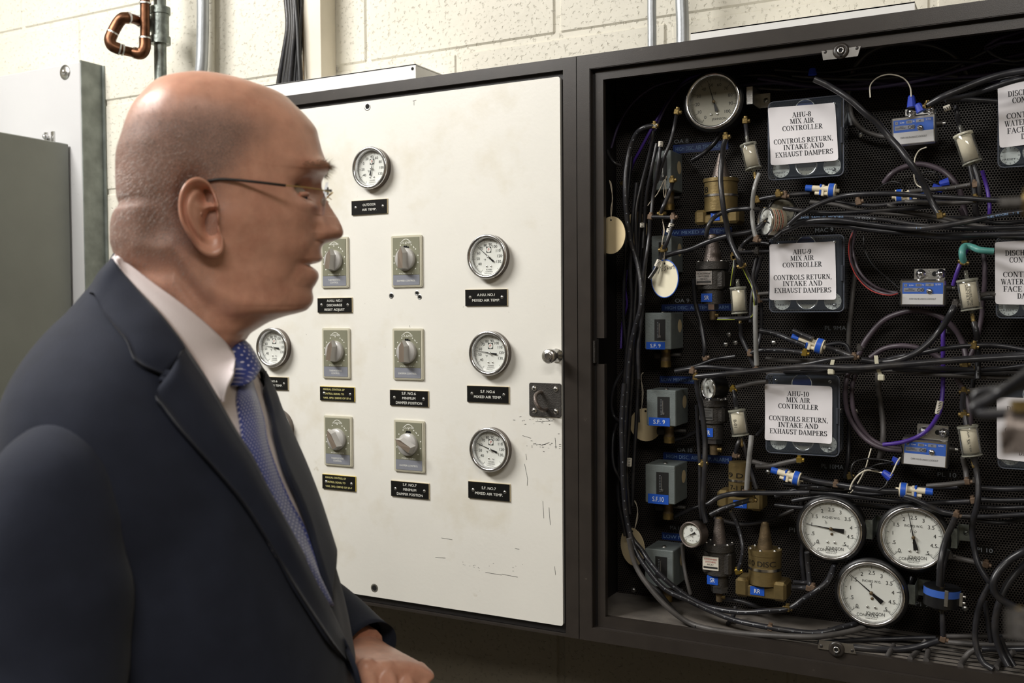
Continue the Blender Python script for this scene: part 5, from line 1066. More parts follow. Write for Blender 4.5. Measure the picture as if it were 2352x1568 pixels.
# ------------------------------------------------ tubing: name|group key|radius mm|material|depth mm|pixels
TB = '''
A|long white-marked tube sweeping from the upper left down under the large gauges|4.1|k|128|1503,288 1478,294 1460,310 1446,345 1438,390 1436,440 1440,500 1450,560 1463,600 1472,650 1471,708 1460,748 1448,800 1440,900 1434,1000 1433,1100 1438,1170 1449,1230 1474,1263 1490,1287 1514,1317 1554,1352 1608,1386 1661,1401 1715,1406 1769,1402 1812,1397 1849,1373 1873,1358 1899,1336 1914,1303 1922,1278
A|second long marked tube running below the first to the lowest large gauge|4.1|k|137|1434,880 1428,960 1430,1060 1434,1148 1442,1202 1458,1260 1490,1311 1527,1352 1581,1378 1622,1398 1688,1424 1742,1436 1800,1446 1860,1453 1894,1451 1934,1440 1968,1431 1992,1418
A|dusty lower tube along the cabinet floor ending under the lowest large gauge|4.2|g|145|1444,1236 1460,1298 1490,1346 1533,1394 1581,1429 1635,1445 1715,1455 1795,1460 1860,1462 1894,1460 1947,1451 1985,1440 2010,1422
L|tube in the vertical bundle just inside the left edge|3.3|k|100|1462,420 1452,520 1448,620 1450,700 1440,800 1432,900 1425,1000 1430,1100 1444,1240 1470,1320 1511,1357 1554,1408 1600,1440
L|tube in the vertical bundle just inside the left edge|3.2|k|85|1490,360 1474,440 1468,540 1462,640 1456,740 1452,860 1446,960 1440,1080 1446,1180
L|tube in the vertical bundle just inside the left edge|3.1|k|75|1510,330 1490,420 1480,520 1478,640 1470,760 1466,860 1462,960 1456,1060 1452,1160
L|tube in the vertical bundle just inside the left edge|3.0|k|60|1450,360 1440,480 1436,600 1432,720 1440,840 1436,940 1424,1040 1420,1140 1436,1230
L|tube in the vertical bundle just inside the left edge|2.6|k|95|1445,838 1425,860 1410,890 1404,925 1410,955 1425,970
L|tube in the vertical bundle just inside the left edge|2.6|k|90|1428,955 1412,985 1407,1020 1410,1070 1428,1110 1434,1150
L|tube in the vertical bundle just inside the left edge|3.0|k|70|1466,970 1462,860 1460,760 1470,620 1478,520
D|bowed tube with brass tee at the left edge of the cabinet|2.6|k|95|1395,345 1400,360 1412,374 1426,380
B|thin tube running down beside the topmost switch box|2.8|k|118|1555,256 1549,290 1540,325 1528,355 1516,392 1508,420
B|thin tube running down beside the topmost switch box|2.9|k|122|1517,334 1513,370 1507,410 1500,450 1496,494
B|thin tube running down beside the topmost switch box|2.8|k|112|1502,300 1490,360 1474,420 1462,470 1460,520 1462,580
B|thin tube running down beside the topmost switch box|2.7|k|108|1508,330 1498,380 1486,440 1480,500 1476,570
E|tube below the small tee left of the white tag|3.0|k|124|1493,500 1491,540 1486,580 1480,620 1478,670 1474,730 1466,800 1468,870
F|short curved tube from brass elbow to the white-sleeved tee|3.2|k|118|1545,414 1541,432 1532,455 1522,478 1518,492
F|short black cross tube between two grey elbows beside the white tag|3.0|k|126|1497,498 1545,499
F|tube with white sleeves crossing in front of the hanging white tag|3.2|k|130|1545,504 1540,530 1531,558 1523,574 1515,598 1506,618 1491,640
G|thick brown-black tube slanting from behind the tag up to the right|4.0|k|112|1527,588 1552,580 1581,574 1635,552 1683,539 1726,531 1752,515 1770,500
H|shiny black tube curving down in front of the gold cone relay|4.0|k|134|1670,312 1663,330 1659,360 1655,400 1657,440 1662,480 1667,505 1674,540 1686,572 1699,598 1704,612
I|black tube with yellow stripe looping round to the elbow under the SR relay|3.2|k|126|1706,608 1716,630 1728,654 1733,675 1735,694 1734,714 1728,726 1715,730 1683,732 1650,732
I|short yellow-striped tube above the filter beside the SR relay|2.6|k|122|1688,592 1685,620 1682,640 1680,655
J|translucent grey tube bending down left of the white gauge with red-lettered rim|3.3|c|130|1744,398 1736,420 1731,442 1728,470 1728,500 1731,525 1737,548
J|translucent straight tube standing on the brown tee left of the zip tie|3.6|c|130|1735,694 1735,735 1736,788 1738,838
K|arched black tube in front of the gold relay base|3.4|k|122|1622,542 1626,522 1636,504 1648,494 1675,483 1700,480 1726,479 1745,482
M|tube crossing the shelf of hoses above AHU-9|3.3|k|95|1742,458 1772,452 1800,449 1860,444
M|tube crossing the shelf of hoses above AHU-9|3.6|k|128|1812,516 1840,491 1880,469 1934,451 1974,446 2054,445 2135,451 2228,456 2290,460 2370,459
M|tube crossing the shelf of hoses above AHU-9|3.3|k|108|1800,478 1840,483 1894,489 1947,488 2028,483 2108,476 2150,470
M|tube crossing the shelf of hoses above AHU-9|3.3|k|112|1818,508 1860,499 1947,498 2028,504 2090,514 2150,520 2230,525 2370,522
M|tube crossing the shelf of hoses above AHU-9|3.9|k|126|1796,532 1820,522 1850,510 1890,505 1930,506 1974,512 2028,519 2081,524 2135,523 2215,510 2295,494 2370,484
M|tube crossing the shelf of hoses above AHU-9|3.6|k|118|1780,545 1810,522 1840,515 1920,516 2001,528 2081,535 2162,539 2242,539 2370,536
M|tube crossing the shelf of hoses above AHU-9|3.2|g|100|2040,470 2062,480 2135,494 2215,512 2282,524 2370,530
M|tube crossing the shelf of hoses above AHU-9|3.2|g|96|1860,464 1920,470 1980,484 2060,492 2130,498 2200,518
M|tube crossing the shelf of hoses above AHU-9|3.0|k|90|1880,455 1940,466 2010,472 2100,462 2200,466
M|tube crossing the shelf of hoses above AHU-9|3.0|k|80|2100,540 2200,548 2280,543 2370,548
M|tube crossing the shelf of hoses above AHU-9|3.0|k|75|2130,506 2220,500 2290,512 2370,508
N|pale grey tube between the second restrictor valve and a brass elbow|3.4|g|106|2090,440 2130,436 2180,432 2230,424
N|pale grey tube leaving the lower port of the second restrictor valve|3.2|g|108|2080,463 2110,465 2160,467 2190,466 2240,462
O|long black hose slanting across the top lockout relay down to a brass end|4.4|k|138|1870,182 1905,198 1952,228 1985,258 2014,282 2040,312 2064,338 2088,370 2107,397 2125,430 2140,462 2158,494
P|thick hose rising to the right from a brass end beside two blue wire nuts|4.8|k|136|2132,242 2165,223 2205,206 2261,184 2310,170 2375,160
P|glossy hose curving to the right just below the thick one|3.9|k|126|2171,229 2200,225 2233,217 2289,198 2330,185 2375,176
P|short hose stub beneath the glossy hose at top right|3.6|k|115|2180,228 2230,229 2290,233
Q|tube in the dim web across the top of the cabinet|2.8|q|60|1700,196 1780,190 1880,200 1980,192 2080,180 2180,178 2280,170 2370,150
Q|tube in the dim web across the top of the cabinet|2.6|q|55|1700,170 1800,180 1900,176 2000,188 2100,196 2200,186 2370,190
Q|tube in the dim web across the top of the cabinet|2.7|q|70|1740,180 1850,196 1960,204 2060,194 2150,176 2240,150 2370,120
Q|tube in the dim web across the top of the cabinet|2.4|k|62|1780,160 1900,166 2040,146 2140,140 2240,142 2370,150
Q|tube in the dim web across the top of the cabinet|2.6|k|66|1820,174 1940,182 2050,178 2160,164 2240,130 2300,100 2370,86
Q|tube in the dim web across the top of the cabinet|2.4|k|58|1720,200 1820,206 1960,192 2120,190 2240,184 2370,176
Q|tube in the dim web across the top of the cabinet|2.6|q|72|2262,108 2290,90 2330,78 2375,66
Q|tube in the dim web across the top of the cabinet|2.6|q|76|2264,112 2300,98 2340,94 2375,82
Q|tube in the dim web across the top of the cabinet|2.6|k|68|2262,110 2290,130 2330,140 2375,130
Q|tube in the dim web across the top of the cabinet|2.6|k|64|1640,180 1760,172 1860,188 1980,170 2100,168 2200,176
R|thin purple cable sweeping from the top down the left side|2.4|p|50|1620,170 1580,182 1550,214 1520,256 1494,300 1470,345 1452,380 1440,430
R|thin purple cable sweeping from the top down the left side|2.2|q|54|1610,176 1568,196 1535,236 1508,290 1490,330
R|thin purple cable sweeping from the top down the left side|2.2|q|46|1560,182 1500,200 1450,240 1420,290 1404,340
R|thin purple cable sweeping from the top down the left side|2.0|p|45|1440,620 1436,660 1440,700 1430,740 1426,800
S|large dark loop of hose behind the top lockout relay|4.6|k|48|1955,290 1949,234 1953,180 1975,138 2010,112 2060,100 2115,100 2165,112 2205,140 2222,180
S|large dark loop of hose left of the top lockout relay|3.6|g|44|1950,240 1960,275 1985,300 2020,312 2044,314
S|grey-pink hose arch above the second restrictor valve|4.0|c2|52|2030,420 2050,398 2073,385 2115,377 2163,391 2190,414 2205,440 2213,470 2220,505
S|large grey hose arch under the middle lockout relay|4.2|c2|50|1972,815 1990,780 2028,737 2068,719 2108,713 2162,729 2196,759 2212,790 2220,822
S|lower flatter grey hose arch right of the zip ties|4.0|c2|54|1998,822 2028,802 2068,794 2108,799 2148,815 2175,832
T|vertical grey hose descending through a zip tie to the bottom lockout area|4.2|g|50|2017,850 2017,887 2022,927 2028,970 2028,1010 2020,1055
U|tube entering the top of the upper right filter|3.0|k|100|2196,244 2198,262 2203,285 2210,307
U|tube leaving the bottom of the upper right filter into a tee|3.4|k|102|2236,378 2244,402 2250,433 2250,470
U|vertical black tube behind the upper right filter|3.8|k|60|2228,380 2236,420 2240,470 2241,520 2236,560
U|teal tube curving over into the printed filter|4.6|t|122|2214,602 2210,585 2211,572 2218,565 2232,567 2250,574 2282,577
U|tube leaving the bottom of the printed filter down to the bundle|4.0|k|100|2237,740 2242,760 2245,790 2246,830 2246,870
U|grey vertical cable between right filters and cases|3.4|c2|60|2256,575 2261,600 2262,640 2258,690 2254,730 2240,790 2224,830
U|grey vertical cable between right filters and cases|3.0|c2|70|2206,480 2214,500 2212,530
U|tube from a brass elbow down into the lower right filter|3.8|k|112|2213,902 2211,938 2215,951 2220,976
U|grey cable passing behind the lower right filter|3.4|c2|84|2196,868 2210,888 2220,915 2228,950 2230,975
U|tube leaving the lower right filter, bending down past the right gauge|4.0|k|104|2237,1050 2242,1075 2247,1115 2245,1155 2236,1190 2233,1215 2237,1255 2248,1298 2274,1341 2280,1360
U|vertical grey tube left of the lower right filter ending in an elbow|3.8|g|90|2212,1050 2218,1078 2221,1103
V|purple cable hanging down from the upper right filter|2.6|p|70|2256,392 2264,420 2270,447 2273,478 2272,500
V|purple cable slanting up beside the teal tube|2.8|p|80|2189,655 2200,620 2212,590 2222,570
V|purple cable dropping to the bottom lockout relay with a white sleeve|3.0|p|86|2167,738 2166,780 2166,826 2166,874 2163,922 2158,945 2146,968 2130,988 2103,1005 2068,1016 2028,1021
X|bundle wire arching from the hose shelf down to the middle lockout relay|2.2|c2|80|1960,530 1953,555 1955,601 1974,638 2006,665 2044,676 2062,674
X|bundle wire arching from the hose shelf down to the middle lockout relay|2.0|c2|76|1966,530 1960,560 1964,600 1982,634 2014,660 2044,670 2062,672
X|bundle wire arching from the hose shelf down to the middle lockout relay|.9|r|86|1958,534 1950,560 1953,601 1970,638 2003,668 2044,678 2062,674
X|bundle wire arching from the hose shelf down to the middle lockout relay|1.1|b|74|1984,540 1985,569 2003,606 2041,641 2065,662
X|thick wire arching beside AHU-10 to the bottom lockout relay|3.6|c2|80|1950,852 1943,880 1942,920 1952,960 1980,1000 2010,1022 2041,1032 2070,1035
X|thick wire arching beside AHU-10 to the bottom lockout relay|3.4|c2|74|1966,852 1957,890 1960,940 1974,975 2001,1008 2035,1025 2070,1031
Y|vertical tube right of the AHU-9 case|3.6|g|40|1966,590 1963,633 1955,708 1950,762 1950,808
Y|vertical tube right of the AHU-10 case|3.0|k|40|1950,960 1950,1010 1947,1060 1941,1095
Z|curving hose from a dark elbow at the middle filter down into the long bundle|4.4|k|128|2193,702 2185,718 2170,742 2156,762 2129,791 2095,815 2054,829 2014,831 1978,826
Z|marked tube between the tilted restrictor valve and a brown tee|3.8|k|118|1896,797 1925,806 1962,820
M2|tube in the long bundle running right above AHU-10|3.9|k|112|1838,848 1900,843 2000,841 2080,835 2160,828 2240,822 2370,812
M2|tube in the long bundle running right above AHU-10|3.4|k|104|2010,832 2060,820 2108,812 2175,799 2240,793 2295,794 2370,806
M2|tube in the long bundle running right above AHU-10|4.2|k|136|1597,865 1650,860 1700,855 1760,849 1860,842 1960,845 2060,838 2188,828 2370,818
M2|tube in the long bundle running right above AHU-10|3.3|k|124|1550,853 1585,847 1620,842 1680,847 1738,850 1800,845 1860,835 1910,825 1960,820
M2|tube in the long bundle running right above AHU-10|3.6|k|96|1800,852 1880,852 1974,850 2068,842 2160,846 2242,849 2300,846 2370,838
M2|tube in the long bundle running right above AHU-10|3.2|g|84|1760,858 1900,858 2030,850 2120,858 2220,864 2370,868
M2|tube in the long bundle running right above AHU-10|3.0|k|78|1860,800 1940,790 1955,818
M2|tube in the long bundle running right above AHU-10|3.0|k|90|2050,846 2140,856 2230,858 2370,852
AA|marked tube running down to the tilted restrictor valve|4.0|k|118|1744,759 1782,767 1820,782 1849,793
AA|short marked tube ending above the tilted restrictor valve|3.8|k|124|1820,759 1845,770 1866,778
AA|marked tube ending in a brass tip left of the tilted restrictor valve|3.8|k|116|1723,812 1740,806 1780,804 1822,807 1846,810
AA|grey tube passing behind the brass tip left of the tilted valve|3.6|g|100|1760,824 1800,828 1860,828 1910,822
BB|pair of tubes running down under filter beside the SR relay|3.2|k|112|1701,742 1702,770 1710,790 1722,812
BB|tube continuing down from a brown fitting to the bundle|3.6|k|110|1722,812 1727,828 1738,848
BB|vertical tube left of the AHU-9 filter|3.6|k|70|1594,641 1597,694 1611,748 1619,802 1617,822
BB|tube hanging behind the AHU-8 filter|3.0|k|96|1712,280 1714,300 1717,328
CC|tube bending into the left side of the AHU-9 case|3.2|k|80|1702,571 1712,556 1730,542 1755,530
CC|straight tube stub entering the left side of a controller case|3.0|k|82|1699,579 1730,578 1768,577
CC|straight tube stub entering the left side of a controller case|3.2|g|80|1736,676 1766,673
CC|straight tube stub entering the left side of a controller case|3.0|k|82|1740,689 1766,689
CC|straight tube stub entering the left side of a controller case|3.0|k|84|1720,560 1745,557 1768,560
CC|straight tube stub entering the left side of a controller case|3.0|k|78|1738,1000 1760,975
CC|tube descending beside the left side of AHU-9|3.0|k|78|1750,585 1740,620 1732,650 1726,690 1724,740
CC|tube descending beside the left side of AHU-9|3.0|k|72|1738,590 1730,640 1745,680 1748,760 1740,800
DD|dusty tube bending into the gauge block left of AHU-10|3.8|g|112|1690,890 1712,884 1740,878 1762,876
DD|long vertical tube passing left of the tilted black gauge|4.2|k|120|1600,872 1603,900 1610,930 1619,1008 1619,1061 1617,1115 1615,1168 1622,1200
DD|thin vertical tube beside the long one left of the SR relay|3.0|k|90|1600,930 1604,1008 1608,1080 1608,1160 1612,1190
EE|black tube falling from elbow above the AHU-10 filter|3.4|k|108|1685,894 1688,915 1692,938
EE|tube forking from under the AHU-10 filter to a pinkish fitting|3.2|k|108|1701,1004 1694,1022 1689,1044
EE|tube forking from under the AHU-10 filter to the right|3.2|k|100|1704,1004 1712,1035 1724,1075 1738,1122
EE|pale translucent tube from the AHU-10 filter down to a brown tee|3.8|c|122|1726,1000 1722,1040 1718,1080 1715,1124
FF|black tube curving across the gold base to the right|3.8|k|124|1627,1157 1650,1142 1680,1134 1702,1132 1780,1132 1860,1131
FF|short marked tube below the one crossing the gold base|3.8|k|120|1632,1182 1660,1168 1688,1158 1728,1146
FF|marked tube dropping in an arc to the bottom SR relay's brass nut|3.2|k|112|1678,1174 1690,1195 1700,1225 1706,1255 1704,1280 1695,1312
FF|tube leaving the lower end of the marked arc to the right|3.4|k|96|1780,1140 1830,1124 1880,1118 1940,1124
GG|tube feeding the restrictor valve below AHU-10|3.8|g|106|1728,1060 1760,1068 1806,1080 1815,1085
GG|tube ending in a yellow brass tip above the valve below AHU-10|3.6|g|112|1735,1072 1770,1070 1800,1063 1834,1056
GG|tube running from the lower valve through a tee to the right valve|4.0|k|112|1838,1096 1870,1104 1920,1112 1974,1120 2020,1126 2062,1128
GG|tube in the group above the large gauges|3.5|k|96|1840,1130 1900,1132 1970,1140 2028,1148 2080,1153 2135,1155 2228,1151
GG|tube in the group above the large gauges|3.5|k|88|1820,1150 1860,1143 1900,1138 1955,1122
GG|tube in the group above the large gauges|3.8|k|116|2078,1140 2100,1146 2121,1156 2162,1174 2194,1181
GG|tube in the group above the large gauges|3.6|g|100|2129,1116 2170,1113 2215,1108
GG|tube in the group above the large gauges|3.4|k|80|1780,1160 1860,1166 1960,1158 2060,1168 2160,1180 2240,1186 2370,1180
GG|tube in the group above the large gauges|3.2|k|74|2010,1164 2100,1172 2200,1184 2290,1200 2370,1188
GG|tube in the group above the large gauges|3.2|k|66|1800,1112 1900,1120 2000,1134 2100,1122 2200,1118
HH|tube running off to the right edge below the right filter|3.8|k|98|2252,1120 2300,1123 2370,1122
HH|tube running off to the right edge below the right filter|3.6|k|92|2250,1147 2300,1149 2370,1148
HH|tube running off to the right edge below the right filter|3.2|k|80|2242,1164 2300,1166 2370,1164
HH|tube running off to the right edge beside the printed filter|3.8|k|80|2252,684 2290,682
HH|tube running off to the right edge beside the printed filter|3.8|g|84|2250,678 2270,676 2290,676
HH|tube stub to the lower right case|4.0|g|84|2218,899 2240,897 2270,906 2290,908
JJ|curved hose passing in front of the right large gauge to the blue banded fitting|4.2|k|134|2194,1188 2186,1208 2176,1230 2166,1261 2160,1298 2157,1344
JJ|second hose behind it ending on the blue banded fitting|4.0|k|124|2176,1262 2168,1290 2163,1316 2162,1345
JJ|short grey tube ending in a brown tip right of the right gauge|3.8|g|90|2183,1278 2220,1286 2262,1296
JJ|tube under the blue banded fitting down to a brown elbow|3.6|k|116|2164,1402 2165,1430 2166,1463
JJ|tube from the brown elbow curving left past the bottom lock|4.4|k|118|2158,1470 2121,1482 2068,1491 2001,1490 1960,1486 1930,1484
KK|tube lying across the dusty cabinet floor|3.6|g|70|2172,1461 2240,1461 2370,1461
KK|tube lying across the dusty cabinet floor|3.8|g|86|2172,1474 2240,1479 2370,1480
KK|tube lying across the dusty cabinet floor|3.8|k|96|2255,1490 2310,1491 2370,1490
KK|tube lying across the dusty cabinet floor|3.6|g|100|2128,1470 2112,1490 2090,1512
KK|tube lying across the dusty cabinet floor|3.6|g|104|2052,1482 2042,1500 2036,1510
KK|tube lying across the dusty cabinet floor|3.8|g|110|2132,1492 2130,1505 2127,1516
KK|tube lying across the dusty cabinet floor|4.0|g|120|2243,1490 2225,1500 2212,1516 2206,1530
KK|tube lying across the dusty cabinet floor|4.0|g|112|2330,1496 2300,1516 2288,1534
KK|tube lying across the dusty cabinet floor|3.4|k|80|1880,1476 1960,1470 2060,1466 2150,1464
LL|small tube from brown gauge back under the white gauge|3.4|k|100|1763,547 1795,531 1836,515 1862,508
MM|thin dark tube hanging from the small grey-ringed gauge|3.0|g|90|1567,1248 1570,1290 1577,1330 1586,1364
MM|tube on the floor right of the bottom SR relay|3.4|k|60|1658,1374 1700,1380 1740,1392 1790,1398
MM|tube on the floor right of the bottom SR relay|3.4|k|80|1690,1392 1684,1415 1672,1432
MM|tube leaving the bottom RR relay base to a brown elbow|4.0|k|112|1818,1349 1840,1350 1857,1350
MM|upper tube leaving the bottom RR relay base|3.4|k|98|1822,1336 1845,1338 1862,1336
MM|vertical marked tube left of the upper large gauge|3.8|k|112|1853,1268 1856,1300 1860,1346
MM|faint vertical tube left of the upper large gauge|3.6|k|70|1842,1150 1846,1220 1842,1280 1848,1345
MM|tube curving down behind the lowest large gauge|3.4|k|60|2095,1325 2090,1340 2078,1360
NN|curve of tube behind the bottom SR relay|3.4|k|50|1640,1190 1700,1204 1760,1196 1826,1170
NN|dark tube rising behind the black markings strip to the right|3.2|k|60|1550,1185 1590,1168 1640,1152
NN|dark tube rising behind the black markings strip to the right|3.2|k|50|1545,1010 1580,1000 1620,980
NN|dark tube rising behind the black markings strip to the right|3.2|k|56|1550,850 1600,840 1640,826 1690,818
NN|dark tube rising behind the black markings strip to the right|3.6|k|48|1660,300 1640,330 1610,356 1590,368
OO|bowed hose at the right edge reaching to the cabinet bottom|5.0|k|150|2375,1255 2352,1266 2317,1287 2292,1314 2281,1341 2293,1370 2338,1397 2370,1410
OO|bowed hose at the right edge reaching to the cabinet bottom|4.4|k|142|2375,1278 2340,1310 2315,1340 2297,1378 2286,1421 2288,1464 2300,1500 2316,1530
OO|bowed hose at the right edge reaching to the cabinet bottom|4.0|k|134|2274,1341 2256,1375 2244,1416 2240,1469 2256,1518 2282,1537
OO|bowed hose at the right edge reaching to the cabinet bottom|3.4|k|120|2263,1381 2269,1429 2277,1475
OO|bowed hose at the right edge reaching to the cabinet bottom|3.6|k|132|2296,1460 2310,1495 2330,1530
PP|vertical tube crossing between the hose shelf and the teal tube|3.6|k|70|2240,470 2244,500 2240,540 2228,560
PP|tall dark tube between the lower right filter and the floor|3.2|k|50|2236,870 2232,900 2226,930
QQ|white bare wire loop above the top lockout relay|1.0|w|105|1999,224 1999,196 2008,184 2025,174 2045,171 2068,176 2082,186 2091,202 2093,222
QQ|thin pale wire dropping below the top lockout relay|.9|w|90|2128,338 2112,345 2102,362 2100,382
QQ|thin pale wire looping at the second restrictor valve|.9|w|92|2100,392 2100,408 2106,424 2120,432
QQ|white wire from the loose blue nut curving down to the left|1.3|w|118|2029,1086 2010,1082 1990,1080 1972,1090 1958,1108 1952,1124
QQ|white wire between the blue nuts and the bottom lockout relay|1.1|w|124|2068,1050 2060,1062 2052,1080 2046,1092
QQ|pale wire slanting up left of the bottom lockout relay|1.0|w|80|2001,1030 1995,1050 1988,1075 1970,1110 1960,1124 1950,1134 1948,1126
RR|black wire loop left of the bottom lockout relay|1.2|b|112|2050,1060 2020,1055 1985,1054 1962,1062 1955,1080 1962,1104 1980,1122 2000,1128
RR|black wire loop left of the bottom lockout relay|1.2|b|108|2052,1062 2030,1064 2010,1068 1995,1078 1984,1092
RR|black wire loop left of the bottom lockout relay|1.2|b|116|2040,1100 2034,1114 2020,1124 2004,1130
RR|black wire loop left of the bottom lockout relay|1.2|b|114|2028,1084 2005,1076 1985,1076 1970,1086
RR|thin black wire loop above the second restrictor valve|1.0|b|66|2162,412 2150,398 2135,394 2118,398 2108,408
RR|thin black wire loop above the second restrictor valve|1.0|b|72|2160,424 2140,418 2125,410 2108,408
RR|thin black wire loop above the second restrictor valve|1.0|b|62|2010,438 2030,424 2050,417 2070,422 2080,432
'''
TM = {'k': m_tube, 'g': m_tubeg, 'p': m_tubep, 'q': m_tubepd, 'c': m_tubel, 'c2': m_tubec, 't': m_tubet, 'w': m_wirew, 'r': m_wirer, 'b': m_wireb}
GN = {'L': 'vertical tubes inside the left edge', 'B': 'thin tubes beside the topmost switch box', 'M': 'tubes on the shelf above AHU-9', 'M2': 'long tubes above AHU-10', 'Q': 'dim tubes across the cabinet top', 'R': 'purple cables at upper left', 'GG': 'tubes above the large gauges', 'HH': 'tubes leaving to the right edge', 'KK': 'tubes on the cabinet floor', 'CC': 'tubes beside the controller cases', 'NN': 'dark tubes at the back of the cabinet', 'X': 'bundle wires to the lockout relays', 'OO': 'hoses at the right edge', 'RR': 'thin black wires', 'MM': 'tubes near the cabinet floor', 'U': 'tubing around the right filters'}
tubes = {}
for ln in TB.strip().split('\n'):
    g, lab, r, m, Y, pts = ln.split('|'); Yt = -float(Y)/1000*1.0; pl = [tuple(float(q) for q in s.split(',')) for s in pts.split()]
    if pl[-1][0] >= 2365: (x0, y0), (x1, y1) = pl[-2], pl[-1]; k = (y1-y0)/max(20, x1-x0); pl += [(2480, y1+k*70), (2640, y1+k*110)]
    if pl[0][0] >= 2365: (x0, y0), (x1, y1) = pl[1], pl[0]; k = max(-.8, min(.8, (y1-y0)/max(20, x1-x0))); pl = [(2640, y1+k*110), (2480, y1+k*70)]+pl
    n = len(pl); b = MB(); seed = hash(pts) % 97
    pp = [P(x, y, Yt+.006*sin(i*1.3+Yt*900)*min(1, i, n-1-i)) for i, (x, y) in enumerate(pl)]
    if g == 'A':
        for q_, Y_ in ((-1, -.080), (-2, -.098), (-3, -.118)): pp[q_] = P(pl[q_][0], pl[q_][1], Y_)
    zf = iz0-.0025+float(r)/1000
    for i, p in enumerate(pp):
        if p.z < zf:
            dd = ray(*pl[i]); q = CAM+dd*((zf-CAM.z)/dd.z); pp[i] = q if YF+.018 < q.y < p.y+.0001 else P(pl[i][0], pl[i][1], YF+.018) if q.y <= YF+.018 else q
    b.tube(pp, float(r)/1000, TM[m], 10 if float(r) > 2 else 6, 5)
    nm = 'wire' if float(r) < 1.6 else ('cable' if m in 'pq' or m == 'c2' and g == 'X' else 'air_tube')
    o = b.build(nm); cat = {'wire': 'wire', 'cable': 'cable', 'air_tube': 'tube'}[nm]
    tag(o, lab, cat, GN.get(g)); tubes.setdefault(lab, []).append((o, pp))
ORD = ['topmost', 'second', 'third', 'fourth', 'fifth', 'sixth', 'seventh', 'eighth', 'ninth', 'tenth', 'eleventh', 'twelfth']
def ylev(pp, xr):
    q = [proj(p) for p in catmull(pp, 4)]; m = min(q, key=lambda a: abs(a[0]-xr)); return m[1]
for lab, L_ in tubes.items():
    if len(L_) < 2: continue
    vert = 'vertical bundle' in lab or 'topmost switch box' in lab or 'entering' in lab and False
    if vert: L2 = sorted(L_, key=lambda a: min((proj(p) for p in catmull(a[1], 4)), key=lambda q: abs(q[1]-(700 if 'bundle' in lab else 400)))[0])
    else:
        xs = [proj(p)[0] for _, pp in L_ for p in pp]; xr_ = {'shelf of hoses': 2000, 'long bundle': 2060, 'dim web': 2000, 'group above the large': 1950}
        xm = next((v for k, v in xr_.items() if k in lab), (min(xs)+max(xs))/2); L2 = sorted(L_, key=lambda a: ylev(a[1], xm))
    n = len(L2)
    for i, (o, pp) in enumerate(L2):
        if vert: w = 'leftmost' if i == 0 else ('rightmost' if i == n-1 else ORD[i]+' from left')
        else: w = 'topmost' if i == 0 else ('lowest' if i == n-1 else ORD[i]+' from top')
        o['label'] = lab+', '+w
# yellow stripe on the striped tubes, printed length marks on the marked ones
for lab in list(tubes):
    for o, pp in tubes[lab]:
        cm = catmull(pp, 6)
        if 'yellow' in lab and 'brass tip' not in lab:
            b = MB(); r = .0033 if 'loop' in lab else .0027; b.tube([p+Vector((-.35, -.85, -.35)).normalized()*r for p in pp], .0005, m_yellow, 5, 5); b.build('yellow_stripe', o)
        if 'marked' in lab or 'printed' in lab or 'second restrictor valve and' in lab or 'feeding the restrictor' in lab:
            b = MB(); acc = 0; k = 0
            R = {'long': .0041}.get('long' if 'marks' in lab or 'second long' in lab else '', .0040)
            for i in range(1, len(cm)):
                acc += (cm[i]-cm[i-1]).length
                if acc > .0125:
                    acc = 0; k += 1; d = (cm[i]-cm[i-1]).normalized(); v = (CAM-cm[i]).normalized(); u = (v-d*v.dot(d)).normalized(); s = d.cross(u)
                    c = cm[i]+u*(R+.0001)
                    for q in ((0,) if k % 3 else (-.6, .6)):
                        cc = c+d*.0012*q; b.add([cc+d*.00035+s*.0009, cc-d*.00035+s*.0009, cc-d*.00035-s*.0009, cc+d*.00035-s*.0009], [(0, 1, 2, 3)], m_print)
            b.build('printed_marks', o)
# maker's line printed along one shelf hose
def printed_line(o, pts, Y, txt, h, r, mt):
    cm = catmull([P(x, y, Y) for x, y in pts], 8); L = [0]
    for i in range(1, len(cm)): L.append(L[-1]+(cm[i]-cm[i-1]).length)
    vs, fs, tw = text2d(txt); k = L[-1]/tw; out = []
    for a, z in vs:
        s = a*k; i = 1
        while i < len(L)-1 and L[i] < s: i += 1
        f = (s-L[i-1])/max(1e-9, L[i]-L[i-1]); p = cm[i-1].lerp(cm[i], f); d = (cm[i]-cm[i-1]).normalized(); v = (CAM-p).normalized(); u = (v-d*v.dot(d)).normalized(); up = u.cross(d)
        if up.z < 0: up = -up
        q = (z-.5)*h; out.append(p+up*q+u*sqrt(max(0, r*r-q*q))*1.03)
    b = MB(); b.add(out, fs, mt); return b.build('printed_lettering', o)
T5 = tubes['tube crossing the shelf of hoses above AHU-9']
printed_line(T5[4][0], [(2100, 523.5), (2135, 523), (2175, 518), (2215, 510), (2255, 502), (2295, 494), (2340, 488)], -.1275, '. 3 . 4 . 5 . 6  1/4 O.D. X .040 WALL 52 PSI 22  SAMUEL MOORE  . 7 . 8', .0030, .0038, m_printb)
printed_line(T5[3][0], [(1840, 500), (1870, 498.5), (1905, 498), (1938, 498)], -.1135, '2430  SAMUEL MOORE', .0030, .0034, m_printb)
printed_line(T5[3][0], [(1952, 499), (1985, 501), (2028, 504), (2060, 509), (2090, 514)], -.1135, '. . 1/4 O.D. X .040 WALL . . . . ', .0026, .0034, m_print)

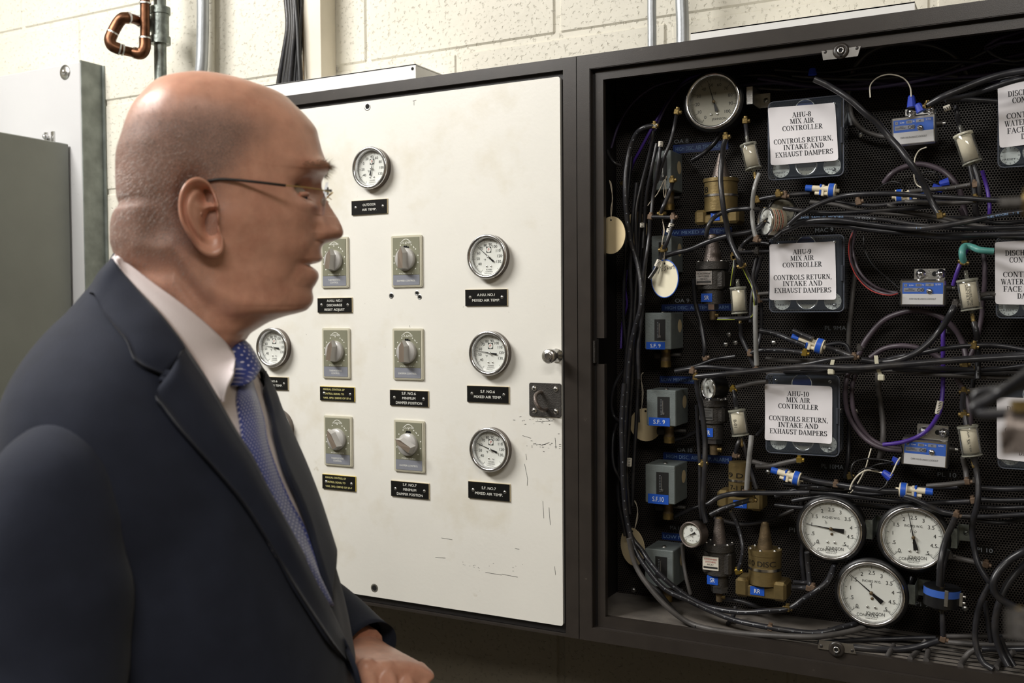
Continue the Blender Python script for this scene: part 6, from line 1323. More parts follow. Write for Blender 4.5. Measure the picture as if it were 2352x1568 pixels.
# white sleeves on tubes
def sleeve(label, a, c, Y, r, m=m_tannut, letters=None):
    p, q = P(*a, Y), P(*c, Y); b = MB(); b.cyl(p, q, r, m, n=14); o = b.build('marker_sleeve')
    tag(o, label, 'sleeve', 'white marker sleeves')
    d = (q-p); L = d.length; d.normalize(); v = (CAM-p).normalized(); u = (v-d*v.dot(d)).normalized(); s = d.cross(u); b = MB()
    n = max(2, int(L/.0022))
    for i in range(n):
        c0 = p+d*(L*(i+.5)/n)+u*(r+.00015); b.add([c0+d*.0005+s*.0016, c0-d*.0005+s*.0016, c0-d*.0005-s*.0016, c0+d*.0005-s*.0016], [(0, 1, 2, 3)], m_dink)
    b.build('printed_marks', o)
sleeve('upper white sleeve on the tube above the hanging tag', (1543, 513), (1540, 522), -.1315, .0042); sleeve('second white sleeve on the tube above the hanging tag', (1538, 525), (1536, 534), -.1320, .0042)
sleeve('white sleeve on the tube where it crosses the tag rim', (1515, 597), (1508, 612), -.1325, .0042); sleeve('white sleeve at the top of the tube beside the topmost switch box', (1518, 325), (1517, 337), -.124, .0038)
sleeve('white sleeve at the end of the long upper left tube', (1500, 288), (1509, 290), -.128, .0042); sleeve('white sleeve in the left vertical bundle near the S.F.10 box', (1446, 1052), (1445, 1070), -.10, .0042)
sleeve('white sleeve on the left tubes beside the upper dim tag', (1475, 512), (1475, 522), -.115, .0036); sleeve('long white sleeve on the purple cable', (2160, 921), (2154, 950), -.091, .0042)
sleeve('white sleeve on the tube above the upper right filter', (2168, 251), (2183, 245), -.112, .0040)

LM = [('big grey gauge', 1636, 231), ('topmost switch box', 1540, 390), ('hanging white tag', 1527, 640), ('upper S.F. 9 box', 1540, 760), ('middle S.F. 9 box', 1530, 937), ('S.F.10 box', 1530, 1112), ('lowest switch box', 1530, 1305), ('upper gold relay', 1656, 450), ('SR relay beside the tag', 1637, 630), ('tilted black gauge', 1630, 891), ('lower gold relay', 1700, 1110), ('small grey gauge', 1586, 1228), ('bottom SR relay', 1652, 1290), ('bottom RR relay', 1757, 1300), ('AHU-8 case', 1850, 317), ('AHU-9 case', 1852, 629), ('AHU-10 case', 1843, 952), ('top lockout relay', 2098, 298), ('middle lockout relay', 2119, 672), ('bottom lockout relay', 2124, 1040), ('upper right filter', 2222, 341), ('printed filter', 2226, 677), ('lower right filter', 2228, 1012), ('left large gauge', 1907, 1216), ('right large gauge', 2097, 1236), ('lowest large gauge', 2000, 1364), ('blue banded fitting', 2163, 1368), ('red-lettered gauge', 1758, 508), ('zip ties', 1960, 840), ('left cream tag', 1404, 540), ('AHU-10 filter', 1696, 970), ('AHU-9 filter', 1697, 690), ('AHU-8 filter', 1724, 360), ('right edge', 2352, 900)]
def where(x, y):
    n, a, b = min(LM, key=lambda l: (l[1]-x)**2+(l[2]-y)**2); dx, dy = x-a, y-b
    w = ('right of' if dx > 0 else 'left of') if abs(dx) > abs(dy)*1.6 else (('below' if dy > 0 else 'above') if abs(dy) > abs(dx)*1.6 else (('below' if dy > 0 else 'above')+' and '+('right of' if dx > 0 else 'left of')))
    return w+' the '+n
for o in [q for q in bpy.data.objects if q.name.startswith('panel_screw')]:
    px_, py_ = proj(sum((Vector(c) for c in o.bound_box), Vector())/8); o['label'] = 'slotted screw head in the perforated panel, '+where(px_, py_)
# brass and brown tees, elbows and tube ends
FT = '''1435,412 e d|1434,420 t|1503,289 e|1555,257 e|1494,498 e p|1546,499 e p|1544,414 e|1520,490 t|1523,573 t|1667,315 e|1704,610 t|1688,592 e|1737,550 e p|1740,460 e|1738,849 t p|1598,866 e|1802,449 e p|2240,424 e p|2241,457 t|2159,495 e|2131,243 e|2132,243 t|1715,1131 t p|1689,1045 e p|1728,1146 e|1616,1065 t|1695,1312 e b|1858,1350 e p|1866,1349 e p|1962,820 t p|1920,1112 t p|2236,1149 e p|2221,1106 e p|2196,1182 e p|2264,1296 e p|2166,1467 e p|2236,794 t|2217,838 t|2245,848 t|2215,899 t|2214,952 t|2194,699 e d|2213,602 t|1769,1441 t p|1809,1397 t|1848,811 e b|1836,1056 e b|1712,278 e|1620,822 e p|1683,894 e b|1685,590 e|1702,572 e d|1738,578 t d|2216,552 e|1972,464 e p|2183,1277 e d|2241,1103 e d|1590,852 e p|1952,1094 e|1975,800 e d|1741,690 t p|1735,676 e|1723,812 e p|1788,446 e'''
m_pinkb = mat('pinkish_bronze_fitting', H('74604f'), .5, .35, .2, 200, .25, 80)
for i, s in enumerate(FT.split('|')):
    q = s.split(); x, y = [float(v) for v in q[0].split(',')]; kind = q[1]; m = {'p': m_pinkb, 'd': m_dkcast, 'b': m_brassg}.get(q[2] if len(q) > 2 else '', m_brass)
    Y = -.137 if (x, y) != (1435, 412) else -.134
    best = None
    for lab in tubes:
        for o, pp in tubes[lab]:
            for p in (pp[0], pp[-1]) if kind == 'e' else pp:
                a = proj(p); d = (a[0]-x)**2+(a[1]-y)**2
                if best is None or d < best[0]: best = (d, p.y, pp)
    if best and best[0] < 900: Y = best[1]
    c = P(x, y, Y); b = MB(Matrix.Translation(c) @ Matrix.Rotation(rnd.uniform(-.3, .3), 4, 'Y'))
    b.box(-.0040, .0040, -.0040, .0040, -.0042, .0042, m, .001)
    b.cyl((0, 0, .003), (0, 0, .0070), .0030, m, n=10); b.cyl((.003, 0, 0), (.0070, 0, 0), .0030, m, n=10)
    if kind == 't': b.cyl((-.003, 0, 0), (-.0070, 0, 0), .0030, m, n=10)
    nm = 'tube_tee' if kind == 't' else 'tube_elbow'; col = {m_pinkb: 'brown', m_dkcast: 'dark', m_brassg: 'bright brass', m_brass: 'brass'}[m]
    tag(b.build(nm), '%s %s on the tubing %s' % (col, 'tee' if kind == 't' else 'elbow', where(x, y)), 'fitting', '%s %s fittings on the tubing' % (col, 'tee' if kind == 't' else 'elbow'))

# out-of-focus valve hardware in front of the right edge, fixed to the inside of the swung-open door
dtx = xr
vt = thing('open_door', 'dark inner face of the cabinet door swung open beyond the right edge', 'door', (xr+.014, YF-.016, (zt+zb)/2), rot=(0, 0, radians(-52)))
MB().box(.0, .88, -.012, .004, -(zt-zb)/2+.02, (zt-zb)/2-.02, m_frame_in, .002).build('door_panel', vt)
def near_hose(label, pts, r, m=m_tube):
    pp = [PD(x, y, d*.6) if len((x, y, d)) and x < 9000 else Vector((.64, -.67, y)) for x, y, d in pts]; b = MB(); b.tube(pp, r*.6, m, 14, 8); return tag(b.build('air_hose'), label, 'hose', 'blurred near hoses at the right edge')
near_hose('blurred near hose with a hook bend over the lower DISCHARGE sign', [(9999, 1.66, 0), (2560, 730, .95), (2420, 810, .85), (2352, 865, .88), (2300, 900, .9), (2255, 925, .9), (2238, 938, .9), (2250, 948, .9), (2300, 950, .88), (2360, 944, .86), (2430, 938, .84), (2560, 915, .95), (9999, 1.50, 0)], .0046)
near_hose('blurred near hose looping above the lower DISCHARGE sign', [(9999, 1.63, 0), (2560, 770, .98), (2420, 850, .95), (2352, 880, .95), (2290, 910, .95), (2262, 925, .95), (2240, 920, .95), (2244, 905, .95), (2290, 893, .95), (2420, 880, 1.0), (2560, 872, 1.0), (9999, 1.53, 0)], .0040)
K = .58
def nearv(label, px, py, parts):
    c = PD(px, py, .8*K); t = thing('hose_valve', label, 'valve', c)
    for (nm, m, segs) in parts:
        b = MB()
        for (x0, y0, x1, y1, r, n) in segs: b.cyl(PD(x0, y0, .8*K)-c, PD(x1, y1, .8*K)-c, r*K, m, n=n)
        b.build(nm, t)
    b = MB(); q = [PD(px+45, py+4, .8*K)-c, PD(px+200, py-20, .9*K)-c, Vector((.35, -.95, PD(px, py, .8*K).z))-c, Vector((.66, -.70, PD(px, py, .8*K).z-.02))-c]; b.tube(q, .0045*K*1.3, m_tube, 12, 6); b.build('hose_tail', t)
nearv('blurred grey metal valve body with brass nut crossing the lower right sign', 2330, 1000, [('body', m_pewter, [(2318, 985, 2420, 1005, .0115, 24), (2306, 983, 2318, 985, .0155, 24), (2345, 985, 2350, 1045, .014, 20)]), ('brass_nut', m_brass, [(2352, 918, 2353, 946, .009, 6)])])
nearv('blurred grey block with brass nut at the bottom right edge', 2350, 1430, [('body', m_dkcast, [(2352, 1400, 2354, 1470, .012, 4)]), ('brass_nut', m_brass, [(2338, 1422, 2352, 1422, .009, 6)])])
nearv('blurred yellow brass cap at the right edge beside the shelf of hoses', 2352, 462, [('cap', m_brass, [(2350, 466, 2375, 466, .010, 16)]), ('stem', m_dkcast, [(2295, 470, 2348, 468, .0045, 14)])])
# ------------------------------------------------ the man
HD = Vector((sin(radians(-43.8)), cos(radians(-43.8)), 0))
HC = Vector((CAM.x, CAM.y, 0))+HD*.97
HF = Vector((HD.y, -HD.x, 0)); HL = -HD            # forward, and towards the camera (his right)
def S(px, py):
    q = ray(px, py); t = (HC-CAM).dot(HD)/q.dot(HD); p = CAM+q*t; return ((p-HC).dot(HF), p.z)
def SV(px, py, V):
    q = ray(px, py); t = ((HC-CAM).dot(HD)-V)/q.dot(HD); p = CAM+q*t; return ((p-HC).dot(HF), p.z)
man = thing('person', 'bald man in dark suit, white shirt and blue dotted tie, facing the cabinets', 'person', (HC.x, HC.y, 0))
man_M = Matrix.Translation((HC.x, HC.y, 0)); man_inv = man_M.inverted()

def interp(tab, x):
    if x <= tab[0][0]: return tab[0][1]
    for (a, b), (c, d) in zip(tab, tab[1:]):
        if x <= c: t = (x-a)/(c-a); return b+(d-b)*t
    return tab[-1][1]
def interps(tab, x):   # smooth (Catmull-Rom) in the same table
    n = len(tab)
    if x <= tab[0][0]: return tab[0][1]
    if x >= tab[-1][0]: return tab[-1][1]
    i = max(j for j in range(n-1) if tab[j][0] <= x); x0, y0 = tab[i]; x1, y1 = tab[i+1]; h = x1-x0; t = (x-x0)/h
    m0 = (y1-tab[i-1][1])/(x1-tab[i-1][0]) if i > 0 else (y1-y0)/h; m1 = (tab[i+2][1]-y0)/(tab[i+2][0]-x0) if i+2 < n else (y1-y0)/h
    t2 = t*t; t3 = t2*t; return (2*t3-3*t2+1)*y0+(t3-2*t2+t)*h*m0+(-2*t3+3*t2)*y1+(t3-t2)*h*m1
fr = [(178.4, 470), (180, 498), (185, 533), (192, 563), (201, 592), (223, 651), (248, 680), (277, 709), (301, 727), (324, 733), (354, 741), (370, 747), (380, 752), (388, 754), (400, 749), (409, 743), (418, 740), (430, 740), (439, 743), (455, 749), (471, 756), (486, 765), (500, 774), (513, 781), (524, 786), (535, 788.5), (543, 786), (549, 779), (554, 764), (559, 748), (566, 741), (576, 739), (586, 740), (594, 742), (600, 738), (604, 728), (607, 714), (611, 713), (615, 719), (622, 728), (629, 731.5), (638, 731.5), (646, 728), (653, 724), (660, 719), (667, 717), (675, 718), (682, 719.5), (690, 719), (697, 717), (705, 711), (711, 705), (715, 697), (719, 684), (725, 659), (732, 638), (740, 618), (752, 597), (765, 577), (779, 566), (793, 551), (802, 543), (830, 537), (860, 536), (920, 540)]
fb = [(178, 470), (180, 498), (185, 533), (192, 563), (201, 592), (223, 651), (248, 680), (277, 709), (301, 724), (324, 730), (354, 736), (380, 740), (400, 736), (418, 727), (440, 722), (470, 724), (500, 728), (530, 731), (559, 733), (580, 731), (600, 724), (620, 718), (640, 714), (655, 711), (667, 711), (682, 711), (697, 709), (705, 705), (711, 700), (715, 693), (719, 682), (725, 658), (732, 638), (740, 618), (752, 597), (765, 577), (779, 566), (793, 551), (802, 543), (830, 537), (860, 536), (920, 540)]
bk = [(178.4, 466), (180, 440), (185, 416), (195, 381), (207, 354), (236, 328), (263, 307), (298, 291), (336, 278), (365, 269.5), (409, 267.5), (440, 268), (465, 270), (480, 274), (490, 269), (500, 260), (520, 254.5), (545, 252.5), (562, 253), (582, 260), (600, 268), (640, 290), (700, 312), (760, 325), (830, 330), (920, 325)]
wd = [(178.4, .004), (180, .018), (185, .031), (192, .040), (203, .049), (222, .0585), (245, .066), (275, .072), (310, .0762), (350, .0785), (400, .0790), (440, .0785), (480, .0765), (530, .0745), (580, .0730), (620, .0705), (660, .0680), (700, .0665), (750, .0660), (800, .0675), (860, .072), (920, .080)]
def sp(x, a, b): t = min(1, max(0, (x-a)/(b-a))); return t*t*(3-2*t)
def zof(py): return S(480, py)[1]
NA = 400
rows = []
y = 178.4
while y < 915:
    rows.append(y); y += .35 if y < 181 else (.9 if y < 190 else (1.6 if y < 240 else (2.2 if y < 420 else (1.6 if y < 730 else 3.2))))
hv = []; hf = []; hm = []
for ri, py in enumerate(rows):
    uf, z = S(interps(fr, py), py); ub = S(interps(bk, py), py)[0]; ubase = S(interps(fb, py), py)[0]; w = interps(wd, py)
    # centre of the widest station, moving forward for the neck rows
    cpx = interp([(178, 468), (230, 455), (300, 450), (700, 452), (760, 440), (830, 433), (920, 432)], py); uc = S(cpx, py)[0]
    nf = interp([(178, 2.0), (300, 2.15), (420, 2.3), (560, 2.1), (640, 1.95), (705, 1.8), (740, 1.9), (800, 2.0), (920, 2.1)], py)
    nb = interp([(178, 2.0), (300, 2.1), (480, 2.25), (600, 2.1), (900, 2.1)], py)
    ring = []
    for k in range(NA):
        th = 2*pi*k/NA; c, s = cos(th), sin(th); a = (ubase-uc) if c > 0 else (uc-ub); n = nf if c > 0 else nb
        rr = (abs(c)**n+abs(s)**n)**(-1/n); U = rr*c*a; V = rr*s*w
        av = abs(V)
        if c > 0:
            d = uf-ubase
            # brow, nose, lips, chin bumps: the profile minus the face plane, each with its own width
            if py < 405: sg = .045
            elif py < 555: sg = interp([(405, .020), (425, .0085), (450, .0088), (490, .0130), (515, .0185), (540, .0200), (555, .017)], py)
            elif py < 600: sg = interp([(555, .014), (566, .020), (600, .026)], py)
            elif py < 660: sg = .027
            else: sg = .026
            pw = 2 if py < 500 else (2.6 if py < 556 else 3)
            if 405 < py < 556: d2 = d*math.exp(-(av/sg)**pw)
            elif 600 < py < 616: d2 = d*math.exp(-(av/.027)**6)
            else: d2 = d*math.exp(-(av/sg)**3)
            U += d2
            # alar wing and crease
            U += .0045*math.exp(-((av-.0170)/.0055)**2-((py-533)/12)**2)
            U -= .0035*math.exp(-((av-.0240)/.0045)**2-((py-532)/15)**2)
            # eye socket, brow ridge, lid, cheek bone, nasolabial fold
            U -= .0135*math.exp(-((av-.033)/.0150)**2-((py-444)/20)**2)
            U += .0060*math.exp(-((av-.036)/.020)**2-((py-392)/14)**2)
            U += .0045*math.exp(-((av-.034)/.015)**2-((py-480)/14)**2)
            U += .0040*math.exp(-((av-.048)/.016)**2-((py-505)/28)**2)
            q = .028+.010*(py-560)/60; U -= .0012*math.exp(-((av-q)/.006)**2)*sp(py, 545, 575)*(1-sp(py, 640, 680))
            U -= .0014*math.exp(-((av-.031)/.007)**2-((py-608)/7)**2)
        # temple hollow, cheek hollow, jaw edge, sternomastoid
        px_ = 480+U*2320
        side = sp(abs(s), .45, .85)
        V *= 1-.045*side*math.exp(-((px_-640)/60)**2-((py-400)/45)**2)
        V *= 1-.05*side*math.exp(-((px_-600)/55)**2-((py-600)/45)**2)
        V *= 1+.04*side*math.exp(-((px_-560)/50)**2-((py-520)/30)**2)
        jl = interp([(440, 600), (500, 680), (560, 712), (640, 722), (700, 726)], px_)   # jaw line in the side view
        V *= 1+.05*side*math.exp(-((py-jl+18)/22)**2)-.07*side*math.exp(-((py-jl-26)/22)**2)*(1-sp(py, 760, 800))
        V *= 1-.05*side*math.exp(-((px_-400)/26)**2-((py-560)/60)**2)
        V *= 1-.17*side*math.exp(-(((px_-474)/30)**2+((py-492)/62)**2)**1.5)
        if c < 0: # fold at the nape fades round the side
            pass
        nz = noise.noise(Vector((U*28, V*28, z*28)))*.0009+noise.noise(Vector((U*90, V*90, z*90)))*.00025
        k2 = 1+nz/max(.03, sqrt(U*U+V*V))
        p = HF*(uc+U*k2)+HL*(V*k2); ring.append(len(hv)); hv.append((p.x, p.y, z))
        # stubble mask in the side view
        X_, Y_ = 480+(uc+U)*2320, py
        m = sp(Y_, 238, 345)*(1-sp(X_-(.0 if Y_ < 330 else 0), interp([(250, 430), (330, 500), (400, 470), (450, 430), (560, 420)], Y_), interp([(250, 590), (330, 620), (400, 560), (450, 520), (560, 500)], Y_)))*(1-.6*sp(Y_, 560, 620))
        hm.append(m)
    hf.append(ring)
faces = []
for a, b in zip(hf, hf[1:]):
    for i in range(NA): j = (i+1) % NA; faces.append((a[i], a[j], b[j], b[i]))
faces.append(tuple(hf[0][::-1]))
# ear as a relief patch set on the head, both sides
def ear(sgn):
    out = [(457, 409), (441, 413), (427, 425), (416, 445), (411.5, 470), (413, 497), (420, 520), (431, 540), (446, 562), (462, 580), (480, 589), (498, 590), (510, 582), (515, 568), (515, 550), (508, 535), (505, 515), (505, 490), (502, 462), (492, 435), (476, 416)]
    cc = catmull([Vector((x, y, 0)) for x, y in out], 5, True); n = len(cc); cx, cy = 463, 492
    vs = []; fs = []; rings = []
    R = [1.0, 1.0, .985, .95, .90, .85, .80, .75, .70, .62, .54, .46, .38, .30, .22, .14, .07, .01]
    for ri, ro in enumerate(R):
        rg = []
        for i in range(n):
            x = cx+(cc[i].x-cx)*ro; y = cy+(cc[i].y-cy)*ro; ang = atan2(-(y-cy), x-cx); u, z = SV(x, y, .080)
            back = sp(-(x-455), -40, 45); lobe = sp(y, 535, 575); front = sp(x, 478, 503)*(1-lobe)
            tilt = .007+.0165*back*(1-.5*lobe)           # the rear rim stands off the skull
            h = tilt
            if ri == 0: h = tilt-.010
            elif ri == 1: h = tilt-.0015
            else:
                rim = math.exp(-((ro-.92)/.075)**2); h += .0038*rim*(1-.3*lobe)
                scapha = math.exp(-((ro-.73)/.075)**2)*(1-lobe)*(1-front); h -= .0066*scapha
                ax = .28*sin(ang); anti = math.exp(-((ro-.56)/.10)**2)*(1-lobe)*(1-front); h += .0012*anti
                con = math.exp(-(((x-483)/17)**2+((y-512)/30)**2)**1.3); h -= .0185*con
                con2 = math.exp(-(((x-472)/16)**2+((y-452)/22)**2)**1.3); h -= .0135*con2
                crus = math.exp(-(((x-488)/24)**2+((y-474)/5)**2)); h += .0055*crus
                trag = math.exp(-(((x-500)/7)**2+((y-506)/13)**2)); h += .0050*trag
                can = math.exp(-(((x-492)/7)**2+((y-520)/12)**2)); h -= .0095*can
            W_ = .0745; lat = W_+h-.001
            if front > 0 and ri < 4: lat -= .006*front
            p = HF*u+HL*(lat*sgn); rg.append(len(vs)); vs.append((p.x, p.y, z))
        rings.append(rg)
    for a, b in zip(rings, rings[1:]):
        for i in range(n): j = (i+1) % n; fs.append((a[i], a[j], b[j], b[i]) if sgn < 0 else (a[i], b[i], b[j], a[j]))
    fs.append(tuple(rings[-1]))
    return vs, fs
H0 = len(hv)
def addto(vs, fs, mval=0):
    b = len(hv); hv.extend(vs); hm.extend([mval]*len(vs)); faces.extend([tuple(b+i for i in f) for f in fs])
for sg in (1, -1): addto(*ear(sg))

# torso frame, turned a little towards the camera
al = radians(13); TF = (HF*cos(al)+HL*sin(al)); TL = (HL*cos(al)-HF*sin(al)); T0 = -HF*.045
def TP(lat, u, z): p = T0+TL*lat+TF*u; return Vector((p.x, p.y, z))
def wpt(p): return Vector(p)-Vector((HC.x, HC.y, 0))      # world -> man space
def loft_mesh(rows_, n=96, fn=None):
    vs = []; fs = []
    for (z, ub, uf, W, e) in rows_:
        uc = (ub+uf)/2 if uf-ub < .2 else ub+(uf-ub)*.5
        for k in range(n):
            th = 2*pi*k/n; c, s = cos(th), sin(th); r = (abs(c)**e+abs(s)**e)**(-1/e); p = TP(W*r*s, uc+(uf-ub)/2*r*c, z)
            if fn: p = fn(p, th, z)
            vs.append(tuple(p))
    for j in range(len(rows_)-1):
        for k in range(n): q = (k+1) % n; fs.append((j*n+k, j*n+q, (j+1)*n+q, (j+1)*n+k))
    return vs, fs
TR = [(1.655, -.050, -.030, .028, 2), (1.645, -.055, -.012, .046, 2), (1.630, -.064, .004, .062, 2), (1.615, -.075, .018, .078, 2.0), (1.600, -.086, .030, .098, 2.0), (1.585, -.099, .040, .123, 2.05), (1.570, -.107, .048, .147, 2.1), (1.555, -.114, .055, .166, 2.15), (1.540, -.120, .062, .180, 2.2), (1.520, -.127, .074, .191, 2.25), (1.500, -.132, .084, .197, 2.3), (1.470, -.137, .098, .200, 2.35), (1.437, -.140, .110, .200, 2.4), (1.400, -.141, .124, .198, 2.4), (1.359, -.140, .138, .196, 2.4), (1.314, -.136, .150, .193, 2.4), (1.272, -.132, .158, .190, 2.4), (1.236, -.129, .163, .189, 2.4), (1.18, -.126, .165, .188, 2.4), (1.10, -.126, .160, .190, 2.4), (1.0, -.130, .150, .196, 2.4), (.90, -.135, .140, .202, 2.4), (.82, -.138, .140, .206, 2.4)]
def smooth_rows(R, step=.006):
    out = []; z = R[0][0]; t = [[(-r[0], r[i]) for r in R] for i in range(1, 5)]
    while z > R[-1][0]: out.append((z,)+tuple(interps(q, -z) for q in t)); z -= step
    return out+[R[-1]]
TRs = smooth_rows(TR)
def wrinkle(p, th, z):
    q = TF*cos(th)+TL*sin(th); a = noise.noise(Vector((p.x*9, p.y*9, p.z*5)))*.0045+noise.noise(Vector((p.x*20+5, p.y*20, p.z*9)))*.0026
    # drape folds below the near arm, gentle shoulder divot
    a -= .006*math.exp(-((z-1.44+.25*(sin(th)-.8))/.03)**2)*sp(sin(th), .55, .9)
    return p+q*a*sp(1.66-z, 0, .08)
tv, tf = loft_mesh(TRs, 128, wrinkle)
bvT = BVHTree.FromPolygons([Vector(v) for v in tv], tf)
m_suit = mat('navy_suit_wool', H('252936'), .85, 0, .25, 900, .12, 40, spec=.2, sheen=.12)
m_suit.node_tree.nodes['Principled BSDF'].inputs['Sheen Roughness'].default_value = .4
m_shirt = mat('white_shirt_cotton', H('e6dcdc'), .75, 0, .15, 500, .03, 20, spec=.2)
jk = MB(); jk.add(tv, tf, m_suit, True)
jacket = jk.build('jacket', man); jacket['label'] = 'dark navy suit jacket'

def vz(px, py, off=0.0):
    """photo point -> (lateral, height) on the jacket form"""
    o = CAM-Vector((HC.x, HC.y, 0)); d = ray(px, py).normalized(); h = bvT.ray_cast(o, d)
    p = h[0] if h[0] is not None else bvT.find_nearest(o+d*.95)[0]
    q = p-T0; return (q.dot(TL), p.z)
def front(lat, z, off):
    o = TP(lat, .6, z); h = bvT.ray_cast(o, -TF)
    if h[0] is None or h[2] > 9: h = bvT.find_nearest(TP(lat, .05, z))
    p = h[0]; n = h[1]
    if n.dot(TF) < 0: n = -n
    n = (n*.7+TF*.3).normalized()
    return p+n*off
from mathutils.geometry import delaunay_2d_cdt
def drape_vz(outline, off, m, name, parent, thick=.003, step=.009, offfn=None, label=None):
    bd = [Vector(q) for q in outline]; pts = []
    for a, b in zip(bd, bd[1:]+bd[:1]):
        n = max(1, int((b-a).length/step)); pts += [a.lerp(b, i/n) for i in range(n)]
    nb = len(pts); x0, x1 = min(p.x for p in pts), max(p.x for p in pts); y0, y1 = min(p.y for p in pts), max(p.y for p in pts)
    ins = []; yy = y0+step/2
    def inside(p):
        c = False
        for i in range(nb):
            a, b = pts[i], pts[(i+1) % nb]
            if (a.y > p.y) != (b.y > p.y) and p.x < (b.x-a.x)*(p.y-a.y)/(b.y-a.y)+a.x: c = not c
        return c
    while yy < y1:
        xx = x0+step/2
        while xx < x1:
            p = Vector((xx, yy))
            if inside(p) and min((p-q).length for q in pts) > step*.45: ins.append(p)
            xx += step
        yy += step
    V, E_, F_, *_ = delaunay_2d_cdt(pts+ins, [], [list(range(nb))], 1, 1e-6)
    n = len(V); P3 = [front(v.x, v.y, (offfn(v.x, v.y) if offfn else off)) for v in V]; P0 = [front(v.x, v.y, (offfn(v.x, v.y) if offfn else off)-thick) for v in V]
    ed = {}
    for f in F_:
        for i in range(len(f)): e = (f[i], f[(i+1) % len(f)]); ed[e] = 1
    fs = [tuple(f) for f in F_]+[tuple(n+i for i in f[::-1]) for f in F_]
    for (a, b) in ed:
        if (b, a) not in ed: fs.append((a, n+a, n+b, b))
    b = MB(); b.add(P3+P0, fs, m, True); o = b.build(name, parent)
    if label: o['label'] = label
    return o
# outlines taken from the near side, mirrored for the far side
fold_px = [(328, 676), (372, 723), (416, 779), (445, 823), (475, 867), (504, 917), (522, 948), (546, 991), (579, 1042), (617, 1119), (649, 1177), (694, 1261), (733, 1331), (758, 1389), (791, 1460), (815, 1525)]
fold = [vz(*p) for p in fold_px]
edge_px = [(771, 1490), (720, 1410), (656, 1306), (617, 1241), (559, 1151), (489, 1068), (411, 978), (357, 907)]
edge = [vz(*p) for p in edge_px]; notch = vz(380, 860); cleaf = vz(316, 831)
cpx = [(312, 824), (289, 779), (257, 740), (218, 701)]
cout = [vz(*p) for p in cpx]

me = bpy.data.meshes.new('body_tmp')
bvH = BVHTree.FromPolygons([Vector(v) for v in hv], faces)
def chit(px, py, bv, off, near=.95):
    o = CAM-Vector((HC.x, HC.y, 0)); d = ray(px, py).normalized(); h = bv.ray_cast(o, d)
    if h[0] is None:
        h = bv.find_nearest(o+d*near)
    p, n = h[0], h[1]; n = n if n.dot(d) < 0 or abs(n.dot(d)) < .2 else -n
    c = Vector((0, 0, 0)); q = p-T0; q.z = 0
    if n.dot(q) < 0: n = -n
    return o+d*((p-o).dot(d)-min(off/max(.02, abs(d.dot(n))), .028))
def mirror(p): q = p-T0; a = q.dot(TL); return p-TL*(2*a)
def loft_curves(curves, m, name, sub=5, thick=.0022, label=None, both=True, out=None):
    """curves: list of equally long point lists, blended across; given thickness inwards"""
    cs = [catmull(c, sub) for c in curves]; n = len(cs[0]); 
    rowsn = [catmull([c[i] for c in cs], 5) for i in range(n)]; mm = len(rowsn[0]); b = MB()
    for flip in ((0, 1) if both else (0,)):
        vs = [(mirror(p) if flip else p) for r in rowsn for p in r]; N_ = len(vs)
        nv = []
        for i in range(n):
            for j in range(mm):
                p = vs[i*mm+j]; a = vs[min(n-1, i+1)*mm+j]-vs[max(0, i-1)*mm+j]; c = vs[i*mm+min(mm-1, j+1)]-vs[i*mm+max(0, j-1)]; nn = a.cross(c)
                nn = nn.normalized() if nn.length > 1e-12 else Vector((0, 0, 1)); q = p-T0; q.z = 0
                if nn.dot(q) < 0: nn = -nn
                nv.append(p-nn*thick)
        f = [(i*mm+j, i*mm+j+1, (i+1)*mm+j+1, (i+1)*mm+j) for i in range(n-1) for j in range(mm-1)]
        fs = f+[tuple(N_+k for k in q[::-1]) for q in f]
        for i in range(n-1):
            for j in (0, mm-1): a, c = i*mm+j, (i+1)*mm+j; fs.append((a, c, N_+c, N_+a))
        for j in range(mm-1):
            for i in (0, n-1): a, c = i*mm+j, i*mm+j+1; fs.append((a, c, N_+c, N_+a))
        b.add(vs+nv, fs, m, True)
    o = b.build(name, man)
    if label: o['label'] = label
    return o
# shirt front in the V, then shirt collar
VZ = sorted([(z, a) for a, z in fold])
def fw(z): return max(.012, interp(VZ, z))+.012
so = []
zz = 1.262
zs = [1.335+.02*i for i in range(14)]
so = [(fw(z), z) for z in zs if z <= 1.60]; so += [(-a, z) for a, z in so[::-1]]
shirt = drape_vz(so, .0025, m_shirt, 'shirt_front', man, .002, .010, label='white dress shirt')
bt = MB()
for z in (1.50, 1.42, 1.34):
    p = front(0, z, .0035); bt.ball(p, .005, m_shirt, 12, 6, (1, 1, 1))
up_px = [(268, 591), (299, 608), (357, 652), (416, 695), (475, 743), (504, 770), (530, 799), (540, 824), (536, 856), (511, 921)]
lo_px = [(263, 601), (278, 622), (303, 650), (332, 680), (372, 723), (416, 779), (447, 824), (474, 866), (497, 903), (510, 922)]
U1 = [chit(x, y, bvH, .0035) for x, y in up_px[:7]]; L1 = [chit(x, y, bvT, .011) for x, y in lo_px]
def toward(px, py, ref): # point on this ray at the same forward distance plane as ref
    d = ray(px, py).normalized(); o = CAM-Vector((HC.x, HC.y, 0)); k = (ref-o).dot(HD)/d.dot(HD); return o+d*k
U1 += [toward(540, 824, L1[7]*.5+U1[6]*.5), toward(536, 856, L1[8]), toward(511, 921, L1[9])]
Mi = [a*.5+b_*.5+((a*.5+b_*.5)-T0-Vector((0, 0, a.z))).normalized()*.003 for a, b_ in zip(U1, L1)]
bkU = Vector(TP(0, -.050, 1.657)); bkL = Vector(TP(0, -.050, 1.638))
U1[0] = U1[0]; 
loft_curves([[bkU]+U1, [(bkU+bkL)/2]+Mi, [bkL]+L1], m_shirt, 'shirt_collar', 5, .0018, 'white point collar', False)
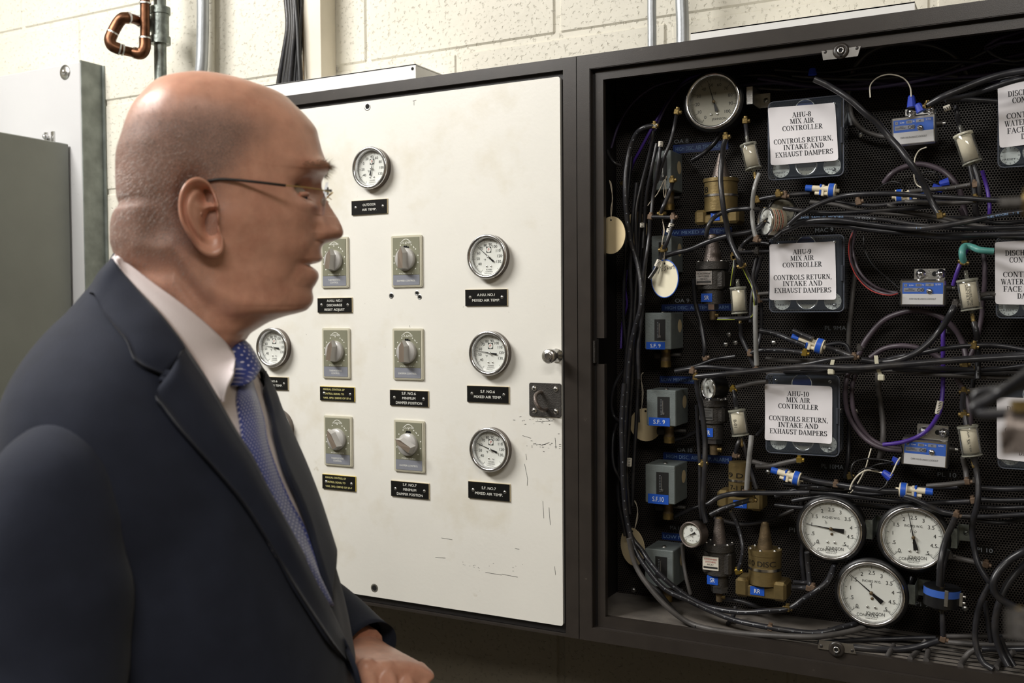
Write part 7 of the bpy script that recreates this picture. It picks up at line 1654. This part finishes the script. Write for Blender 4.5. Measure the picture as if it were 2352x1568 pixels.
def farside(p, k, o_): q = mirror(p); a = (q-T0).dot(TL); return front(a*k, q.z, o_)
FU = [mirror(p)*1.0 for p in U1]; FL = [mirror(p) for p in L1]
for i in range(len(FU)):
    t = max(0, (i-4)/5); FU[i] = FU[i].lerp(farside(U1[i], .72, .004), t); FL[i] = FL[i].lerp(farside(L1[i], .66, .004), min(1, t*1.3))
FM = [(a+c)/2 for a, c in zip(FU, FL)]
loft_curves([[bkU]+FU, [(bkU+bkL)/2]+FM, [bkL]+FL], m_shirt, 'shirt_collar', 5, .0018, 'far half of the white point collar', False)
# jacket collar
ci_px = [(262, 598), (284, 626), (328, 676), (372, 723), (416, 779), (426, 796)]
co_px = [(214, 672), (232, 708), (257, 740), (289, 779), (314, 828), (380, 860)]
I1 = [chit(x, y, bvT, .0145) for x, y in ci_px]; O1 = [chit(x, y, bvT, .0065) for x, y in co_px]
bI = Vector(TP(0, -.054, 1.652)); bO = Vector(TP(0, -.086, 1.606))
I1 = [bI]+I1; O1 = [bO]+O1; Mm = [a*.55+b_*.45+((a+b_)*.5-T0-Vector((0, 0, (a.z+b_.z)/2))).normalized()*.004 for a, b_ in zip(I1, O1)]
loft_curves([I1, Mm, O1], m_suit, 'jacket_collar', 5, .0035, 'notched jacket collar')
# lapels, rolled along the fold line
fa_px = [(424, 794), (445, 823), (475, 867), (504, 917), (546, 991), (579, 1042), (617, 1119), (649, 1177), (694, 1261), (733, 1331), (758, 1389), (791, 1460), (822, 1535), (833, 1575)]
fb_px = [(385, 862), (357, 906), (378, 934), (411, 978), (458, 1033), (510, 1092), (559, 1151), (598, 1210), (640, 1280), (682, 1350), (722, 1412), (765, 1475), (808, 1530), (831, 1574)]
def off_line(px, o0, o1): n = len(px); return [chit(x, y, bvT, o0+(o1-o0)*i/(n-1)) for i, (x, y) in enumerate(px)]
FA = off_line(fa_px, .013, .011); FB = off_line(fb_px, .0075, .008)
fm = [chit((a[0]*.6+c[0]*.4), (a[1]*.6+c[1]*.4), bvT, .0155) for a, c in zip(fa_px, fb_px)]
loft_curves([FA, fm, FB], m_suit, 'lapel', 4, .0040, 'near lapel of the suit jacket', False)
ga_px = [(566, 806), (575, 832), (590, 870), (604, 920), (622, 985), (641, 1060), (662, 1138), (688, 1210), (712, 1275), (730, 1335), (748, 1389), (768, 1450)]
fchit = lambda x, y, o_: front(*vz(x, y), o_)
GA = [fchit(x, y, .0085) for x, y in ga_px]
GA = [Vector(p) for p in GA]
def farpt(p, lat, off=.006): return front(lat, p.z, off)
GB = [farpt(p, l_) for p, l_ in zip(GA, (-.125, -.148, -.145, -.140, -.132, -.122, -.112, -.104, -.096, -.086, -.07, -.05))]
GM = [farpt(a, (a-T0).dot(TL)*.55+(c-T0).dot(TL)*.45, .012) for a, c in zip(GA, GB)]
loft_curves([GA, GM, GB], m_suit, 'lapel', 4, .0040, 'far lapel of the suit jacket', False)
# tie
def dot_mat():
    m = mat('blue_dotted_tie', H('2c3c86'), .45, 0, .2, 900, .08, 60, sheen=.3); nt = m.node_tree; N = nt.nodes; L = nt.links; b = N['Principled BSDF']
    at = N.new('ShaderNodeAttribute'); at.attribute_name = 'st'; sx = N.new('ShaderNodeSeparateXYZ'); L.new(at.outputs['Vector'], sx.inputs[0])
    def mth(op, a, b_=None):
        n = N.new('ShaderNodeMath'); n.operation = op
        for i, v in enumerate((a, b_)):
            if v is None: continue
            if isinstance(v, (int, float)): n.inputs[i].default_value = v
            else: L.new(v, n.inputs[i])
        return n.outputs[0]
    s = .0064
    def lat(o): 
        fx = mth('SUBTRACT', mth('FRACT', mth('ADD', mth('DIVIDE', sx.outputs[0], s), 50+o)), .5); fz = mth('SUBTRACT', mth('FRACT', mth('ADD', mth('DIVIDE', sx.outputs[1], s), o)), .5)
        return mth('SQRT', mth('ADD', mth('MULTIPLY', fx, fx), mth('MULTIPLY', fz, fz)))
    d = mth('MINIMUM', lat(0), lat(.5)); r = mth('LESS_THAN', d, .13)
    mx = N.new('ShaderNodeMix'); mx.data_type = 'RGBA'; L.new(r, mx.inputs[0]); old = b.inputs['Base Color'].links[0].from_socket; L.new(old, mx.inputs[6]); mx.inputs[7].default_value = (*H('c9c6d8'), 1); L.new(mx.outputs[2], b.inputs['Base Color']); return m
m_tie_ = dot_mat()
def add_st2(o, n, mm, wd_, ln):
    a = o.data.attributes.new('st', 'FLOAT_VECTOR', 'POINT'); k = n*mm
    for i in range(len(o.data.vertices)): q = i % k; a.data[i].vector = (q % mm/(mm-1)*wd_, q//mm/(n-1)*ln, 0)
def add_st(o):
    a = o.data.attributes.new('st', 'FLOAT_VECTOR', 'POINT')
    for i, v in enumerate(o.data.vertices): q = v.co-T0; a.data[i].vector = (q.dot(TL), v.co.z, 0)
TLx = [(548, 880), (552, 915), (553, 946), (566, 1010), (578, 1074), (594, 1138), (612, 1203), (646, 1267), (688, 1331), (724, 1389), (758, 1450)]
TRx = [(572, 872), (584, 910), (595, 946), (617, 1010), (636, 1074), (656, 1138), (681, 1203), (704, 1267), (728, 1331), (748, 1389), (775, 1450)]
TA = [fchit(x, y, .0055) for x, y in TLx]; TBq = [fchit(x, y, .0055) for x, y in TRx]; TMq = [fchit((a[0]+c[0])/2, (a[1]+c[1])/2, .0095) for a, c in zip(TLx, TRx)]
def tl(z): return interp([(p.z, (p-T0).dot(TL)) for p in sorted(TMq, key=lambda q: q.z)], z)
o = loft_curves([TA, TMq, TBq], m_tie_, 'necktie', 4, .0030, 'blue necktie with fine white dots', False); add_st2(o, (len(TA)-1)*4+1, 11, .060, .30)
# knot
kc = [(1.578, .020, .012), (1.570, .0235, .016), (1.558, .0225, .018), (1.545, .0190, .0175), (1.533, .0155, .014), (1.527, .0130, .009)]
vs = []; fs = []; n = 24
for (z, w, d) in kc:
    c = front(tl(z), z, .004)
    for k in range(n): a = 2*pi*k/n; vs.append(tuple(c+TL*(w*cos(a))+TF*(d*sin(a)*1.0)))
for j in range(len(kc)-1):
    for k in range(n): q = (k+1) % n; fs.append((j*n+k, j*n+q, (j+1)*n+q, (j+1)*n+k))
fs += [tuple(range(n)), tuple(range((len(kc)-1)*n, len(kc)*n))]
b = MB(); b.add(vs, fs, m_tie_, True); o = b.build('tie_knot', man); add_st(o)
# sleeves
def sleeve_(pts, radii, name, seed, lab):
    cm = catmull([Vector(p) for p in pts], 8); n = 40; N_ = len(cm); rt = [(i/(len(radii)-1), r) for i, r in enumerate(radii)]; vs = []; fs = []; nrm = None
    for i, c in enumerate(cm):
        t = (cm[min(N_-1, i+1)]-cm[max(0, i-1)]).normalized()
        nrm = t.orthogonal().normalized() if nrm is None else (nrm-t*nrm.dot(t)).normalized()
        bi = t.cross(nrm); f = i/(N_-1); r = interps(rt, f)
        for k in range(n):
            a = 2*pi*k/n; d = nrm*cos(a)+bi*sin(a); p = c+d*r; w = noise.noise(p*8+Vector((seed, 0, 0)))*.009+noise.noise(Vector((p.x*14, p.y*14, p.z*26+seed)))*.0055
            vs.append(tuple(c+d*(r+w*min(1, f*4))))
    for i in range(N_-1):
        for k in range(n): q = (k+1) % n; fs.append((i*n+k, i*n+q, (i+1)*n+q, (i+1)*n+k))
    fs.append(tuple(range(n))[::-1])
    # turned-in cuff
    b_ = len(vs); c = cm[-1]
    for k in range(n): p = Vector(vs[(N_-1)*n+k]); vs.append(tuple(c+(p-c)*.90-(cm[-1]-cm[-2]).normalized()*.02))
    for k in range(n): q = (k+1) % n; fs.append(((N_-1)*n+k, (N_-1)*n+q, b_+q, b_+k))
    b = MB(); b.add(vs, fs, m_suit, True); o = b.build(name, man); o['label'] = lab; return o
NA_ = [TP(.135, -.034, 1.488), TP(.172, -.036, 1.486), TP(.199, -.040, 1.452), TP(.212, -.042, 1.38), TP(.232, -.045, 1.30), TP(.240, -.030, 1.22), TP(.232, .020, 1.12), TP(.222, .06, 1.02)]
sleeve_(NA_, [.018, .036, .050, .062, .066, .062, .056, .049], 'sleeve', 3, 'near sleeve of the suit jacket')
W0 = wpt(PD(834, 1502, 1.12)); HDir = (wpt(PD(900, 1541, 1.048))-W0).normalized()
E0 = TP(-.262, .005, 1.285)
FA_ = [TP(-.110, -.022, 1.500), TP(-.160, -.024, 1.496), TP(-.188, -.028, 1.462), TP(-.220, -.030, 1.38), E0+Vector((0, 0, .03)), E0.lerp(W0, .3), E0.lerp(W0, .7), W0+(W0-E0).normalized()*.006]
sleeve_(FA_, [.020, .042, .058, .064, .062, .056, .048, .041], 'sleeve', 9, 'far sleeve of the suit jacket')

# hands: palm, five fingers, voxel-merged
def hand(W, D, N_, side, curl=.45, spread=1.0):
    """W wrist point, D towards the fingers, N_ back-of-hand normal; side +1 puts the thumb on D x N"""
    D = D.normalized(); N_ = (N_-D*N_.dot(D)).normalized(); X = D.cross(N_)*side     # X: towards the thumb
    b = MB(); nn = 20
    def ring(c, w, h): return [tuple(c+X*(w*cos(2*pi*k/nn))+N_*(h*sin(2*pi*k/nn))) for k in range(nn)]
    secs = [(-.05, 0, .028, .024), (-.03, 0, .029, .022), (.0, 0, .0285, .0205), (.02, .001, .033, .0185), (.045, .001, .0395, .0165), (.07, -.001, .0415, .0150), (.088, -.003, .0405, .0125), (.097, -.004, .036, .008)]
    vs = []; fs = []
    for (l, x, w, h) in secs: vs += ring(W+D*l+X*x, w, h)
    for j in range(len(secs)-1):
        for k in range(nn): q = (k+1) % nn; fs.append((j*nn+k, j*nn+q, (j+1)*nn+q, (j+1)*nn+k))
    fs += [tuple(range(nn)), tuple(range((len(secs)-1)*nn, len(secs)*nn))[::-1]]; b.add(vs, fs, None, True)
    def chain(base, dirs, lens, rs, ax):
        p = base; pts = [p-dirs*0.02]; d = dirs; pts.append(p)
        for L_, a in zip(lens, ax): d = (Matrix.Rotation(a, 3, X) @ d) if True else d; p = p+d*L_; pts.append(p)
        rt = [(i/(len(rs)-1), r) for i, r in enumerate(rs)]
        b.tube(pts, 1.0, None, 14, 5, rf=lambda t: interp(rt, t)); b.ball(pts[-1], rs[-1]*1.0, None, 12, 8)
    sgn = -1 if (Matrix.Rotation(.3, 3, X) @ D).dot(N_) > 0 else 1
    for i, (x, L_, r, fa) in enumerate(((.029, .072, .0092, .05), (.010, .080, .0095, .01), (-.010, .074, .0090, -.03), (-.029, .058, .0080, -.09))):
        base = W+D*(.088-.004*abs(i-1))+X*x-N_*.001; dd = (D+X*fa*spread).normalized()
        c = curl*(1+.08*i); b.ball(base+N_*.0035, r*1.15, None, 12, 8)
        chain(base, dd, [L_*.48, L_*.30, L_*.24], [r*1.05, r*1.05, r*.98, r*.92, r*.8], [sgn*c, sgn*c*1.35, sgn*c*.9])
    tb = W+D*.022+X*.026-N_*.006; td = (D*.72+X*.62-N_*.30).normalized(); b.tube([tb-td*.015, tb, tb+td*.034, tb+td*.034+(td*.85+D*.4-N_*.1).normalized()*.028, tb+td*.034+(td*.7+D*.6-N_*.2).normalized()*.050], 1.0, None, 14, 5, rf=lambda t: interp([(0, .0145), (.4, .0135), (.7, .0108), (1, .0088)], t)); b.ball(tb+td*.034+(td*.7+D*.6-N_*.2).normalized()*.050, .0088, None, 12, 8)
    return b
def remeshed(b, vox):
    me = bpy.data.meshes.new('hand_tmp'); me.from_pydata(b.v, [], b.f); o = bpy.data.objects.new('hand_tmp', me); COL.objects.link(o)
    m = o.modifiers.new('r', 'REMESH'); m.mode = 'VOXEL'; m.voxel_size = vox; m2 = o.modifiers.new('s', 'SMOOTH'); m2.factor = .5; m2.iterations = 7
    dg = bpy.context.evaluated_depsgraph_get(); ev = o.evaluated_get(dg); e = ev.to_mesh(); vs = [tuple(v.co) for v in e.vertices]; fs = [tuple(p.vertices) for p in e.polygons]; ev.to_mesh_clear()
    bpy.data.objects.remove(o); bpy.data.meshes.remove(me); return vs, fs
toCam = (CAM-Vector((HC.x, HC.y, 0))-W0).normalized()
addto(*remeshed(hand(W0+HDir*.0, HDir, (toCam*.15+Vector((.35, .1, .9))).normalized(), 1, .75), .0019))
RW = TP(.220, .065, .995)
addto(*remeshed(hand(RW, (TP(.215, .10, .80)-TP(.220, .065, 1.0)), TL, -1, .35), .0022))
# slim body core so that head and hands belong to one figure
cv, cf = loft_mesh([(1.585, -.050, .020, .050, 2), (1.55, -.07, .025, .08, 2), (1.50, -.09, .04, .11, 2), (1.3, -.10, .11, .14, 2.2), (.95, -.10, .10, .15, 2.2)], 24); cf.append(tuple(range(24))[::-1]); addto(cv, cf)
for tl_ in (NA_[1:-1]+[RW], FA_[1:-1]+[W0]):
    t_ = MB(); t_.tube(tl_, .028, None, 14, 5); addto(t_.v, t_.f)

m_skin = mat('skin', H('d6a088'), .30, 0, .12, 1400, .10, 70, spec=.5, stains=[(38, .50, .72, H('b0705c'), .40), (14, .52, .70, H('b87c66'), .35), (260, .66, .74, H('8f6450'), .35)])
nt = m_skin.node_tree; bs = nt.nodes['Principled BSDF']; bs.inputs['Subsurface Weight'].default_value = .12; bs.inputs['Subsurface Radius'].default_value = (.012, .004, .002); bs.inputs['Subsurface Scale'].default_value = .5
at = nt.nodes.new('ShaderNodeAttribute'); at.attribute_name = 'stubble'; old = bs.inputs['Base Color'].links[0].from_socket
nz_ = nt.nodes.new('ShaderNodeTexNoise'); nz_.inputs['Scale'].default_value = 1300; nz_.inputs['Detail'].default_value = 3; gg = nt.nodes.new('ShaderNodeNewGeometry'); nt.links.new(gg.outputs['Position'], nz_.inputs['Vector'])
rr_ = nt.nodes.new('ShaderNodeMapRange'); rr_.inputs['From Min'].default_value = .35; rr_.inputs['From Max'].default_value = .6; rr_.inputs['To Min'].default_value = .55; rr_.inputs['To Max'].default_value = 1; nt.links.new(nz_.outputs['Fac'], rr_.inputs['Value'])
mu_ = nt.nodes.new('ShaderNodeMath'); mu_.operation = 'MULTIPLY'; nt.links.new(at.outputs['Fac'], mu_.inputs[0]); nt.links.new(rr_.outputs[0], mu_.inputs[1]); mu2 = nt.nodes.new('ShaderNodeMath'); mu2.operation = 'MULTIPLY'; mu2.inputs[1].default_value = .88; nt.links.new(mu_.outputs[0], mu2.inputs[0])
mxx = nt.nodes.new('ShaderNodeMix'); mxx.data_type = 'RGBA'; nt.links.new(mu2.outputs[0], mxx.inputs[0]); nt.links.new(old, mxx.inputs[6]); mxx.inputs[7].default_value = (*H('5e4f49'), 1); nt.links.new(mxx.outputs[2], bs.inputs['Base Color'])
rg_ = nt.nodes.new('ShaderNodeMapRange'); rg_.inputs['From Min'].default_value = .1; rg_.inputs['From Max'].default_value = .75; rg_.inputs['To Min'].default_value = .31; rg_.inputs['To Max'].default_value = .62; nt.links.new(at.outputs['Fac'], rg_.inputs['Value']); nt.links.new(rg_.outputs[0], bs.inputs['Roughness'])
me = bpy.data.meshes.new('body'); me.from_pydata(hv, [], faces); me.materials.append(m_skin); me.polygons.foreach_set('use_smooth', [True]*len(faces))
a = me.attributes.new('stubble', 'FLOAT', 'POINT'); a.data.foreach_set('value', hm); me.update()
body = bpy.data.objects.new('body', me); COL.objects.link(body); body.parent = man

# cropped hair: thousands of short bristles lying back and down
m_hair = mat('grey_bristle', H('b8aca4'), .5, var=.5, vscale=300)
hb = MB(); hvs = []; hfs = []; cnt = 0
idx = [i for i in range(H0) if hm[i] > .03]; rnd2 = random.Random(5)
while cnt < 15000:
    i = rnd2.choice(idx)
    if rnd2.random() > hm[i]: continue
    p = Vector(hv[i]); c = Vector((0, 0, 1.72))-HF*.01; n = (p-c).normalized(); dn = (-HF*.55+Vector((0, 0, -.8)))
    if p.z > 1.77: dn = HL*n.dot(HL)*1.0+Vector((0, 0, -.7))-HF*.3
    d = (dn-n*dn.dot(n)).normalized(); L_ = rnd2.uniform(.0022, .0048); w = rnd2.uniform(.00007, .00016); j = Vector((rnd2.uniform(-1, 1), rnd2.uniform(-1, 1), rnd2.uniform(-1, 1)))*.0013
    p = p+j-n*.0004; tdir = (d*.75+n*.55+j*150).normalized(); s = tdir.cross(n).normalized(); b0 = len(hvs)
    hvs += [tuple(p-s*w), tuple(p+s*w), tuple(p+tdir*L_)]; hfs.append((b0, b0+1, b0+2)); cnt += 1
hb.add(hvs, hfs, m_hair); o = hb.build('hair', man, kind='stuff'); o['label'] = 'closely cropped grey hair around the back and sides'
# eyebrows
eb = MB(); hvs = []; hfs = []
for sgn in (1, -1):
    for k in range(200):
        t = rnd2.random(); V = (.018+.036*t)*sgn; py = 388-8*sin(t*pi)+rnd2.uniform(-6, 5); z = zof(py); o_ = HL*V+HF*.3; h = bvH.ray_cast(Vector((o_.x, o_.y, z)), -HF)
        if h[0] is None: continue
        p = h[0]; n = h[1]; n = n if n.dot(HF) > 0 else -n; d = (HL*sgn*.6+Vector((0, 0, -.15))+HF*.25+Vector((rnd2.uniform(-.4, .4), rnd2.uniform(-.4, .4), rnd2.uniform(-.4, .4)))+n*.5).normalized(); L_ = rnd2.uniform(.006, .011); s = d.cross(n).normalized()*.00016; b0 = len(hvs)
        hvs += [tuple(p-s-n*.0003), tuple(p+s-n*.0003), tuple(p+d*L_)]; hfs.append((b0, b0+1, b0+2))
eb.add(hvs, hfs, mat('brow_hair', H('8f7860'), .5)); eb.build('eyebrows', man, kind='stuff')
# eyes
m_eye = mat('eye_white', H('857668'), .2); m_iris = mat('iris', H('3a3a40'), .15)
for sgn in (1, -1):
    u, z = SV(698, 453, .033); c = HF*(u-.0095)+HL*(.0325*sgn); c = Vector((c.x, c.y, z)); b = MB(); b.ball(c, .0122, m_eye, 24, 16)
    fwd = (HF+HL*.0).normalized(); b.cyl(c+fwd*.0108, c+fwd*.0124, .0058, m_iris, .0035, 20); b.build('eye', man)
    for (dz, s_) in ((.0025, 1), (-.0052, -1)):
        b = MB(); pts = []
        for k in range(-5, 6): a_ = k/5*1.15; r_ = .0131; q = c+HF*(cos(a_)*r_*cos(abs(k)/5*.15))+HL*(sin(a_)*r_)+Vector((0, 0, dz*cos(a_)*1.1)); pts.append(q-HF*.0005)
        b.tube(pts, .0022, m_skin, 10, 3); b.build('eyelid', man)
# trousers and shoes
m_tr = m_suit
for sg in (1, -1):
    b = MB(); pts = [TP(.085*sg, 0, .98), TP(.10*sg, .005, .75), TP(.11*sg, .01, .50), TP(.115*sg, 0, .25), TP(.12*sg, -.01, .05)]
    b.tube(pts, 1.0, m_suit, 24, 6, rf=lambda t: interp([(0, .115), (.25, .098), (.5, .080), (.8, .068), (1, .078)], t)); b.build('trouser_leg', man)
    b = MB(); c = TP(.12*sg, .05, 0); secs = [(-.115, .018, .03), (-.10, .034, .055), (-.04, .038, .075), (.02, .042, .060), (.08, .050, .045), (.13, .044, .032), (.165, .020, .018)]; vs = []; fs = []; n = 20
    for (l, w, h) in secs:
        for k in range(n): a = 2*pi*k/n; vs.append(tuple(c+TF*l+TL*(w*cos(a))+Vector((0, 0, max(.0, h*.5+h*.5*sin(a)*1.0)))))
    for j in range(len(secs)-1):
        for k in range(n): q = (k+1) % n; fs.append((j*n+k, j*n+q, (j+1)*n+q, (j+1)*n+k))
    fs += [tuple(range(n)), tuple(range((len(secs)-1)*n, len(secs)*n))]; b.add(vs, fs, mat('black_leather', H('141210'), .25), True); b.build('shoe', man)

# rimless eyeglasses
gl = thing('eyeglasses', 'rimless eyeglasses with dark temple tips and thin gold arms, worn by the man', 'eyeglasses', (HC.x, HC.y, 0))
m_gold2 = mat('gold_wire', (.75, .55, .25), .22, 1); m_tip = mat('dark_temple_tip', H('1c1613'), .3)
def GP(px, py, V): u, z = SV(px, py, abs(V)); q = HF*u+HL*V; return Vector((q.x, q.y, z))
for sg in (1, -1):
    V0 = .0785
    b = MB(); b.tube([GP(470, 418, V0*.985*1.0)+HL*0, GP(487, 414, V0), GP(505, 411.5, V0), GP(540, 413, V0), GP(590, 418, V0), GP(640, 424, V0-.001), GP(656, 426, V0-.002)] if sg > 0 else [mirrorH for mirrorH in []] or [GP(487, 414, V0), GP(540, 413, V0), GP(656, 426, V0-.002)], .0013, m_tip, 8, 4)
    if sg < 0: b.v = [tuple(Vector(v)-HL*(2*Vector(v).dot(HL))) for v in b.v]
    b.build('temple_tip', gl)
    b = MB(); b.tube([GP(654, 425.5, V0-.002), GP(700, 430, V0-.006), GP(738, 436, V0-.010), GP(752, 440, .064), GP(758, 440, .058)], .0006, m_gold2, 8, 4)
    if sg < 0: b.v = [tuple(Vector(v)-HL*(2*Vector(v).dot(HL))) for v in b.v]
    b.build('temple_arm', gl)
    # lens: gently curved oval plate
    b = MB(); cu, cz = SV(751, 457, .034); n = 40; vs = []; fs = []
    for rr in (1.0, .5):
        for k in range(n):
            a_ = 2*pi*k/n; x = .0245*cos(a_)*rr; zz_ = .0155*(abs(sin(a_))**.8*(1 if sin(a_) > 0 else -1))*rr; lat = .0335+x; u_ = cu-.0000-.9*(lat-.02)**2*3.0-zz_*-.14
            q = HF*u_+HL*(lat*sg); vs.append((q.x, q.y, cz+zz_))
    q = HF*(cu)+HL*(.0335*sg); c0 = Vector((q.x, q.y, cz))-HF*(.9*(.0135)**2*3.0); vs.append(tuple(c0)); off = HF*.0018; N_ = len(vs); vs += [tuple(Vector(v)-off) for v in vs]
    for k in range(n): q = (k+1) % n; fs += [(k, q, n+q, n+k), (n+k, n+q, 2*n), (N_+k, N_+n+k, N_+n+q, N_+q), (N_+n+k, N_+2*n, N_+n+q), (k, N_+k, N_+q, q)]
    b.add(vs, fs, glass_mat('lens_glass', (.90, .92, .98), .5), True); b.build('lens', gl)
    b = MB(); p = GP(757, 438, .056); p2 = GP(753, 440, .050); 
    b.cyl(p-HF*.004, p+HF*.002, .0013, m_dkcast, n=10); b.tube([p2-Vector((0, 0, -.004)), p2, p2+Vector((0, 0, -.003))], .0008, m_dkcast, 6, 2)
    if sg < 0: b.v = [tuple(Vector(v)-HL*(2*Vector(v).dot(HL))) for v in b.v]
    b.build('hinge', gl)
    b = MB(); p = GP(742, 463, .012); b.ball(p, .0042, glass_mat('nose_pad', (.9, .88, .8), 1.5, .2, (.8, .7, .6)), 12, 8, (.6, .6, 1)); b.tube([p, p+HF*.005+Vector((0, 0, .004)), p+HF*.008+Vector((0, 0, .002))], .0004, m_gold2, 6, 3)
    if sg < 0: b.v = [tuple(Vector(v)-HL*(2*Vector(v).dot(HL))) for v in b.v]
    b.build('nose_pad', gl)
b = MB(); q = SV(757, 447, .0); pts = []
for k in range(-4, 5): t = k/4; p = HF*(q[0]+.003-.004*t*t)+HL*(.0115*t); pts.append(Vector((p.x, p.y, q[1]+.002-.003*t*t)))
b.tube(pts, .0007, m_gold2, 8, 3); b.build('bridge', gl)
